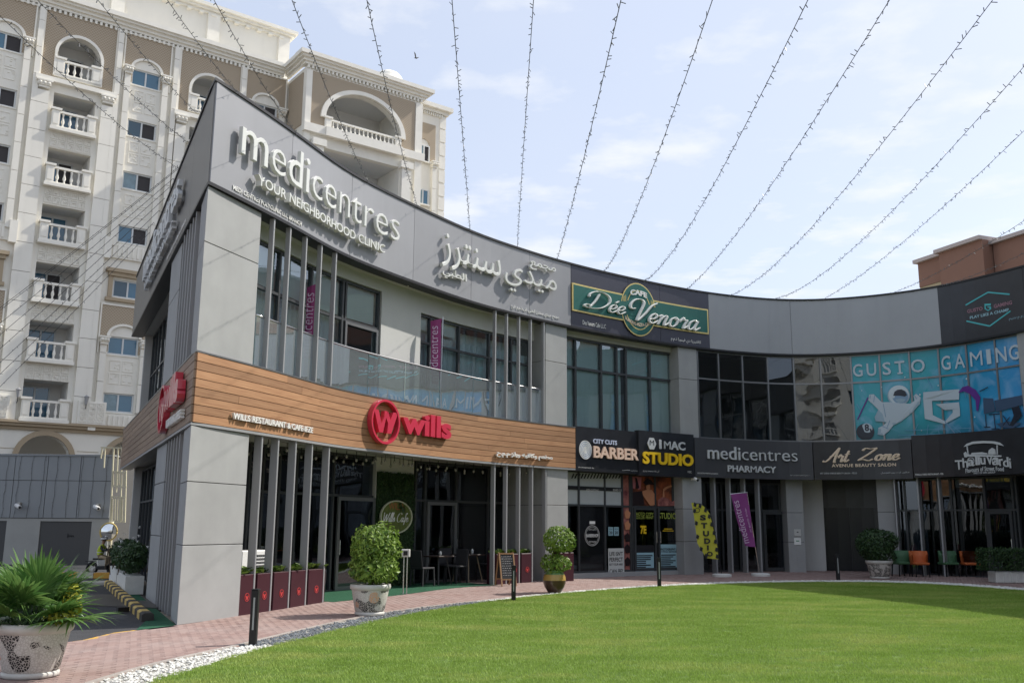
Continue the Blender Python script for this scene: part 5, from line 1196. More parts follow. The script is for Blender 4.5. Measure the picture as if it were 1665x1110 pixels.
# notices on the pillar right of the pharmacy
for i, (ya, yb, m_, lab) in enumerate(((657, 703, M_conc2, 'small grey opening hours plate on the pillar, above the one with a green logo'), (715, 762, M_white, 'small white plate with green logo on the pillar'))):
    pn = thing('wall_plate', lab, 'plate', MF.P(S(1297, 880, -.49), 1.2, -.49))
    a, zt__ = MF.hit(*C3(785, ya), -.49); b, zb__ = MF.hit(*C3(833, yb), -.49)
    bevel(MB().fbox(MF, a, b, zb__, zt__, -.5, -.48).build('plate', m_, pn), .008)
    if i: MB().fbox(MF, (a + b) / 2 - .05, (a + b) / 2 + .05, zb__ + .15, zt__ - .12, -.48, -.477).build('print', mat('green_print', (.05, .25, .12), .5), pn)
    else: letters(MF, 'OPEN 24 HRS', a + .05, b - .05, zt__ - .2, zt__ - .1, -.478, M_text_b, pn, pix=False, split=False) if False else MB().fbox(MF, a + .08, b - .08, zb__ + .12, zb__ + .15, -.48, -.477).build('print_line', M_text_b, pn)
# small security cameras
def dome_cam(name, lab, F, px, o, s=1.):
    u, z = F.hit(*px, o); c = F.P(u, z, o); n = Vector((F.N(u).x, F.N(u).y, 0)); t = thing(name, lab, 'camera', c)
    mb = MB(); mb.bar(c - n * .06, c + n * .1, .09 * s); mb.build('bracket', M_white, t)
    mb = MB(); e = c + n * .2 - Vector((0, 0, .05)); mb.tube([c + n * .08, e], .05 * s, 10); mb.build('housing', M_white, t, True)
    MB().ball(e + n * .02, .045 * s, 1, 10, 6).build('lens', M_black, t, True); return t
dome_cam('security_camera', 'white security camera under the parapet above the balcony', MF, (655, 461), UO + .15)
dome_cam('security_camera', 'white security camera above the yellow studio flag', MF, (1127, 778), -.02)
# ------------------------------------------------------------------ apartment block behind
M_cream = MATS['cream_letter']
M_aw = mat('cream_render', (.81, .78, .70), .85, noise=.04, nscale=.5, bump=.15, bscale=60, vary=.02)
M_aw2 = mat('cream_moulding', (.83, .80, .72), .8, noise=.05, nscale=2)
M_asht = mat('recess_plaster', (.70, .69, .66), .9)
def brown_mat():
    m = bpy.data.materials.new('brown_lattice_cladding'); m.use_nodes = True; t = m.node_tree; b = t.nodes['Principled BSDF']; tc = t.nodes.new('ShaderNodeTexCoord')
    sp = t.nodes.new('ShaderNodeSeparateXYZ'); t.links.new(tc.outputs['Object'], sp.inputs[0]); au = t.nodes.new('ShaderNodeMath'); au.operation = 'MULTIPLY'; au.inputs[1].default_value = 1.25; t.links.new(sp.outputs[0], au.inputs[0])
    w1 = None; outs = []
    for sg in ('ADD', 'SUBTRACT'):
        a = t.nodes.new('ShaderNodeMath'); a.operation = sg; t.links.new(au.outputs[0], a.inputs[0]); t.links.new(sp.outputs[2], a.inputs[1])
        f = t.nodes.new('ShaderNodeMath'); f.operation = 'MULTIPLY'; f.inputs[1].default_value = 6.5; t.links.new(a.outputs[0], f.inputs[0]); q = t.nodes.new('ShaderNodeMath'); q.operation = 'FRACT'; t.links.new(f.outputs[0], q.inputs[0])
        c = t.nodes.new('ShaderNodeMath'); c.operation = 'LESS_THAN'; c.inputs[1].default_value = .22; t.links.new(q.outputs[0], c.inputs[0]); outs.append(c)
    mx = t.nodes.new('ShaderNodeMath'); mx.operation = 'MAXIMUM'; t.links.new(outs[0].outputs[0], mx.inputs[0]); t.links.new(outs[1].outputs[0], mx.inputs[1])
    cm_ = t.nodes.new('ShaderNodeMix'); cm_.data_type = 'RGBA'; t.links.new(mx.outputs[0], cm_.inputs[0]); cm_.inputs[6].default_value = (.34, .27, .19, 1); cm_.inputs[7].default_value = (.46, .39, .30, 1)
    t.links.new(cm_.outputs[2], b.inputs['Base Color']); b.inputs['Roughness'].default_value = .85; return m
M_brown = brown_mat(); M_btrim = mat('tan_trim', (.40, .32, .22), .8)
M_agl = mat('apartment_glass', (.045, .14, .22), .06, .0, .9); M_agls = [M_agl, mat('apartment_glass_dark', (.02, .06, .09), .06, 0, .9), mat('apartment_glass_curtain', (.16, .24, .28), .1, 0, .8, noise=.2, nscale=3)]; M_agd = mat('open_window', (.035, .03, .03), .5); M_afr = mat('white_window_frame', (.62, .64, .64), .5)
AP0 = Vector((-21.83, 46)); AF = Planar(AP0, (.8, .6))
AB = thing('apartment_building', 'tall cream apartment block with arched brown bays and balconies behind the mall', 'building', AF.P(0, 0))
def ab(name, m, *a, parent=AB): return MB().fbox(AF, *a).build(name, m, parent)
Rm = random.Random(5)
def awin(s0, s1, z0, z1, o=0., arch=False):
    mb = MB(); f = .07
    for a, b, c, d in ((s0, s0 + f, z0, z1), (s1 - f, s1, z0, z1), (s0 + f, s1 - f, z1 - f, z1), (s0 + f, s1 - f, z0, z0 + f), ((s0 + s1) / 2 - .04, (s0 + s1) / 2 + .04, z0 + f, z1 - f)): mb.fbox(AF, a, b, c, d, o - .16, o - .08)
    w = mb.build('window', M_afr, AB); mid = (s0 + s1) / 2; k = Rm.random()
    MB().fbox(AF, s0 + f, mid - .04, z0 + f, z1 - f, o - .13, o - .12).build('pane', M_agls[int(k * 97) % 3], w)
    MB().fbox(AF, mid + .04, s1 - f, z0 + f, z1 - f, o - (.13 if k < .5 else .17), o - (.12 if k < .5 else .165)).build('pane', M_agl if k < .5 else M_agd, w)
    mb = MB(); mb.fbox(AF, s0 - .04, s1 + .04, z0 - .07, z0 - .005, o - .1, o + .05); mb.build('sill', M_aw2, w)
    return w
def arch_fill(mb, sa, sb, zs, zt, o0, o1, lift=1.):
    """wall above an arched opening that spans sa..sb and springs at zs"""
    r = (sb - sa) / 2; c = (sa + sb) / 2; n = 14
    for i in range(n):
        a, b = PI - PI * i / n, PI - PI * (i + 1) / n; u0, u1 = c + r * math.cos(a), c + r * math.cos(b); v0, v1 = zs + r * lift * math.sin(a), zs + r * lift * math.sin(b)
        q = [AF.P(u, z, o) for o in (o0, o1) for u, z in ((u0, v0), (u1, v1), (u1, zt), (u0, zt))]
        mb.add(q, [(4, 5, 6, 7), (3, 2, 1, 0), (0, 1, 5, 4), (2, 3, 7, 6)])
def balusters(mb, s0, s1, z0, z1, o, step=.27):
    n = max(2, int((s1 - s0) / step)); h = z1 - z0 - .16
    for i in range(n):
        u = s0 + (s1 - s0) * (i + .5) / n; c = AF.P(u, z0 + .08, o)
        mb.lathe([(.055, 0), (.06, .04), (.035, .08 * h + .05), (.085, h * .35), (.04, h * .62), (.035, h * .8), (.06, h * .9), (.055, h)], c, 7)
def balcony(s0, s1, z0, z1, o=.35, post=.34, brackets=True):
    b = MB(); b.fbox(AF, s0 - .05, s1 + .05, z0 - .16, z0, -.3, o + .06); b = b.build('balcony', M_aw2, AB)
    for a in (s0, s1 - post):
        p = MB(); p.fbox(AF, a, a + post, z0, z1 - .06, -.02, o); p.fbox(AF, a - .06, a + post + .06, z1 - .06, z1 + .05, -.05, o + .06); p.fbox(AF, a + .06, a + post - .06, z0 + .15, z1 - .2, o, o + .025); p.build('post', M_aw2, b)
    for za, zb in ((z1 - .17, z1 - .06), (z0, z0 + .08)): MB().fbox(AF, s0 + post, s1 - post, za, zb, o - .18, o - .02).build('rail', M_aw2, b)
    m = MB(); balusters(m, s0 + post, s1 - post, z0, z1 - .09, o - .1); m.build('balusters', M_aw2, b, True)['kind'] = 'stuff'
    return b
def relief(s0, s1, z0, z1, o, nx, nz, seed=0):
    mb = MB(); r_ = random.Random(seed); dx_, dz2 = (s1 - s0) / nx, (z1 - z0) / nz
    for i in range(nx):
        for j in range(nz):
            a, c = s0 + i * dx_ + dx_ * .08, z0 + j * dz2 + dz2 * .08; w_, h_ = dx_ * .84, dz2 * .84
            mb.fbox(AF, a, a + w_, c, c + .03, o, o + .03); mb.fbox(AF, a, a + w_, c + h_ - .03, c + h_, o, o + .03); mb.fbox(AF, a, a + .03, c + .03, c + h_ - .03, o, o + .03); mb.fbox(AF, a + w_ - .03, a + w_, c + .03, c + h_ - .03, o, o + .03)
            for _ in range(4):
                x, z = r_.uniform(a + .08, a + w_ - .1), r_.uniform(c + .06, c + h_ - .08); mb.fbox(AF, x, x + w_ * .16, z, z + .04, o, o + .035)
    return mb.build('relief_panel', M_aw2, AB)
def capital(s, z, w=.5, o=.0):
    mb = MB(); mb.fbox(AF, s - w * .5, s + w * .5, z - .4, z - .28, o - .05, o + .3); mb.fbox(AF, s - w * .62, s + w * .62, z - .28, z - .08, o - .05, o + .36); mb.fbox(AF, s - w * .75, s + w * .75, z - .08, z, o - .05, o + .42)
    for k in range(3): mb.ball(AF.P(s - w * .4 + w * .4 * k, z - .18, o + .38), .08, 1, 7, 5)
    return mb.build('capital', M_aw2, AB)
def shaft(s, z0, z1, w=.5, o=0., m=None, joints=True):
    mb = MB(); z = z0
    while z < z1 - .05:
        q = min(z1, z + 1.45); mb.fbox(AF, s - w / 2, s + w / 2, z + .012, q - .012, o - .05, o + .22); z = q
    return mb.build('pilaster', m or M_aw, AB)
TOPS = [23.0, 20.07, 17.12, 14.16, 11.25, 8.4]
ZC = 27.4
def wall_strip(s0, s1, z0, z1, o=0., d=.35, m=None): return ab('wall', m or M_aw, s0, s1, z0, z1, o - d, o)
LEDGE = 6.26
def win_bay(s0, s1, wins, zt=ZC):
    """wall with stacked windows between s0 and s1; wins: list of (a, b, z0, z1)"""
    mb = MB(); a, b = wins[0][0], wins[0][1]; mb.fbox(AF, s0, a, LEDGE, zt, -.35, 0); mb.fbox(AF, b, s1, LEDGE, zt, -.35, 0); z = LEDGE
    for _, _, c, d in sorted(wins, key=lambda q: q[2]): mb.fbox(AF, a, b, z, c, -.35, 0); z = d
    mb.fbox(AF, a, b, z, zt, -.35, 0); mb.build('wall', M_aw, AB)
    for q in wins: awin(*q)
ZW = [(24.55, 25.47), (21.66, 22.6), (18.75, 19.7), (15.85, 16.77), (12.95, 13.87), (10.0, 10.92), (7.1, 8.05)]
def windows_bay(sc, brown_rows=(4,), arch_rows=(0, 5), half=.74):
    a, b = sc - half, sc + half; win_bay(sc - 1.3, sc + 1.3, [(a, b, c, d) for c, d in ZW])
    for k, (c, d) in enumerate(ZW):
        if k in arch_rows:
            top = ZC - .1 if k == 0 else d + 1.55
            mb = MB(); arch_fill(mb, a - .0, b + .0, d - .02, top, .0, .055, .8); mb.fbox(AF, sc - 1.18, a, c + .1, top, 0, .055); mb.fbox(AF, b, sc + 1.18, c + .1, top, 0, .055); mb.build('brown_cladding', M_brown, AB)
            mb = MB(); r = half + .07; n = 16
            for i in range(n):
                p0, p1_ = PI - PI * i / n, PI - PI * (i + 1) / n
                q = [AF.P(sc + rr_ * math.cos(p), d - .02 + rr_ * .8 * math.sin(p), oo) for oo in (.05, .12) for rr_, p in ((r - .1, p0), (r - .1, p1_), (r + .04, p1_), (r + .04, p0))]
                mb.add(q, [(4, 5, 6, 7), (3, 2, 1, 0), (0, 1, 5, 4), (2, 3, 7, 6), (1, 2, 6, 5), (3, 0, 4, 7)])
            for x0_, x1_ in ((sc - 1.25, sc - 1.18), (sc + 1.18, sc + 1.25)): mb.fbox(AF, x0_, x1_, c, top + .06, 0, .1)
            mb.fbox(AF, sc - 1.25, sc + 1.25, top, top + .08, 0, .101)
            mb.build('arch_moulding', M_aw2, AB)
            for s_ in (sc - .98, sc + .98): capital(s_, d - .1, .34, .05); shaft(s_, max(LEDGE, c - 2.9 if k else c - 9), d - .5, .3, .0)
        elif k in brown_rows:
            mb = MB(); mb.fbox(AF, a - .3, b + .3, d + .12, d + .32, 0, .22); mb.fbox(AF, a - .42, b + .42, d + .32, d + .5, 0, .32); mb.fbox(AF, a - .25, a - .05, c - .05, d + .12, 0, .12); mb.fbox(AF, b + .05, b + .25, c - .05, d + .12, 0, .12); mb.fbox(AF, a - .35, b + .35, c - .25, c - .08, 0, .2); mb.build('window_surround', M_btrim, AB)
        if k not in (4, 3, 6): relief(sc - .62, sc + .62, c - 1.55, c - .25, .0, 2, 2, k)
        if k in (3, 6):
            mb = MB(); mb.fbox(AF, a - .3, b + .3, c - .9, c - .12, 0, .12); mb.fbox(AF, a - .65, a - .3, c - 1.0, c + .1, 0, .3); mb.fbox(AF, b + .3, b + .65, c - 1.0, c + .1, 0, .3)
            for i in range(8): mb.fbox(AF, a - .2 + i * .24, a - .1 + i * .24, c - .8, c - .2, .12, .18)
            mb.build('blind_balustrade', M_aw2, AB)
def balc_bay(s0, s1, arch_top=True):
    a, b = s0 + .75, s1 - .75; mb = MB(); ml = LEDGE
    mb.fbox(AF, s0, a, LEDGE, ZC, -.35, 0); mb.fbox(AF, b, s1, LEDGE, ZC, -.35, 0)
    # arched top opening
    c = (a + b) / 2; ar = 1.05
    opens = [(TOPS[i] - 1.9, TOPS[i]) for i in range(6)]
    z = LEDGE
    for c0, c1 in sorted(opens): mb.fbox(AF, a, b, z, c0, -.35, 0); z = c1
    mb.fbox(AF, a, b, z, 23.95, -.35, 0); mb.build('wall', M_aw, AB)
    mb = MB(); sp_ = 25.15; mb.fbox(AF, a, c - ar, 23.95, ZC, -.34, 0); mb.fbox(AF, c + ar, b, 23.95, ZC, -.34, 0); arch_fill(mb, c - ar, c + ar, sp_, ZC, -.34, 0); mb.build('wall', M_aw, AB)
    mb = MB(); t_ = ZC - .06; arch_fill(mb, c - ar, c + ar, sp_, t_, .001, .06); mb.fbox(AF, s0 + .02, c - ar, 23.7, t_, .001, .06); mb.fbox(AF, c + ar, s1 - .02, 23.7, t_, .001, .06); mb.build('brown_cladding', M_brown, AB)
    mb = MB(); n = 18; r = ar
    for i in range(n):
        p0, p1_ = PI - PI * i / n, PI - PI * (i + 1) / n
        q = [AF.P(c + rr_ * math.cos(p), sp_ + rr_ * math.sin(p), oo) for oo in (.05, .16) for rr_, p in ((r - .02, p0), (r - .02, p1_), (r + .13, p1_), (r + .13, p0))]
        mb.add(q, [(4, 5, 6, 7), (3, 2, 1, 0), (0, 1, 5, 4), (2, 3, 7, 6), (1, 2, 6, 5), (3, 0, 4, 7)])
    mb.fbox(AF, c - ar - .12, c - ar, 23.95, sp_, .05, .16); mb.fbox(AF, c + ar, c + ar + .12, 23.95, sp_, .05, .16); mb.fbox(AF, c - ar - .12, c + ar + .12, 23.83, 23.95, .05, .2); mb.build('arch_moulding', M_aw2, AB)
    # side borders
    mb = MB(); mb.fbox(AF, s0 - .12, s0 + .02, 23.6, ZC, .0, .12); mb.fbox(AF, s1 - .02, s1 + .12, 23.6, ZC, .0, .12); mb.fbox(AF, s0 - .2, s1 + .2, 23.45, 23.68, -.02, .28); mb.build('moulding', M_aw2, AB)
    # recess: back wall with sliding door for each storey
    for c0, c1 in opens + [(23.95, 26.3)]:
        q = MB(); q.fbox(AF, a - .2, b + .2, c0 - .2, c1 + .3, -1.75, -1.6); q.fbox(AF, a - .2, a, c0 - .1, c1 + .25, -1.6, -.35); q.fbox(AF, b, b + .2, c0 - .1, c1 + .25, -1.6, -.35); q.fbox(AF, a, b, c0 - .12, c0 - .01, -1.6, -.35); q.fbox(AF, a, b, c1 + .02 if c1 != 26.3 else c1, c1 + .2, -1.6, -.35)
        q.build('balcony_recess', M_asht, AB)
        w_ = MB(); x0_, x1_ = a + .1, b - .5; zt2_ = c0 + 1.75
        for (e, f, g_, h) in ((x0_, x0_ + .07, c0, zt2_), (x1_ - .07, x1_, c0, zt2_), (x0_, x1_, zt2_ - .07, zt2_), ((x0_ + x1_) / 2 - .04, (x0_ + x1_) / 2 + .04, c0, zt2_ - .07)): w_.fbox(AF, e, f, g_, h, -1.6, -1.5)
        w_ = w_.build('sliding_door', M_afr, AB); mid = (x0_ + x1_) / 2; k = Rm.random()
        MB().fbox(AF, x0_ + .07, mid - .04, c0, zt2_ - .07, -1.57, -1.55).build('pane', M_agl, w_); MB().fbox(AF, mid + .04, x1_ - .07, c0, zt2_ - .07, -1.57, -1.55).build('pane', M_agl if k < .6 else M_agd, w_)
    for k, (c0, c1) in enumerate(opens):
        balcony(a - .05 + .0, b + .05, c0 + .0, c0 + .95, .3, .38)
        if k < 5: relief(a, b, c0 - 1.0, c0 - .18, .02, 5, 2, k)
    balcony(c - ar - .02, c + ar + .02, 23.97, 24.85, .14, .42)
    for s_ in (s0 + .22, s1 - .22):
        shaft(s_, LEDGE, 22.9, .55); capital(s_, 23.4, .5)
for c_ in (-4.15,): windows_bay(c_)
windows_bay(2.62); windows_bay(9.3, half=.74)
balc_bay(-2.5, .98); balc_bay(4.35, 7.75)
ab('wall', M_aw, 3.92, 4.35, LEDGE, ZC, -.35, -.001); ab('wall', M_aw, .98, 1.32, LEDGE, ZC, -.35, -.001); ab('wall', M_aw, -2.85, -2.5, LEDGE, ZC, -.35, -.001); ab('wall', M_aw, 7.75, 8.0, LEDGE, ZC, -.35, -.001)
for s_ in (1.15, 4.1, -2.68, 7.9): 
    shaft(s_, LEDGE, ZC - .1, .26, .0)
ab('wall', M_aw, -16, -5.45, 0, ZC, -.35, -.0)
for x in (-7.5, -11.8):
    for c, d in ZW: awin(x - .7, x + .7, c, d, .25)
# protruding block at the right end, with its big arch
BO_ = 2.5; F_save = AF
AF2 = Planar(AP0 + Vector((.6, -.8)) * BO_, (.8, .6))
ab('wall', M_aw, 10.55, 10.62, LEDGE, ZC, -.35, 0)
AF = AF2
b0_, b1_ = 10.65, 18.35; ca0, ca1 = 11.85, 16.85; cc = (ca0 + ca1) / 2
mb = MB(); mb.fbox(AF, b0_, ca0, 10, 27.3, -2.6, 0); mb.fbox(AF, ca1, b1_, 10, 27.3, -2.6, 0); mb.fbox(AF, ca0, ca1, 22.7, 23.55, -.4, 0); arch_fill(mb, ca0, ca1, 24.45, 27.3, -.4, 0, .80); mb.fbox(AF, ca0, ca1, 10, 20.6, -.4, 0); mb.build('wall', M_aw, AB)
mb = MB(); arch_fill(mb, ca0, ca1, 24.45, 27.1, .001, .07, .8); mb.fbox(AF, b0_ + .35, ca0, 23.85, 27.1, .001, .07); mb.fbox(AF, ca1, b1_ - .55, 23.85, 27.1, .001, .07); mb.build('brown_cladding', M_brown, AB)
n = Vector((AF.n.x, AF.n.y, 0)); t_v = Vector((AF.d.x, AF.d.y, 0)); A_ = AF.P(b0_ - .02, 23.85, -.35); B_ = AF.P(b0_ - .02, 23.85, -2.3)
MB().bar(A_ + Vector((0, 0, 1.6)), B_ + Vector((0, 0, 1.6)), .06, 3.2).build('brown_cladding', M_brown, AB)
mb = MB(); nn = 22; r = (ca1 - ca0) / 2
for i in range(nn):
    p0, p1_ = PI - PI * i / nn, PI - PI * (i + 1) / nn
    q = [AF.P(cc + rr_ * math.cos(p), 24.45 + rr_ * .8 * math.sin(p), oo) for oo in (.05, .22) for rr_, p in ((r - .02, p0), (r - .02, p1_), (r + .28, p1_), (r + .28, p0))]
    mb.add(q, [(4, 5, 6, 7), (3, 2, 1, 0), (0, 1, 5, 4), (2, 3, 7, 6), (1, 2, 6, 5), (3, 0, 4, 7)])
mb.build('arch_moulding', M_aw2, AB)
mb = MB(); mb.fbox(AF, b0_ - .02, b0_ + .33, 10, 27.1, .0, .12); mb.fbox(AF, b1_ - .5, b1_ - .02, 10, 27.1, .0, .12); mb.fbox(AF, b0_ - .1, b1_ + .1, 23.35, 23.84, -.05, .3); mb.fbox(AF, ca0, ca1, 23.3, 23.84, .301, .42)
for s_ in (ca0 - .35, ca1 + .35): mb.fbox(AF, s_ - .3, s_ + .3, 10, 22.6, 0, .3); mb.fbox(AF, s_ - .42, s_ + .42, 22.6, 23.0, 0, .42)
mb.build('moulding', M_aw2, AB)
balcony(ca0, ca1, 23.6, 24.5, .2, .4)
for c0, c1 in ((20.6, 22.7), (23.55, 26.5)):
    q = MB(); q.fbox(AF, ca0 - .2, ca1 + .2, c0 - .2, c1 + .3, -2.9, -2.75); q.fbox(AF, ca0, ca1, c0 - .12, c0 - .01, -2.75, -.4); q.fbox(AF, ca0, ca1, c1 + .02, c1 + .2, -2.75, -.4); q.build('balcony_recess', M_asht, AB)
    w_ = MB(); w_.fbox(AF, cc - 1.2, cc + 1.2, c0, c0 + 1.8, -2.75, -2.7); w_.build('window', M_agl, AB)
AF = F_save
GF = Planar(AP0 + Vector((.6, -.8)) * 1.5, (.8, .6)); AF = GF
e0, e1 = AF.hit(676, 250)[0] - .6, AF.hit(722, 300)[0]
gw_ = [AF.hit(679, 245)[0], AF.hit(695, 245)[0]]
mb = MB(); zz = [AF.hit(687, 236)[1], AF.hit(687, 263)[1]]; zz2 = [AF.hit(687, 308)[1], AF.hit(687, 333)[1]]
tz = AF.hit(700, 180)[1]
mb.fbox(AF, e0, e1, 10, tz, -3.0, 0); mb.build('wall', M_aw, AB)
for a_, b_ in (zz, zz2): awin(gw_[0], gw_[1] + .12, b_, a_, .17)
mb = MB(); cgc = (gw_[0] + gw_[1] + .12) / 2; arch_fill(mb, gw_[0], gw_[1] + .12, zz[0], zz[0] + 1.5, .001, .06, 1.); mb.fbox(AF, gw_[0] - .05, gw_[0], zz[1], zz[0] + 1.5, .001, .06); mb.fbox(AF, gw_[1] + .12, e1 - .75, zz[1], zz[0] + 1.5, .001, .06); mb.build('brown_cladding', M_brown, AB)
capital(gw_[1] + .42, zz[1] + .1, .34); shaft(gw_[1] + .42, 15, zz[1] - .3, .28)
for k in range(14): ab('corner_block', M_aw2, e1 - .42, e1 + .02, tz - 1 - k * .9, tz - .2 - k * .9, -.3, .05)
mb = MB(); mb.fbox(AF, e0, e1 + .15, tz - .1, tz + .12, -3, .15); mb.fbox(AF, e0, e1 + .35, tz + .12, tz + .4, -3, .38); mb.build('cornice', M_aw2, AB)
mb = MB()
for i in range(12): mb.fbox(AF, e0 + .6 + i * .16, e0 + .68 + i * .16, tz - .32, tz - .14, 0, .12)
mb.build('dentils', M_aw2, AB, kind='stuff')
AF = F_save
# cornices: main front, block; dentils as one joined row
def cornice(F, s0, s1, z, ends=0.):
    mb = MB()
    for a, b, o in ((0, .14, .14), (.14, .3, .26), (.3, .42, .42), (.42, .66, .55)): mb.fbox(F, s0 - (o if ends else 0), s1 + (o if ends else 0), z + a, z + b, -.4, o)
    mb.build('cornice', M_aw2, AB); mb = MB(); u = s0 + .05
    while u < s1: mb.fbox(F, u, u + .12, z - .2, z - .02, 0, .14); u += .25
    mb.build('dentils', M_aw2, AB, kind='stuff')
AF = F_save; cornice(F_save, -16, 10.3, 27.45); cornice(AF2, 10.62, 18.35, 27.4, 1)
# return of the block's cornice on its left side
n3 = Vector((AF.n.x, AF.n.y, 0))
mb = MB()
for a, b, o in ((0, .14, .14), (.14, .3, .26), (.3, .42, .42), (.42, .66, .55)):
    p = AF2.P(b0_ - o / 2, 27.4 + (a + b) / 2, -.3); q = AF2.P(b0_ - o / 2, 27.4 + (a + b) / 2, -2.45); mb.bar(p, q, o, b - a - .004)
mb.build('cornice', M_aw2, AB)
# set back attic with its own cornice, and a small domed turret
AT = Planar(AP0 - Vector((.6, -.8)) * 1.6, (.8, .6)); zt3 = AT.hit(416, 38)[1]; sx_ = AT.hit(470, 62)[0]
mb = MB(); mb.fbox(AT, -16, sx_, 27.5, zt3 - .35, -6, 0); mb.build('attic_wall', M_aw, AB)
mb = MB()
for a, b, o in ((-.4, -.25, .12), (-.25, -.1, .28), (-.1, .1, .42)): mb.fbox(AT, -16, sx_ + o, zt3 + a, zt3 + b, -6, o)
for s_ in (sx_ - .35, sx_ - 4.7, sx_ - 10.): mb.fbox(AT, s_ - .35, s_ + .35, 27.5, zt3 - .4, .0, .18)
mb.build('attic_cornice', M_aw2, AB); mb = MB(); u = -14.
while u < sx_: mb.fbox(AT, u, u + .25, zt3 - .55, zt3 - .42, 0, .25); u += .7
mb.build('brackets', M_aw2, AB, kind='stuff')
u_, zt4 = AT.hit(632, 116); c = AT.P(u_, 27.2, 0); h = zt4 - 27.2
MB().lathe([(.9, 0), (.9, h - 1.0), (1.05, h - .95), (1.05, h - .8), (.95, h - .75), (.9, h - .5), (.7, h - .25), (.35, h - .05), (.02, h)], c, 18).build('dome_turret', M_aw2, AB, True)
ab('roof', M_aw, -16, 18.3, 27.3, 27.4, -14, -.4)
ab('back_wall', M_aw, -16, 20, 0, 27.3, -14, -13.7); ab('end_wall', M_aw, 19.6, 20, 0, 26.0, -13.7, -1.6)
# ledge and the arched storey below
mb = MB()
for a, b, o in ((0, .12, .35), (-.14, -.004, .25), (-.3, -.144, .12)): mb.fbox(AF, -16, 10.5, LEDGE + a, LEDGE + b, -.3, o)
mb.build('ledge', M_btrim, AB)
mb = MB(); cx = [-12.2, -8.2, -4.2, -.55, 3.4, 7.4]; r = 1.15; prev = -16
for c in cx:
    mb.fbox(AF, prev, c - r, 0, LEDGE - .3, -.5, -.0); prev = c + r; arch_fill(mb, c - r, c + r, 4.6, LEDGE - .3, -.5, -.0)
mb.fbox(AF, prev, 10.5, 0, LEDGE - .3, -.5, -.0); mb.build('arcade_wall', M_aw, AB)
mb = MB()
for c in cx:
    for i in range(16):
        p0, p1_ = PI - PI * i / 16, PI - PI * (i + 1) / 16
        q = [AF.P(c + rr_ * math.cos(p), 4.6 + rr_ * math.sin(p), oo) for oo in (-.0, .12) for rr_, p in ((r, p0), (r, p1_), (r + .24, p1_), (r + .24, p0))]
        mb.add(q, [(4, 5, 6, 7), (0, 1, 5, 4), (2, 3, 7, 6)])
mb.build('arch_moulding', M_btrim, AB)
mb = MB()
for c in cx[:-1]:
    for z in (3.4, 3.95, 4.5, 5.05): mb.fbox(AF, c + r + .3, c + 3.9 - r - .3, z, z + .025, .0, .015)
mb.build('rustication', M_btrim, AB); ab('arcade_back', M_asht, -16, 10.5, 0, 5.9, -2.6, -2.5)
for c in cx: ab('window', M_agd, c - .8, c + .9, 3.4, 4.75, -2.5, -2.45)
# parapet blocks on the ledge and wall lanterns
for s_ in (-2.95, 1.35): 
    b = ab('panelled_block', M_aw2, s_ - .65, s_ + .65, LEDGE + .13, LEDGE + 1.25, 0, .32)
    relief(s_ - .6, s_ + .6, LEDGE + .2, LEDGE + 1.2, .32, 3, 4, 3)
for px in ((27, 640), (137, 652)):
    u, z = AF.hit(*px); l = thing('wall_lantern', 'grey wall lantern %s of the lowest balcony on the cream block' % ('left' if px[0] < 50 else 'right'), 'lamp', AF.P(u, z, .3), 'wall lanterns of the cream block')
    mb = MB(); mb.lathe([(.06, -.2), (.11, .12), (.14, .16), (.02, .26)], AF.P(u, z, .42), 8); mb.build('lantern', M_fin, l); MB().tube([AF.P(u, z - .45, .2), AF.P(u, z - .38, .42), AF.P(u, z - .2, .42)], .02, 6).build('bracket', M_black, l)
# ------------------------------------------------------------------ brown building at the far right
BR0 = aty(1493, 440, 62); BF = Planar((BR0.x, BR0.y), (.365, -.93))
BB = thing('brown_building', 'brown apartment building with pale coping behind the black parapet', 'building', BF.P(0, 0))
M_brick2 = mat('brown_render', (.225, .125, .09), .85, noise=.05, nscale=.5); M_sand = mat('sand_render', (.40, .34, .22), .85); M_cop = mat('pale_coping', (.42, .37, .35), .7)
def bh(x, y, o=0.): return BF.hit(x, y, o)
zt5 = bh(1497, 427)[1]; x1 = bh(1535, 415)[0]; x2 = bh(1606, 395)[0]
zs = bh(1500, 466)[1]
for s0, s1, o, zc_, zsd in ((0, x1, 0, 0, zs), (x1, x2, .45, .05, 0), (x2 + .1, 40, -.3, -.25, bh(1640, 437)[1])):
    MB().fbox(BF, s0, s1, 0 if not zsd else zsd, zt5 + zc_, -12 - o, o).build('wall', M_brick2, BB)
    if zsd: MB().fbox(BF, s0, s1, zsd - 1.6, zsd - .01, -11, o - .05).build('band', M_sand, BB); MB().fbox(BF, s0, s1, 0, zsd - 1.61, -11, o).build('wall', M_brick2, BB)
    MB().fbox(BF, s0 - .2, s1, zt5 + zc_, zt5 + zc_ + .24, -12 - o, o + .25).build('coping', M_cop, BB)
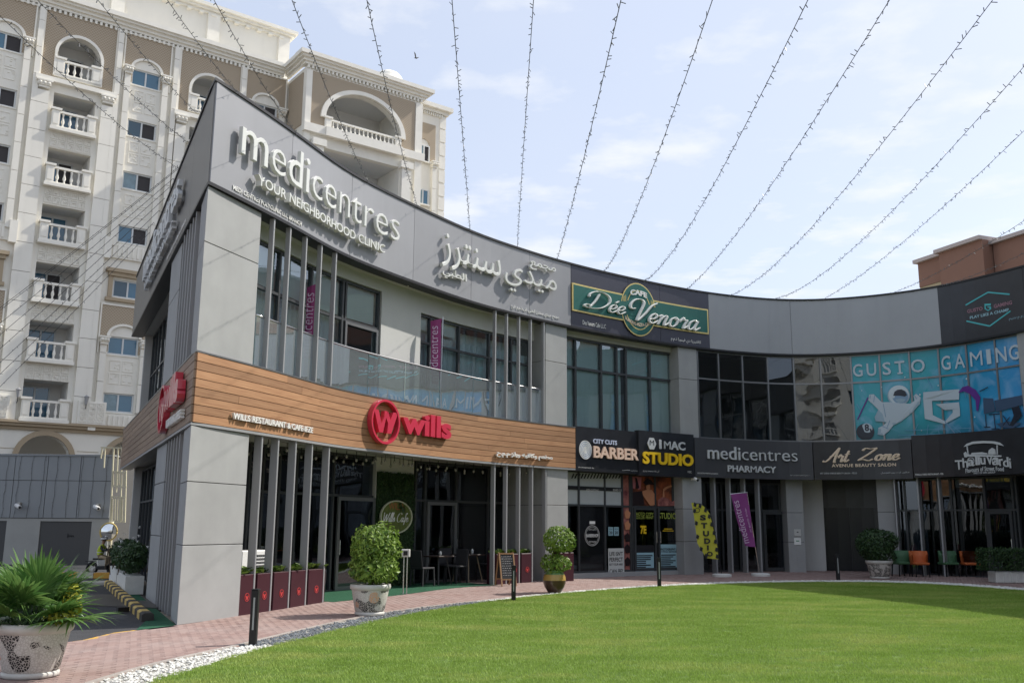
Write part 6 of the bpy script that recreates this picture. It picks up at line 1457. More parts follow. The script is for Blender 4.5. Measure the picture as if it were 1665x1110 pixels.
# ------------------------------------------------------------------ utility building on the left, its doors and the strings that hang on it
UF = Planar((-30, 34.9), (1, .03))
UB = thing('utility_building', 'low grey panelled service building with brown metal doors on the left', 'building', UF.P(0, 0))
def uh(x, y, o=0.): return UF.hit(x, y, o)
ux1 = uh(181, 800)[0]; utop = uh(100, 741)[1]; uj1 = uh(100, 781)[1]; uj2 = uh(100, 842)[1]; gU = zg(34.9)
M_upan = mat('grey_composite_panel', (.26, .275, .285), .5, .1, noise=.05, nscale=.6); M_ubase = mat('grey_render', (.38, .38, .36), .9, noise=.07, nscale=1); M_udoor = mat('brown_grey_door', (.085, .08, .078), .5)
MB().fbox(UF, 8, ux1, 0, utop - .05, -8, -.06).build('wall_core', mat('joint_dark', (.09, .09, .09), .9), UB)
u = ux1
while u > 9:
    for a, b in ((uj1 + .01, utop), (uj2 + .01, uj1 - .01)): MB().fbox(UF, u - 1.18, u - .012, a, b, -.06, 0).build('panel', M_upan, UB)
    u -= 1.19
MB().fbox(UF, 8, ux1 + .02, utop, utop + .06, -.5, .04).build('coping', M_upan, UB)
dr = []
for xa, xb in ((62, 146), (-70, 7)):
    dr.append((uh(xa, 880)[0], uh(xb, 880)[0]))
mb = MB(); e = [8, dr[1][0], dr[1][1], dr[0][0], dr[0][1], ux1]
for a, b in ((e[0], e[1]), (e[2], e[3]), (e[4], e[5])): mb.fbox(UF, a, b, gU - .1, uj2 - .01, -.3, -.03)
for a, b in dr: mb.fbox(UF, a, b, uh(100, 847)[1], uj2 - .01, -.3, -.031)
mb.build('wall', M_ubase, UB); dt = uh(100, 847)[1]
for k, (a, b) in enumerate(dr):
    m = (a + b) / 2
    for x0, x1_ in ((a + .01, m - .006), (m + .006, b - .01)):
        d = bevel(MB().fbox(UF, x0, x1_, gU + .02, dt - .01, -.12, -.07).build('door', M_udoor, UB, label='brown grey metal door leaf'), .01)
    d0 = MB().fbox(UF, m + .08, m + .3, gU + 1.0, gU + 1.04, -.06, -.03).build('handle', M_black, d); MB().fbox(UF, m + .08, m + .11, gU + .95, gU + 1.1, -.07, -.045).build('handle_plate', M_black, d)
    if k == 0:
        x, z = uh(127, 866); MB().fbox(UF, x - .16, x + .16, z - .12, z + .12, -.069, -.063).build('warning_label', mat('orange_label', (.5, .16, .06), .6), d)
        x, z = uh(87, 864); MB().fell(UF, x, z, .17, .06, -.065).build('door_label', M_pale, d)
def ucam(px, lab):
    x, z = uh(*px); c = UF.P(x, z, 0); t = thing('security_camera', lab, 'camera', c); MB().box(c.x - .05, c.x + .05, c.y - .12, c.y, c.z, c.z + .08).build('bracket', M_ubase, t)
    MB().tube([c + Vector((-.1, -.1, -.02)), c + Vector((.14, -.3, -.1))], .07, 10).build('housing', M_white, t, True); MB().ball(c + Vector((.15, -.31, -.1)), .05, 1, 8, 6).build('lens', M_black, t, True)
ucam((33, 820), 'white security camera on the grey panels, the left one above the door'); ucam((160, 822), 'white security camera on the grey panels near their right corner')
M_wire = mat('string_wire', (.06, .06, .062), .7); M_bulb = mat('tiny_lamp', (.13, .13, .13), .4)
def fairy(name, label, pts, r=.007, group=None, step=.1, bl=.05, seed=0, parent=None, bulbs=True):
    t = thing(name, label, 'light string', pts[0], group); t.location = pts[0]
    MB().tube(pts, r, 4).build('cable', M_wire, t)
    rnd = random.Random(seed); mb = MB(); L = 0.; nxt = 0.
    for a, b in zip(pts, pts[1:]):
        a = Vector(a); b = Vector(b); d = (b - a).length; dv_ = (b - a).normalized()
        while nxt < L + d:
            p = a.lerp(b, (nxt - L) / d); o = Vector((rnd.gauss(0, 1), rnd.gauss(0, 1), rnd.gauss(0, 1) - .1)); o = (o - dv_ * o.dot(dv_)).normalized()
            e = p + (o + dv_ * rnd.uniform(-.7, .7)) * bl * rnd.uniform(.7, 1.2); mb.bar(p, e, r * 1.5, r * 1.5); nxt += step * rnd.uniform(.6, 1.4)
        L += d
    o = mb.build('bulbs', M_bulb, t); o['kind'] = 'stuff'; return t
for i, (xt, xb) in enumerate(((15, 3), (35, 23), (55, 44), (75, 63), (96, 84), (116, 106), (136, 127), (155, 146), (176, 167))):
    a, za = uh(xt, 742); b, zb_ = uh(xb, 841); pts = [UF.P(a + (b - a) * k / 8 + .02 * math.sin(k * 2 + i), za + (zb_ - za) * k / 8, .03) for k in range(9)]
    fairy('hanging_light_string', 'hanging dark light string, %s from the left on the grey panel wall' % ['first', 'second', 'third', 'fourth', 'fifth', 'sixth', 'seventh', 'eighth', 'ninth'][i], pts, .006, 'light strings hanging down the grey panel wall', .22, .04, i)
# white wall, mirror, no-turn sign and pale yellow lattice screen
WWp = Planar((-12.1, 40.5), (1, .03))
ww = thing('white_wall', 'plain white boundary wall behind the convex mirror', 'wall', WWp.P(0, 0)); u0, _ = WWp.hit(165, 880); u1, _ = WWp.hit(300, 880)
MB().fbox(WWp, u0, u1, 0, WWp.hit(200, 848)[1], -.25, 0).build('wall', M_white, ww); MB().fbox(WWp, u0 + .4, WWp.hit(193, 880)[0], 0.1, WWp.hit(200, 853)[1], 0, .05).build('gate', M_ubase, ww)
pz_ = gnd(176, 936); px_, py_ = pz_.x, 33.4; q = aty(177, 864, py_)
mr = thing('traffic_mirror', 'round convex traffic mirror on a pale yellow pole by the road', 'mirror', (q.x, py_, zg(py_)))
M_ypole = mat('pale_yellow_paint', (.60, .56, .40), .55)
MB().tube([(q.x + .05, py_ + .08, zg(py_)), (q.x + .05, py_ + .08, q.z + .35)], .06, 10).build('pole', M_ypole, mr, True)
mb = MB(); R_ = .29; n = 28
prof = [(R_ * k / 6, -.12 * (1 - (k / 6) ** 2)) for k in range(7)]
for k, (r, d) in enumerate(prof):
    for j in range(n): a = 2 * PI * j / n; mb.v.append(Vector((q.x + r * math.cos(a), py_ + d - .02, q.z + r * math.sin(a))))
for k in range(6):
    for j in range(n): mb.f.append((k * n + j, k * n + (j + 1) % n, (k + 1) * n + (j + 1) % n, (k + 1) * n + j))
mb.build('mirror_face', mat('mirror', (.8, .82, .82), .03, 1.), mr, True)
mb = MB(); mb.tube([(q.x + R_ * math.cos(a), py_ - .02, q.z + R_ * math.sin(a)) for a in [2 * PI * j / 28 for j in range(29)]], .03, 6); mb.build('rim', mat('amber_rim', (.55, .42, .14), .5), mr, True)
MB().box(q.x - R_ * .3, q.x + .3 * R_, py_, py_ + .06, q.z - .2, q.z + .2).build('mount', M_black, mr)
u, z = WWp.hit(204, 866); ns = thing('road_sign', 'round white no turn sign with red rim on the white wall', 'sign', WWp.P(u, z, .1)); r = .42
MB().fell(WWp, u, z, r, r, .1, 28).build('plate', M_white, ns); MB().fring(WWp, u, z, r, r, .06, .09, .112, 30).build('rim', M_red, ns)
MB().fstroke(WWp, [(u - .08, z - .22), (u - .08, z + .1), (u + .02, z + .18), (u + .12, z + .12)], .06, .108).build('arrow', M_text_b, ns); MB().fstroke(WWp, [(u - .28, z + .28), (u + .28, z - .28)], .05, .115).build('bar', M_red, ns)
MB().fstroke(WWp, [(u + .07, z + .02), (u + .12, z + .14), (u + .2, z + .04)], .05, .109).build('arrow', M_text_b, ns)
u2, z2 = WWp.hit(216, 866); ns = thing('round_wall_mirror', 'small round mirror behind the no turn sign', 'mirror', WWp.P(u2, z2, .1)); MB().fell(WWp, u2, z2, .3, .36, .06, 24).build('face', MATS['mirror'], ns); MB().fring(WWp, u2, z2, .32, .38, .04, .05, .08, 24).build('rim', M_black, ns)
LTp = Planar((-12.5, 34.4), (1, .03)); lt = thing('lattice_screen', 'pale yellow metal lattice screen hanging at the end of the grey wall', 'screen', LTp.P(0, 5))
def lh(x, y): return LTp.hit(x, y)
mb = MB()
def bar2(a, b, w=.07):
    (u0, z0), (u1, z1) = lh(*a), lh(*b); mb.bar(LTp.P(u0, z0), LTp.P(u1, z1), w * .6, .04)
for a, b, w in (((166, 728), (164, 745), .09), ((171, 727), (169, 760), .08), ((185, 727), (177, 895), .1), ((192, 728), (189, 800), .08), ((198, 728), (196, 848), .08), ((206, 728), (203, 848), .09)): 
    bar2(a, b, w); mb.build('upright', M_ypole, lt); mb = MB()
for a, b in (((164, 727), (200, 728)), ((182, 766), (206, 768)), ((181, 789), (206, 791)), ((180, 807), (205, 808)), ((179, 848), (204, 848))): bar2(a, b, .09); mb.build('crossbar', M_ypole, lt); mb = MB()
for i in range(6): bar2((183 + i * 4, 810), (182 + i * 4, 846), .05); mb.build('slat', M_ypole, lt); mb = MB()
for i in range(5): bar2((184 + i * 4.5, 768), (184 + i * 4.5, 788), .05); mb.build('slat', M_ypole, lt); mb = MB()
# ------------------------------------------------------------------ kerbs
M_ky = mat('kerb_yellow', (.50, .36, .12), .85, noise=.2, nscale=5); M_kb = mat('kerb_black', (.05, .045, .04), .85, noise=.3, nscale=5)
kc = thing('striped_kerb', 'black and yellow concrete kerb along the shaded green carpet', 'kerb', (0, 0, 0)); A_ = gnd(240, 1009); B_ = gnd(176, 951); kc.location = A_
nK = 22
for i in range(nK):
    a = A_.lerp(B_, i / nK); b = A_.lerp(B_, (i + .96) / nK); d = (b - a).normalized(); s_ = Vector((-d.y, d.x, 0)) * .1; z0 = Vector((0, 0, -.03)); z1 = Vector((0, 0, .13 + random.uniform(-.005, .005)))
    c1 = s_ * .6
    V = [a - s_ + z0, a + s_ + z0, a + s_ + z1 * .8, a + c1 + z1, a - c1 + z1, a - s_ + z1 * .8]; V += [v + (b - a) for v in V]
    mobj('kerb_block', V, [(5, 4, 3, 2, 1, 0), (6, 7, 8, 9, 10, 11)] + [(j, (j + 1) % 6, 6 + (j + 1) % 6, 6 + j) for j in range(6)], M_ky if i % 2 else M_kb, kc)
k2 = thing('orange_kerb', 'orange and white painted kerb across the far end of the road', 'kerb', gnd(80, 940)); A_ = gnd(20, 938); B_ = gnd(182, 939)
for i in range(6):
    a = A_.lerp(B_, i / 6); b = A_.lerp(B_, (i + .97) / 6); MB().bar(a + Vector((0, 0, .07)), b + Vector((0, 0, .07)), .3, .15).build('kerb_block', mat('orange_kerb_paint', (.62, .33, .06), .8) if i % 2 else mat('white_kerb_paint', (.6, .58, .5), .8), k2)
M_hump = mat('pale_concrete', (.42, .40, .36), .9, noise=.1, nscale=3)
A_ = gnd(60, 948); B_ = gnd(182, 947); hp = MB(); hp.bar(A_ + Vector((0, 0, .0)), B_ + Vector((0, 0, .0)), 1.2, .06); tag(hp.build('road_hump', M_hump), kind='structure')
wc = thing('wheel_clamp', 'small black rubber wheel stop beside the striped kerb', 'wheel stop', gnd(192, 995)); p = gnd(192, 995); MB().bar(p + Vector((0, -.05, .05)), p + Vector((.15, .1, .05)), .09, .09).build('stop', M_black, wc)
# ------------------------------------------------------------------ planted boxes and bushes along the shaded side
def bush(mb, c, rx, ry, rz, n, size, seed, hollow=.55, flat=.0, rr=None):
    rnd = random.Random(seed); c = Vector(c)
    # lumps make an uneven outline
    lumps = [(Vector((rnd.gauss(0, 1), rnd.gauss(0, 1), rnd.gauss(0, 1))).normalized(), rnd.uniform(-.12, .3)) for _ in range(22)]
    for _ in range(n):
        d = Vector((rnd.gauss(0, 1), rnd.gauss(0, 1), rnd.gauss(0, 1))).normalized(); k = 1 - .06
        for l, h in lumps:
            q = d.dot(l)
            if q > .78: k += h * (q - .78) * 3.2
        r = (hollow + (1 - hollow) * rnd.random() ** .45) * k
        p = c + Vector((d.x * rx, d.y * ry, d.z * rz)) * r
        nrm = (d + Vector((rnd.gauss(0, .5), rnd.gauss(0, .5), rnd.gauss(0, .5) + .3))).normalized(); a = nrm.orthogonal().normalized(); a.rotate(Matrix.Rotation(rnd.uniform(0, 2 * PI), 3, nrm)); b = nrm.cross(a); s = size * rnd.uniform(.6, 1.3)
        mb.add([p - a * s, p - a * s * .1 + b * s * .42 + nrm * s * .1, p + a * s, p - a * s * .1 - b * s * .42 + nrm * s * .1], [(0, 1, 2, 3)])
    return mb
M_pot_w = mat('white_planter', (.66, .66, .63), .6, noise=.08, nscale=5)
for i, (px, py) in enumerate(((208, 950), (222, 962))):
    p = LF.P([5.2, 8.0][i], 0, .12); p.z = zg(p.y); sb = thing('flowering_shrub', ['dark flowering shrub in white trough, farther one beside the mall wall', 'dark flowering shrub in white trough, nearer one beside the mall wall'][i], 'shrub', p, 'dark shrubs along the shaded side of the mall')
    d = _ld.to_3d() if False else Vector((_ld.x, _ld.y, 0)); MB().bar(p - d * 1.3 + Vector((0, 0, .2)), p + d * 1.3 + Vector((0, 0, .2)), .4, .4).build('trough', M_pot_w, sb)
    mb = MB(); [bush(mb, p + d * f + Vector((0, 0, .80)), .33, .42, .36, 700, .05, 30 + i * 5 + int(f * 9)) for f in ((-.95, -.3, .3) if i == 0 else (-.95, -.3, .35, 1.0))]; mb.build('foliage', M_leafd, sb, kind='stuff'); mb = MB()
    rnd = random.Random(i); 
    for _ in range(24): bush(mb, p + Vector((rnd.gauss(0, .2), rnd.gauss(0, .2), 1.0 + rnd.gauss(0, .2))), .03, .03, .03, 6, .03, _)
    mb.build('blossoms', M_white, sb, kind='stuff'); mb = MB()
    for _ in range(12): a = p + Vector((rnd.uniform(-.3, .3), rnd.uniform(-.9, .9), .4)); mb.tube([a, a + Vector((rnd.uniform(-.15, .15), rnd.uniform(-.2, .2), .6))], .012, 4)
    mb.build('stems', mat('bark', (.10, .07, .045), .9), sb)
# maroon planter boxes with leafy plants, between the front fins, right fins and on the shaded side
M_maroon = mat('maroon_box', (.05, .012, .02), .45)
def leafy(mb, c, w_, n, seed, size=.1):
    rnd = random.Random(seed)
    for _ in range(n):
        b = Vector(c) + Vector((rnd.uniform(-w_, w_), rnd.uniform(-w_, w_) * .6, 0)); a = rnd.uniform(0, 2 * PI); l = size * rnd.uniform(.7, 1.4); d = Vector((math.cos(a), math.sin(a), rnd.uniform(.3, 1.3))).normalized(); e = b + d * l; s = d.cross(Vector((0, 0, 1))).normalized() * l * .32; m_ = b.lerp(e, .55) + Vector((0, 0, l * .12))
        mb.add([b, m_ + s, e + Vector((0, 0, -l * .12)), m_ - s], [(0, 1, 2, 3)])
fx = [S(x, 900, -.05) for x in (389, 418, 445, 473, 501, 530)]
lab_f = ['maroon planter box touching the grey corner pillar', 'maroon planter box second from the corner pillar', 'middle maroon planter box of the five by the entrance', 'maroon planter box fourth from the corner pillar', 'maroon planter box nearest the restaurant door']
M_mark = mat('red_mark', (.5, .05, .05), .5)
def planter(F, a, b, h, o0, o1, label, group, seed, g=0., mark=True):
    t = thing('planter_box', label, 'planter', F.P((a + b) / 2, g, (o0 + o1) / 2), group); bevel(MB().fbox(F, a, b, g + .0, g + h, o0, o1).build('box', M_maroon, t), .008)
    MB().fbox(F, a + .03, b - .03, g + h - .02, g + h + .004, o0 + .03, o1 - .03).build('soil', M_soil, t); mb = MB()
    for k in range(4):
        c = F.P(a + (b - a) * (k + .5) / 4, g + h, (o0 + o1) / 2); leafy(mb, c, .1, 16, seed + k, .16)
    mb.build('plants', M_leaf, t, kind='stuff')
    if mark:
        u, z = (a + b) / 2, g + h * .45; MB().fring(F, u, z, .075, .075, .01, o1 + .001, o1 + .006, 20).build('emblem', M_mark, t)
        q = MB(); q.fpoly(F, [(u - .05, z + .03), (u - .02, z + .03), (u, z - .0), (u + .02, z + .03), (u + .05, z + .03), (u + .02, z - .045), (u - .02, z - .045)], o1 + .004); q.build('emblem', M_mark, t)
for i in range(5): planter(MF, fx[i] + .03, fx[i + 1] - .02, .74, -.40, -.03, lab_f[i], 'maroon planters between the entrance fins', i * 7)
fx = [S(x, 900, -.05) for x in (826, 846, 867, 889, 893)]
rb = [(808, 826, 'dark maroon planter box behind the chalkboard'), (828, 846, 'dark maroon planter box second of those right of the chalkboard'), (848, 867, 'dark maroon planter box between the last two fins'), (910, 933, 'dark maroon planter box at the foot of the pillar beside the barber')]
for i, (xa, xb, lb) in enumerate(rb):
    oo = (-.40, -.03) if i < 3 else (-.02, .3); planter(MF, S(xa, 900, oo[1]), S(xb, 900, oo[1]), .8, *oo, lb, 'maroon planters near the chalkboard', 90 + i * 5, GZ(S(xa, 930)), i in (1, 2))
for i in range(3):
    a = lB + .5 + i * (LL - 1.6 - lB - .5) / 3; planter(LF, a, a + (LL - 1.6 - lB - .5) / 3 - .08, .85, -.5, -.24, ['far', 'middle', 'near'][i] + ' tall brown planter behind the fins on the shaded side', 'brown planters on the shaded side', 140 + i, 0, False)
# ------------------------------------------------------------------ pots and plants
def mosaic_mat(name, seed, thr=.5, base=(.62, .60, .56), dark=(.02, .018, .018), spots=(), sc=5.):
    m = bpy.data.materials.new(name); m.use_nodes = True; t = m.node_tree; b = t.nodes['Principled BSDF']; L = t.links.new
    tc = t.nodes.new('ShaderNodeTexCoord'); mp = t.nodes.new('ShaderNodeMapping'); mp.inputs['Location'].default_value = (seed * 3.1, seed * 1.7, seed); L(tc.outputs['Object'], mp.inputs[0])
    n = t.nodes.new('ShaderNodeTexNoise'); n.inputs['Scale'].default_value = sc; n.inputs['Detail'].default_value = .5; L(mp.outputs[0], n.inputs['Vector'])
    k = t.nodes.new('ShaderNodeMath'); k.operation = 'GREATER_THAN'; k.inputs[1].default_value = thr; L(n.outputs[0], k.inputs[0])
    v = t.nodes.new('ShaderNodeTexVoronoi'); v.feature = 'DISTANCE_TO_EDGE'; v.inputs['Scale'].default_value = 34; L(tc.outputs['Object'], v.inputs['Vector'])
    g = t.nodes.new('ShaderNodeMath'); g.operation = 'LESS_THAN'; g.inputs[1].default_value = .09; L(v.outputs['Distance'], g.inputs[0])
    c = t.nodes.new('ShaderNodeMix'); c.data_type = 'RGBA'; L(k.outputs[0], c.inputs[0]); c.inputs[6].default_value = (*base, 1); c.inputs[7].default_value = (*dark, 1)
    last = c.outputs[2]
    for (x, y, z, r, cc) in spots:
        vm = t.nodes.new('ShaderNodeVectorMath'); vm.operation = 'DISTANCE'; vm.inputs[1].default_value = (x, y, z); L(tc.outputs['Object'], vm.inputs[0]); q = t.nodes.new('ShaderNodeMath'); q.operation = 'LESS_THAN'; q.inputs[1].default_value = r; L(vm.outputs['Value'], q.inputs[0])
        cx_ = t.nodes.new('ShaderNodeMix'); cx_.data_type = 'RGBA'; L(q.outputs[0], cx_.inputs[0]); L(last, cx_.inputs[6]); cx_.inputs[7].default_value = (*cc, 1); last = cx_.outputs[2]
    d = t.nodes.new('ShaderNodeMix'); d.data_type = 'RGBA'; L(g.outputs[0], d.inputs[0]); L(last, d.inputs[6]); d.inputs[7].default_value = (.48, .45, .41, 1); L(d.outputs[2], b.inputs['Base Color'])
    bp = t.nodes.new('ShaderNodeBump'); bp.inputs['Strength'].default_value = .5; bp.inputs['Distance'].default_value = .004; L(v.outputs['Distance'], bp.inputs['Height']); L(bp.outputs[0], b.inputs['Normal']); b.inputs['Roughness'].default_value = .5; return m
M_rim = mat('glazed_rim', (.56, .545, .51), .45, noise=.08, nscale=6)
def big_pot(name, label, p, r, h, m):
    t = thing(name, label, 'flower pot', p, None)
    MB().lathe([(r * .68, .05), (r * .74, .09), (r * .86, h * .55), (r * .93, h * .82), (r * .93, h - .1)], p, 40).build('body', m, t, True)
    MB().lathe([(r * .66, 0), (r * .74, .012), (r * .75, .05), (r * .69, .07)], p, 36).build('foot', M_rim, t, True)
    MB().lathe([(r * .92, h - .11), (r * 1.0, h - .085), (r * 1.03, h - .05), (r * 1.0, h - .005), (r * .94, h), (r * .88, h - .03), (r * .86, h - .09)], p, 40, False).build('rim', M_rim, t, True)
    MB().lathe([(.01, h - .07), (r * .87, h - .075)], p, 24, False).build('soil', M_soil, t); return t
P1 = gnd(48, 1106); P1 = Vector((P1.x * 1.027, P1.y * 1.027, 0))
big_pot('mosaic_pot', 'large white mosaic pot with black patches holding the fan palm at the road', P1, .395, .575, mosaic_mat('mosaic_near', 2.6, .565, spots=((-.3, -.27, .2, .09, (.62, .26, .13)),), sc=4.2))
P2 = gnd(598, 1001); P2.y += .22
big_pot('mosaic_pot', 'white and black mosaic pot with orange dot under the round bush on the path', P2, .37, .56, mosaic_mat('mosaic_mid', 5.3, .52, spots=((.12, -.3, .33, .1, (.66, .33, .17)), (-.2, -.2, .2, .06, (.62, .28, .15))), sc=5))
P4 = gnd(1437, 941); P4.y += .3
big_pot('mosaic_pot', 'speckled mosaic pot in the shade before the street food restaurant', P4, .40, .56, mosaic_mat('mosaic_far', 8.2, .46, base=(.50, .46, .43), sc=11))
P3 = gnd(902, 964); P3.y += .15
t = thing('banded_pot', 'round clay pot banded green yellow and brown by the lawn edge', 'flower pot', P3)
for a, b, m_ in ((0, 4, mat('brown_glaze', (.075, .04, .025), .35, coat=.4)), (4, 6, mat('yellow_glaze', (.42, .27, .07), .4, coat=.3)), (6, 10, mat('green_glaze', (.13, .25, .09), .4, coat=.3))):
    pr = [(.13, 0), (.17, .03), (.24, .14), (.275, .24), (.28, .30), (.27, .38), (.245, .44), (.20, .48), (.21, .50), (.225, .53), (.18, .53)]
    MB().lathe(pr[a:b + 1], P3, 30, False).build('band', m_, t, True)
MB().lathe([(.005, .49), (.19, .49)], P3, 20, False).build('soil', M_soil, t)
M_bark = mat('bark', (.10, .07, .045), .9)
def leafbush(name, label, base, trunk_top, blobs, m, cat='bush'):
    t = thing(name, label, cat, base); mb = MB(); rnd = random.Random(len(label))
    for _ in range(4): mb.tube([base + Vector((rnd.uniform(-.04, .04), rnd.uniform(-.04, .04), 0)), base + Vector((rnd.uniform(-.07, .07), rnd.uniform(-.07, .07), trunk_top * .5)), base + Vector((rnd.uniform(-.15, .15), rnd.uniform(-.15, .15), trunk_top))], .018, 6, rs=[.022, .018, .01])
    mb.build('stem', M_bark, t, kind='stuff')
    for i, (dx_, dy_, dz2, rx, ry, rz, n, s) in enumerate(blobs):
        mb = MB(); bush(mb, base + Vector((dx_, dy_, dz2)), rx, ry, rz, n, s, i * 3 + len(label)); mb.build('crown', m, t, kind='stuff')
    return t
M_leafb = leaf_mat('bright_leaf', (.07, .15, .022), (.28, .40, .07))
leafbush('round_bush', 'dense round leafy green bush growing in the middle mosaic pot', P2 + Vector((0, 0, .5)), .8, [(.03, 0, .72, .44, .44, .46, 1500, .05), (.04, 0, .35, .52, .5, .33, 1300, .05), (.2, .05, .58, .33, .34, .4, 650, .052)], M_leafb)
leafbush('topiary_bush', 'two tier clipped bush in the banded clay pot', P3 + Vector((0, 0, .5)), .75, [(.1, 0, .78, .42, .4, .34, 1100, .05), (.03, 0, .2, .38, .36, .24, 900, .048)], M_leafb)
leafbush('shade_bush', 'wide dark green bush in the speckled pot on the shaded side', P4 + Vector((0, 0, .5)), .8, [(-.05, 0, .62, .66, .6, .42, 2800, .05), (-.05, 0, .3, .55, .5, .35, 1400, .05)], M_leafd)
p = gnd(1650, 948); hd = thing('trough_hedge', 'clipped hedge growing in a long white ribbed trough at the right', 'hedge', p)
x0, x1_ = gnd(1622, 948).x, 18.; hy = p.y + .35
bevel(MB().box(x0 + .05, x0 + 2.6, hy - .25, hy + .25, zg(hy), zg(hy) + .32).build('trough', M_pot_w, hd), .02)
for k in range(13): MB().box(x0 + .1 + k * .19, x0 + .18 + k * .19, hy - .275, hy - .25, zg(hy) + .02, zg(hy) + .28).build('rib', M_pot_w, hd)
mb = MB(); rnd = random.Random(3)
for _ in range(6500):
    q = Vector((rnd.uniform(x0 - .25, x0 + 2.6), hy + rnd.uniform(-.32, .32), zg(hy) + .36 + .6 * rnd.random())); k = rnd.random()
    if k < .8: ax = rnd.choice((1, 2, 1)); 
    if k < .45: q.y = hy - .32 + rnd.gauss(0, .03)
    elif k < .7: q.z = zg(hy) + .95 + rnd.gauss(0, .03)
    elif k < .8: q.x = x0 - .25 + abs(rnd.gauss(0, .04))
    nrm = Vector((rnd.gauss(0, 1), rnd.gauss(-.5, 1), rnd.gauss(.5, 1))).normalized(); a = nrm.orthogonal().normalized(); b_ = nrm.cross(a); s = .035
    mb.add([q - a * s, q + b_ * s * .45, q + a * s, q - b_ * s * .45], [(0, 1, 2, 3)])
mb.build('foliage', M_leafd, hd, kind='stuff')
# fan palm
pm = thing('fan_palm', 'fan palm with many spread green fronds in the near mosaic pot', 'palm', P1 + Vector((0, 0, .52)))
rnd = random.Random(12); base = P1 + Vector((0, 0, .5))
for i in range(24):
    az = i * 2.399 + rnd.uniform(-.3, .3); el = math.radians((12, 30, 45, 58, 72, 84)[i % 6] + rnd.uniform(-6, 6)); pl_n = rnd.uniform(.30, .42)
    d = Vector((math.cos(az) * math.cos(el), math.sin(az) * math.cos(el), math.sin(el))); o = base + Vector((math.cos(az) * .05, math.sin(az) * .05, 0)); hub = o + d * pl_n
    sd_ = d.cross(Vector((0, 0, 1))).normalized(); 
    if sd_.length < .1: sd_ = Vector((1, 0, 0))
    up_ = sd_.cross(d).normalized(); mb = MB(); mb.tube([o, o.lerp(hub, .5) + Vector((0, 0, .02)), hub], .008, 5); nl = 26
    for k in range(nl):
        a = (k / (nl - 1) - .5) * math.radians(190); ln = rnd.uniform(.48, .60) * (1 - .3 * abs(a) / 1.9); dr_ = (d * math.cos(a) + sd_ * math.sin(a)).normalized(); perp = (-d * math.sin(a) + sd_ * math.cos(a)).normalized(); nrm = dr_.cross(perp).normalized()
        if nrm.z < 0: nrm = -nrm
        w_ = .021; drop = .03 + .13 * rnd.random() ** 2; prev = None; rows = []
        for q, f in ((0, .2), (.4, 1.), (.65, .8), (.85, .38), (1., .03)):
            c = hub + dr_ * ln * q + nrm * .05 * q * (1 - q) - Vector((0, 0, drop * q ** 3 * (1 if q > .5 else .5))) * (ln / .45); rows.append((c - perp * w_ * f, c + nrm * .006 * f, c + perp * w_ * f))
        k0 = len(mb.v)
        for r_ in rows: mb.v += list(r_)
        for q in range(4):
            for j in range(2): mb.f.append((k0 + q * 3 + j, k0 + q * 3 + j + 1, k0 + q * 3 + j + 4, k0 + q * 3 + j + 3))
    mb.build('frond', M_leafp, pm)
mb = MB(); bush(mb, P1 + Vector((0, 0, .62)), .33, .33, .10, 900, .03, 77, .2); mb.build('undergrowth', M_leafd, pm, kind='stuff')
cr = thing('yellow_croton', 'yellow green leafy plant low on the right of the fan palm', 'plant', P1 + Vector((.34, -.05, .5)))
mb = MB(); bush(mb, P1 + Vector((.40, -.02, .78)), .10, .10, .2, 120, .045, 5, .1); bush(mb, P1 + Vector((.32, -.2, .64)), .12, .1, .09, 90, .04, 6, .1); mb.build('foliage', leaf_mat('yellow_leaf', (.30, .32, .03), (.55, .52, .08)), cr, kind='stuff')

# ------------------------------------------------------------------ street furniture
def bollard(px, lab):
    p = gnd(*px); t = thing('bollard_light', lab, 'bollard', p, 'black bollard lights along the lawn edge')
    bevel(MB().box(p.x - .05, p.x + .05, p.y - .05, p.y + .05, p.z - .02, p.z + .74).build('post', M_black, t), .006)
    MB().box(p.x - .012, p.x + .012, p.y - .054, p.y - .051, p.z + .2, p.z + .64).build('lens', mat('frosted_lens', (.35, .36, .36), .4), t)
    bevel(MB().box(p.x - .055, p.x + .055, p.y - .055, p.y + .055, p.z + .741, p.z + .755).build('cap', M_black, t), .004)
for px, lb in (((411, 1047), 'black bollard light nearest the camera at the left gravel'), ((835, 976), 'black bollard light beside the chalkboard'), ((1072, 953), 'black bollard light before the studio doors'), ((1363, 942), 'black bollard light in shade before the black recess')): bollard(px, lb)
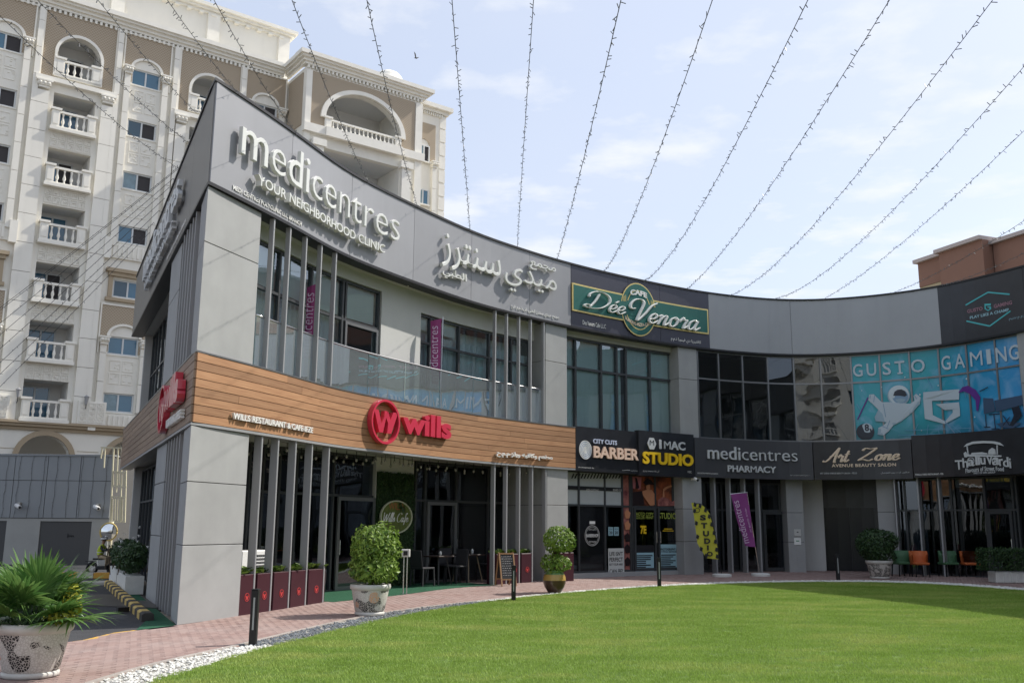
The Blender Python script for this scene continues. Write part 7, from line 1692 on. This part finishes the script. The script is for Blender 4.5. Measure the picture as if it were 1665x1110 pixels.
# chalkboard
pc = gnd(822, 952); pc.y += .1; cbd = thing('chalkboard', 'wooden A-frame chalkboard with white scribbles standing by the fins', 'sign', pc)
CF = Planar((pc.x, pc.y), (.93, .37)); nn = Vector((CF.n.x, CF.n.y, 0)); td = Vector((CF.d.x, CF.d.y, 0))
for sg in (1, -1):
    A = pc + nn * .26 * sg; T = Vector((pc.x, pc.y, pc.z + .86)) + nn * .02 * sg
    for s_ in (-.2, .2): MB().bar(A + td * s_, T + td * s_, .035, .03).build('leg', M_ply, cbd)
    for f in (.2, .97): MB().bar(A.lerp(T, f) - td * .2, A.lerp(T, f) + td * .2, .03, .035).build('frame', M_ply, cbd)
    q = MB(); a, b = A.lerp(T, .22), A.lerp(T, .95); q.quad(a - td * .18, a + td * .18, b + td * .18, b - td * .18); q.build('slate', mat('slate', (.03, .033, .035), .7), cbd)
    if sg == 1:
        q = MB(); rnd = random.Random(1)
        for k in range(9):
            f = .88 - k * .07; x = -.15
            while x < .13:
                w_ = rnd.uniform(.015, .05); c = A.lerp(T, f) + nn * .004; y = rnd.uniform(-.004, .004); q.quad(c + td * x + Vector((0, 0, y)), c + td * (x + w_) + Vector((0, 0, -y)), c + td * (x + w_) + Vector((0, 0, .012 - y)), c + td * x + Vector((0, 0, .010))); x += w_ + rnd.uniform(.01, .03)
        q.build('chalk_writing', M_white, cbd)
# socket post
p = gnd(658, 965); sp_ = thing('socket_post', 'grey weatherproof socket box on two thin posts by the green wall', 'socket', p)
for dx_ in (-.04, .04): MB().tube([p + Vector((dx_, 0, 0)), p + Vector((dx_, 0, .85))], .014, 8).build('post', M_steel, sp_)
bevel(MB().box(p.x - .1, p.x + .1, p.y - .06, p.y + .06, p.z + .85, p.z + 1.03).build('box', M_pot_w, sp_), .01); MB().box(p.x - .05, p.x + .05, p.y - .075, p.y - .061, p.z + .89, p.z + .99).build('cover', M_black, sp_); MB().box(p.x - .09, p.x + .09, p.y - .1, p.y + .02, p.z, p.z + .01).build('foot', M_steel, sp_)
# air cooler behind the fins
a, z1 = MF.hit(394, 895, -1.1); b, _ = MF.hit(438, 895, -1.1)
ac = thing('air_cooler', 'white louvred air cooler behind the entrance fins', 'air cooler', MF.P((a + b) / 2, 0, -1.3)); z0 = .35
bevel(MB().fbox(MF, a, b, .05, z1, -1.5, -1.1).build('body', M_white, ac), .02)
for k in range(10): MB().fbox(MF, a + (b - a) * .35, b - .08, z1 - .12 - k * .07, z1 - .09 - k * .07, -1.099, -1.085).build('louvre', M_frame_l, ac)
# flags
def flat_flag(name, label, Y, poly, m, pole, base, texts, o=0.):
    FF = Planar((0, Y), (1, 0)); P = [FF.hit(*q) for q in poly]; u0 = sum(p[0] for p in P) / len(P); bp = FF.hit(*base)
    t = thing(name, label, 'flag', Vector((bp[0], Y, zg(Y))))
    # a gently rippled sheet
    n = len(P) // 2; L_, R_ = P[:n], P[n:][::-1]; mb = MB(); rows = 12
    def al(Q, f):
        f *= len(Q) - 1; i = min(int(f), len(Q) - 2); return (Q[i][0] + (Q[i + 1][0] - Q[i][0]) * (f - i), Q[i][1] + (Q[i + 1][1] - Q[i][1]) * (f - i))
    for r in range(rows + 1):
        for c in range(5):
            a, b = al(L_, r / rows), al(R_, r / rows); mb.v.append(FF.P(a[0] + (b[0] - a[0]) * c / 4, a[1] + (b[1] - a[1]) * c / 4, .03 * math.sin(r * .9 + c)))
    for r in range(rows):
        for c in range(4): k = r * 5 + c; mb.f.append((k, k + 1, k + 6, k + 5))
    mb.build('cloth', m, t, True)
    pp = [FF.P(*FF.hit(*q), -.02) for q in pole]; MB().tube(pp, .014, 6).build('pole', M_steel if 'purple' in label else M_black, t)
    MB().lathe([(.30, 0), (.30, .07), (.24, .09), (.02, .1)], (bp[0], Y, zg(Y)), 24).build('base', M_pot_w, t, False); return t, FF
sf, FF = flat_flag('feather_flag', 'yellow and black studio feather flag bending on a white round base', gnd(1174, 937).y, [(1124, 817), (1128, 838), (1132, 865), (1134, 884), (1142, 897), (1149, 907), (1127, 817), (1142, 820), (1153, 833), (1160, 856), (1166, 885), (1168, 909)][:6] + [(1168, 909), (1166, 885), (1160, 856), (1153, 833), (1142, 820), (1127, 817)],
    mat('flag_yellow', (.50, .48, .05), .7), [(1125, 817), (1143, 819), (1156, 838), (1163, 868), (1169, 905), (1174, 935)], (1174, 938), None)
for ch, (x, y), hgt in zip('STUDIO', ((1143, 841), (1145, 854), (1148, 867), (1150, 879), (1151, 890), (1154, 900)), (9, 9, 9, 9, 8, 8)):
    a, b = FF.hit(x - 5, y, .05), FF.hit(x + 5, y, .05); z0, z1 = FF.hit(x, y + hgt / 2, .05)[1], FF.hit(x, y - hgt / 2, .05)[1]; letters(FF, ch, a[0] if ch != 'I' else a[0] + .07, b[0] if ch != 'I' else b[0] - .07, z0, z1, .05, M_text_b, sf, pix=False, bold=.05, split=False)
q = MB()
for i, (x, y) in enumerate(((1130, 820), (1138, 822), (1147, 829), (1153, 839), (1157, 852), (1161, 866), (1163, 880), (1165, 893), (1166, 904), (1129, 830), (1132, 850), (1134, 872), (1140, 892), (1148, 903))):
    u, z = FF.hit(x, y, .045); q.fpoly(FF, [(u - .05, z - .04), (u + .03, z - .08), (u + .06, z + .03), (u - .02, z + .08)], .045)
q.build('edge_patches', M_text_b, sf, kind='stuff')
u, z = FF.hit(1134, 829, .05); MB().fring(FF, u, z, .08, .08, .02, .045, .05, 18).build('emblem', M_text_b, sf)
pf, FF = flat_flag('banner_flag', 'purple clinic banner flag hanging from a leaning pole on a white round base', gnd(1237, 936).y, [(1188, 803), (1194, 828), (1200, 850), (1207, 872), (1212, 887), (1228, 889), (1226, 872), (1222, 850), (1219, 828), (1216, 801)], M_purple, [(1187, 803), (1215, 800), (1222, 845), (1229, 892), (1236, 935)], (1237, 936), None)
class Tilt:
    """reads upward along a leaning sheet"""
    def __init__(s, F, A, B, o=.06): s.F = F; s.A = Vector(A); s.B = Vector(B); s.o = o; s.curved = False
    def P(s, u, z, o=0.):
        d = (s.B - s.A); L = d.length; d.normalize(); n = Vector((-d.y, d.x)); q = s.A + d * u * L + n * z; return s.F.P(q.x, q.y, s.o + o)
A = FF.hit(1216, 882, .06); B = FF.hit(1198, 812, .06)
letters(Tilt(FF, A, B), 'medicentres', .0, .98, -.05, .17, 0, mat('pale_violet', (.60, .45, .62), .5), pf, pix=False, split=False, bold=-.005)
A2 = (A[0] + .22, A[1]); B2 = (B[0] + .22, B[1]); letters(Tilt(FF, A2, B2), 'JVC BRANCH - Al Furjan', .25, .8, -.02, .05, 0, MATS['pale_violet'], pf, pix=False, split=False)
# the two banners on the balcony
for i, (quad, lab) in enumerate((([(499, 468), (498, 505), (495, 545), (494, 583), (511, 582), (513, 545), (514, 505), (516, 461)], 'purple clinic banner behind the left fins of the balcony'), ([(700, 522), (701, 560), (701, 600), (702, 624), (714, 625), (716, 600), (717, 560), (718, 518)], 'purple clinic banner before the right balcony window'))):
    Yb = MF.P(S(quad[0][0], 540, -.36), 0, -.36).y; FF = Planar((0, Yb), (1, 0)); P = [FF.hit(*q) for q in quad]; t = thing('balcony_banner', lab, 'flag', FF.P(P[3][0], 4.5, 0), 'purple banners on the balcony'); mb = MB(); 
    for k in range(4): a, b = P[k], P[7 - k]; mb.v += [FF.P(*a, .02 * math.sin(k * 2)), FF.P((a[0] + b[0]) / 2, (a[1] + b[1]) / 2, .03), FF.P(*b, 0)]
    for k in range(3):
        for c in range(2): j_ = k * 3 + c; mb.f.append((j_, j_ + 1, j_ + 4, j_ + 3))
    mb.build('cloth', mat('balcony_purple', (.26, .04, .16), .7), t); MB().tube([FF.P(P[4][0] + .03, 4.5, -.03), FF.P(P[7][0] + .03, P[7][1] + .05, -.03)], .015, 6).build('pole', M_steel, t); MB().lathe([(.12, .08), (.12, .12), (.02, .13)], FF.P(P[4][0] + .03, 4.5, -.03), 16).build('base', M_pot_w, t)
    A = FF.hit(quad[3][0] + 9, quad[3][1] - 3, .05); B = FF.hit(quad[0][0] + 11, quad[0][1] + 6, .05); tl_ = Tilt(FF, A, B, .05); L_ = 1.
    letters(tl_, 'medicentres', .02, .98, -.02, .2, 0, MATS['pale_violet'], t, pix=False, split=False, bold=-.005)
# chairs of the street food restaurant
M_orange = mat('orange_seat', (.48, .12, .035), .6); M_dgreen = mat('green_seat', (.06, .14, .07), .6)
def shell_chair(name, label, p, rz, m, leg=M_black, group=None, h=.82):
    t = thing(name, label, 'chair', (0, 0, 0), group); mb = MB(); n = 13
    for r_, z0_ in ((.27, .44), (.29, .6), (.30, h)):
        for k in range(n): a = math.radians(-20 + 220 * k / (n - 1)); mb.v.append(Vector((math.cos(a) * r_, math.sin(a) * r_ * .9, z0_ if not (z0_ == h and k in (0, n - 1)) else h - .12)))
    for r_, z0_ in ((.26, h), (.25, .6), (.23, .44)):
        for k in range(n): a = math.radians(-20 + 220 * k / (n - 1)); mb.v.append(Vector((math.cos(a) * r_, math.sin(a) * r_ * .9, z0_ if not (z0_ == h and k in (0, n - 1)) else h - .12)))
    for j in range(5):
        for k in range(n - 1): a = j * n + k; mb.f.append((a, a + 1, a + n + 1, a + n))
    mb.build('backrest', m, t, True); bevel(MB().box(-.25, .25, -.24, .22, .38, .46).build('seat', m, t), .03, 2)
    for x in (-.2, .2):
        for y in (-.18, .18): MB().bar((x, y, .4), (x * 1.15, y * 1.15, 0), .03).build('leg', leg, t)
    t.location = p; t.rotation_euler.z = rz; return t
for px, m, lb in (((1472, 937), M_dgreen, 'dark green shell chair nearest the pillar by the speckled pot'), ((1501, 938), M_orange, 'orange shell chair left of the second fin, wider view'), ((1549, 937.5), M_dgreen, 'green shell chair between the two orange ones'), ((1585, 938), M_orange, 'orange shell chair nearest the restaurant door'), ((1622, 939), M_dgreen, 'green shell chair half hidden by the trough hedge')):
    p = gnd(*px); p.y += .25; shell_chair('shell_chair', lb, p, random.uniform(-.3, .3), m, group='chairs before the street food restaurant')
# dark chairs and tables on the terrace
M_wick = mat('dark_wicker', (.028, .028, .032), .7, bump=.5, bscale=120); M_ttop = mat('dark_table_top', (.05, .035, .03), .4)
def wicker_chair(label, p, rz):
    t = thing('wicker_chair', label, 'chair', (0, 0, 0), 'dark chairs on the restaurant terrace'); bevel(MB().box(-.23, .23, -.23, .23, .42, .47).build('seat', M_wick, t), .015)
    q = MB(); q.bar((0, .22, .47), (0, .29, .9), .44, .04, up=(0, 1, 0)); bevel(q.build('backrest', M_wick, t), .015)
    for x in (-.21, .21):
        for y in (-.2, .2): MB().bar((x, y, .43), (x * 1.05, y * 1.1, 0), .035).build('leg', M_wick, t)
    t.location = p; t.rotation_euler.z = rz; return t
def bistro(label, s, o, w=.6, r=0):
    p = MF.P(s, 0.03 + zg(MF.P(s, 0, o).y), o); t = thing('terrace_table', label, 'table', (0, 0, 0), 'tables on the restaurant terrace'); bevel(MB().box(-w / 2, w / 2, -w / 2, w / 2, .71, .745).build('tabletop', M_ttop, t), .006)
    for x in (-1, 1):
        for y in (-1, 1): MB().bar((x * w * .25, y * w * .25, .71), (x * w * .42, y * w * .42, 0), .03).build('leg', mat('pale_leg', (.22, .17, .11), .5) if w > .6 else M_black, t)
    t.location = p; t.rotation_euler.z = r; return p
s1_, s2_ = S(712, 950, -.95), S(760, 950, -1.1)
pt1 = bistro('small dark terrace table nearest the plant wall', s1_, -.95, .6, .9); pt2 = bistro('wider terrace table with pale splayed legs before the window', s2_, -1.1, .7, .9)
for lb, s, o, rz in (('dark wicker chair left of the small terrace table', s1_ - .62, -.95, .9 + PI / 2), ('dark wicker chair right of the small terrace table', s1_ + .62, -.9, .9 - PI / 2), ('dark wicker chair behind the wider terrace table', s2_ - .35, -1.45, .6), ('dark wicker chair at the right end of the wider terrace table', s2_ + .75, -1.1, .9 - PI / 2)):
    p = MF.P(s, 0, o); p.z = .03 + zg(p.y); wicker_chair(lb, p, rz)
for i, (pt, dx_, h, m_) in enumerate(((pt1, .05, .12, M_pot_w), (pt2, -.1, .14, M_pale), (pt2, .12, .15, M_silver))):
    b = thing('table_bottle', ['small white dispenser on the small terrace table', 'pale blue bottle on the wider terrace table', 'silver dispenser on the wider terrace table'][i], 'bottle', pt + Vector((dx_, 0, .745)))
    MB().lathe([(.035, 0), (.038, h * .7), (.02, h * .85), (.015, h)], pt + Vector((dx_, 0, .745)), 10).build('body', m_, b, True); MB().lathe([(.018, h), (.018, h + .03)], pt + Vector((dx_, 0, .745)), 8).build('cap', M_black, b)
pb = aty(677, 95, 45.); bd = thing('bird', 'small dark bird gliding in the sky above the cream block', 'bird', pb)
MB().tube([pb + Vector((-.12, 0, .02)), pb, pb + Vector((.12, 0, .05))], .03, 6, rs=[.01, .035, .012]).build('body', mat('feathers', (.16, .15, .14), .8), bd, True)
for sg in (-1, 1): MB().add([pb + Vector((0, -.03, .02)), pb + Vector((-.02, -.16 * sg, .16)), pb + Vector((-.1, -.3 * sg, .22)), pb + Vector((-.06, 0, .02))], [(0, 1, 2, 3)]).build('wing', MATS['feathers'], bd)
# ------------------------------------------------------------------ rider
RP_ = aty(164, 941, 29.5)
RS = Vector((RP_.x, 29.5, zg(29.5)))
sc = thing('electric_scooter', 'small black electric scooter ridden across the end of the road', 'scooter', RS)
def W(x, y, z): return RS + Vector((x, y, z))
for x in (-.38, .42):
    q = MB(); prof = [(.19 + .055 * math.cos(a), .055 * math.sin(a)) for a in [2 * PI * k / 8 for k in range(9)]]; n = 24
    for j in range(n):
        a = 2 * PI * j / n
        for r, y in prof[:-1]: q.v.append(W(x + r * math.cos(a), y, .245 + r * math.sin(a)))
    for j in range(n):
        for k in range(8): q.f.append((j * 8 + k, j * 8 + (k + 1) % 8, ((j + 1) % n) * 8 + (k + 1) % 8, ((j + 1) % n) * 8 + k))
    w_ = q.build('wheel', M_black, sc, True); MB().tube([W(x, -.04, .245), W(x, .04, .245)], .09, 12).build('rim', M_steel, w_)
bevel(MB().box(RS.x - .22, RS.x + .24, RS.y - .1, RS.y + .1, RS.z + .2, RS.z + .34).build('frame', M_black, sc), .03, 2)
MB().bar(W(.42, 0, .25), W(.3, 0, .9), .05).build('fork', M_black, sc); MB().tube([W(.28, -.25, .92), W(.3, 0, .9), W(.28, .25, .92)], .015, 8).build('handlebar', M_black, sc)
bevel(MB().box(RS.x - .35, RS.x + .02, RS.y - .1, RS.y + .1, RS.z + .56, RS.z + .63).build('seat', M_black, sc), .02, 2); MB().bar(W(-.15, 0, .3), W(-.18, 0, .58), .05).build('seat_post', M_steel, sc)
MB().box(RS.x - .6, RS.x - .3, RS.y - .12, RS.y + .12, RS.z + .5, RS.z + .53).build('rack', M_black, sc); MB().bar(W(-.6, 0, .42), W(-.3, 0, .35), .2, .03).build('mudguard', M_black, sc)
def skin(name, joints, edges, radii, mats_fn, mats, parent):
    me = bpy.data.meshes.new(name); off = top_of(parent).location; me.from_pydata([Vector(j) - off for j in joints], edges, []); o = bpy.data.objects.new(name, me); COL.objects.link(o)
    md = o.modifiers.new('s', 'SKIN'); md.use_smooth_shade = True
    for i, r in enumerate(radii): me.skin_vertices[0].data[i].radius = (r, r)
    me.skin_vertices[0].data[0].use_root = True; sb = o.modifiers.new('d', 'SUBSURF'); sb.levels = 2; sb.render_levels = 2
    dg = bpy.context.evaluated_depsgraph_get(); dg.update(); m2 = bpy.data.meshes.new_from_object(o.evaluated_get(dg)); o.modifiers.clear(); o.data = m2
    for m in mats: m2.materials.append(m)
    for p in m2.polygons: p.material_index = mats_fn(p.center + off - RS); p.use_smooth = True
    o.parent = parent; return o
rd = thing('person', 'rider in yellow high visibility vest, dark helmet and khaki trousers', 'person', RS)
J = [W(-.14, 0, .70), W(-.12, 0, .86), W(-.07, 0, 1.03), W(-.04, 0, 1.13), W(-.02, 0, 1.2), W(.0, 0, 1.28), W(.0, 0, 1.36)]
E_ = [(0, 1), (1, 2), (2, 3), (3, 4), (4, 5), (5, 6)]; Rr = [.125, .13, .135, .07, .05, .085, .07]
for sg in (-1, 1):
    k = len(J); J += [W(-.05, sg * .15, 1.07), W(.05, sg * .2, .93), W(.25, sg * .2, .92), W(.3, sg * .19, .93)]; E_ += [(2, k), (k, k + 1), (k + 1, k + 2), (k + 2, k + 3)]; Rr += [.06, .05, .036, .035]
    k = len(J); J += [W(-.08, sg * .09, .68), W(.22, sg * .13, .62), W(.2, sg * .12, .38), W(.2, sg * .12, .40 - .06), W(.28, sg * .12, .33)]; E_ += [(0, k), (k, k + 1), (k + 1, k + 2), (k + 2, k + 3), (k + 3, k + 4)]; Rr += [.09, .07, .055, .045, .045]
def mf(c):
    if c.z > 1.15: return 0
    if abs(c.y) > .14 and c.z > .8 and c.x > -.05 or (c.x > .08 and c.z > .8): return 0 if c.x > .27 else 1
    if c.z > .76: return 2
    if c.z < .37 and c.x > .1: return 4
    return 3
skin('body', J, E_, Rr, mf, [mat('skin', (.30, .16, .10), .6), mat('dark_sleeve', (.03, .03, .035), .8), mat('hi_vis', (.50, .62, .04), .6), mat('khaki_cloth', (.36, .28, .18), .8), M_black], rd)
mb = MB()
for z in (.84, .97): mb.lathe([(.150, z - .015), (.155, z), (.150, z + .015)], (RS.x - .1 + (.03 if z > .9 else 0), RS.y, RS.z), 18, False)
mb.build('reflective_band', mat('reflective', (.55, .56, .55), .4), rd)
MB().lathe([(.125, 0), (.13, .05), (.115, .11), (.07, .155), (.005, .17)], (RS.x + .0, RS.y, RS.z + 1.31), 18, True).build('helmet', mat('helmet', (.02, .02, .025), .2, coat=.6), rd, True); MB().lathe([(.131, .03), (.133, .05), (.126, .075)], (RS.x, RS.y, RS.z + 1.31), 18, False).build('helmet_stripe', M_white, rd)
sc.scale = rd.scale = (.78, .78, .78)
# ------------------------------------------------------------------ strings of fairy lights fanned out over the lawn
AX = Vector((.5, -30, 9.2))
mast = thing('light_mast', 'tall steel mast that gathers the fairy light strings', 'mast', (AX.x, AX.y, 0)); MB().tube([(AX.x, AX.y, 0), (AX.x, AX.y, 9.4)], .09, 12).build('pole', M_frame, mast); MB().lathe([(.22, 0), (.22, .03), (.1, .05)], (AX.x, AX.y, 0), 16).build('base', M_frame, mast)
def span(label, pix, i):
    d = ray(*pix[-1]); t = (ZT + .03 - EYE) / d.z; P = Vector((d.x * t, d.y * t, ZT + .03)); dv = Vector((AX.x - P.x, AX.y - P.y)); data = []
    for q in pix[:-1]:
        d = ray(*q); den = d.x * dv.y - d.y * dv.x; tt = (P.x * dv.y - P.y * dv.x) / den; X, Y = d.x * tt, d.y * tt; u = (Vector((X, Y)) - Vector((P.x, P.y))).dot(dv) / dv.dot(dv); data.append((u, EYE + d.z * tt))
    # z = z0 + (zA - z0) u + u (1 - u) (b + c u), least squares in b and c
    z0, zA = P.z, AX.z; S11 = S12 = S22 = T1 = T2 = 1e-9
    for u, z in data:
        r = z - z0 - (zA - z0) * u; f1 = u * (1 - u); f2 = f1 * u; S11 += f1 * f1; S12 += f1 * f2; S22 += f2 * f2; T1 += f1 * r; T2 += f2 * r
    S22 += 1e-4; det = S11 * S22 - S12 * S12; b = (T1 * S22 - T2 * S12) / det; c = (S11 * T2 - S12 * T1) / det
    pts = []
    for k in range(61):
        u = k / 60; pts.append(Vector((P.x + dv.x * u, P.y + dv.y * u, z0 + (zA - z0) * u + u * (1 - u) * (b + c * u))))
    fairy('fairy_light_string', label, pts, .0048, 'fairy light strings fanned from mast to parapet', .14, .05, i)
SP = [('first from the left, ending on the side parapet', [(0, 29), (68, 90), (140, 157), (211, 215), (290, 274)]), ('second from the left, ending on the side parapet', [(57, 0), (119, 60), (185, 124), (258, 191), (303, 230)]),
      ('third from the left, ending just left of the corner', [(158, 0), (193, 42), (227, 83), (265, 125), (318, 183)]), ('ending on the parapet just right of the sharp corner', [(269, 0), (303, 42), (340, 91), (386, 151)]),
      ('ending above the first letters of the big clinic sign', [(348, 0), (386, 68), (423, 132), (457, 182), (483, 219)]), ('ending above the middle of the big clinic sign', [(472, 0), (491, 42), (513, 95), (540, 166), (566, 227), (599, 296)]),
      ('ending above the last letters of the big clinic sign', [(597, 0), (606, 49), (619, 102), (631, 151), (646, 219), (680, 339)]), ('ending left of the raised arabic lettering', [(734, 0), (740, 57), (743, 113), (750, 182), (756, 265), (764, 374)]),
      ('ending above the raised arabic lettering', [(868, 0), (861, 100), (853, 200), (847, 310), (841, 401)]), ('ending just left of the green cafe sign', [(1010, 0), (985, 110), (960, 215), (935, 310), (905, 424)]),
      ('ending above the left part of the green cafe sign', [(1158, 0), (1131, 81), (1108, 144), (1081, 221), (1045, 315), (1000, 415), (980, 444)]), ('ending above the middle of the green cafe sign', [(1313, 0), (1277, 77), (1234, 158), (1189, 248), (1135, 347), (1045, 458)]),
      ('ending above the right end of the green cafe sign', [(1444, 0), (1396, 81), (1351, 153), (1311, 216), (1266, 288), (1221, 351), (1171, 410), (1115, 471)]), ('ending at the left of the plain grey parapet', [(1617, 0), (1545, 90), (1486, 167), (1432, 234), (1360, 324), (1279, 414), (1185, 481)]),
      ('ending on the plain grey parapet, second from its left', [(1665, 108), (1599, 180), (1522, 268), (1450, 347), (1360, 428), (1259, 486)]), ('ending on the middle of the plain grey parapet', [(1665, 214), (1586, 288), (1504, 360), (1428, 428), (1338, 487)]),
      ('ending at the right of the plain grey parapet', [(1665, 360), (1604, 396), (1540, 435), (1495, 459), (1446, 478)]), ('crossing low before the brown building', [(1665, 408), (1608, 441), (1568, 454), (1530, 464)])]
for i, (lb, px) in enumerate(SP): span('fairy light string ' + lb, px, i)
for i, (a, b) in enumerate((((290, 272), 501), ((288, 276), 505), ((282, 290), 527), ((275, 305), 546), ((268, 322), 569), ((259, 342), 592), ((250, 362), 611), ((243, 378), 632))):
    d = ray(*a); t = (ZT + .03 - EYE) / d.z; P = d * t; P.z = ZT + .03; ex = -260; ey = b + (b - a[1]) / a[0] * 260 * .92; Q = aty(ex, ey, 22.); pts = []
    for k in range(25): u = k / 24; q = P.lerp(Q, u); q.z -= .25 * u * (1 - u) * 4 * .5; pts.append(q)
    fairy('fairy_light_string', 'slanting fairy light string over the cream block, %s from the top' % ['first', 'second', 'third', 'fourth', 'fifth', 'sixth', 'seventh', 'eighth'][i], pts, .006, 'fairy light strings slanting down to the left', .22, .04, 50 + i)
# ------------------------------------------------------------------ the wing opposite, behind the viewpoint (seen in the window reflections)
OF = Planar((30, -36), (-1, 0)); ow = thing('opposite_wing', 'opposite two storey wing of the shopping building', 'building', OF.P(30, 0))
for a, b, c, d, o, m, nm in ((0, 60, ZB, ZT, 0, M_panel_b, 'parapet'), (0, 60, WB, WT, 0, M_blackp, 'sign_band'), (0, 60, 0, ZB, -8, M_dark, 'back_wall'), (0, 60, 4.2, 4.4, -.4, M_soffit, 'floor')): MB().fbox(OF, a, b, c, d, o - (7 if nm == 'floor' else .3), o).build(nm, m, ow)
for k in range(9):
    u = k * 7; MB().fbox(OF, u, u + 1, 0, ZB, -.7, -.05).build('pillar', M_conc, ow)
    if k < 8:
        for z0, z1 in ((.05, WB), (WT, ZB)): q = MB(); [q.fbox(OF, u + 1 + j_ * 1.5, u + 1.06 + j_ * 1.5, z0, z1, -.6, -.5) for j_ in range(5)]; w_ = q.build('window', M_frame, ow); MB().fbox(OF, u + 1, u + 7, z0, z1, -.56, -.55).build('pane', M_gl_dk, w_)

OB = Planar((26, -52), (-1, 0)); ob = thing('opposite_block', 'cream apartment block beyond the opposite wing', 'building', OB.P(20, 0))
q = MB(); rows = [(3 + 3.2 * k, 5 + 3.2 * k) for k in range(8)]; cols_ = [1.5 + 4.2 * k for k in range(9)]
z = 0
for a, b in rows:
    q.fbox(OB, 0, 38, z, a, -.4, 0); u = 0
    for c in cols_: q.fbox(OB, u, c, a, b, -.4, 0); u = c + 2.2
    q.fbox(OB, u, 38, a, b, -.4, 0); z = b
q.fbox(OB, 0, 38, z, 30.5, -.4, 0); q.build('wall', M_aw, ob); MB().fbox(OB, -.3, 38.3, 30.5, 31.2, -12, .5).build('cornice', M_aw2, ob); MB().fbox(OB, .1, 37.9, 0, 30.4, -12, -2.2).build('rooms', M_asht, ob)
for a, b in rows:
    for i, c in enumerate(cols_):
        if i % 2: MB().fbox(OB, c, c + 2.2, a, b, -.3, -.25).build('window', M_agls[i % 3], ob)
        else: x = MB(); x.fbox(OB, c - .2, c + 2.4, a - .2, a, -2.1, .6); x.fbox(OB, c - .2, c + 2.4, a + .75, a + .9, .45, .6); [x.fbox(OB, c - .15 + j_ * .3, c - .05 + j_ * .3, a, a + .75, .48, .58) for j_ in range(9)]; x.build('balcony', M_aw2, ob)
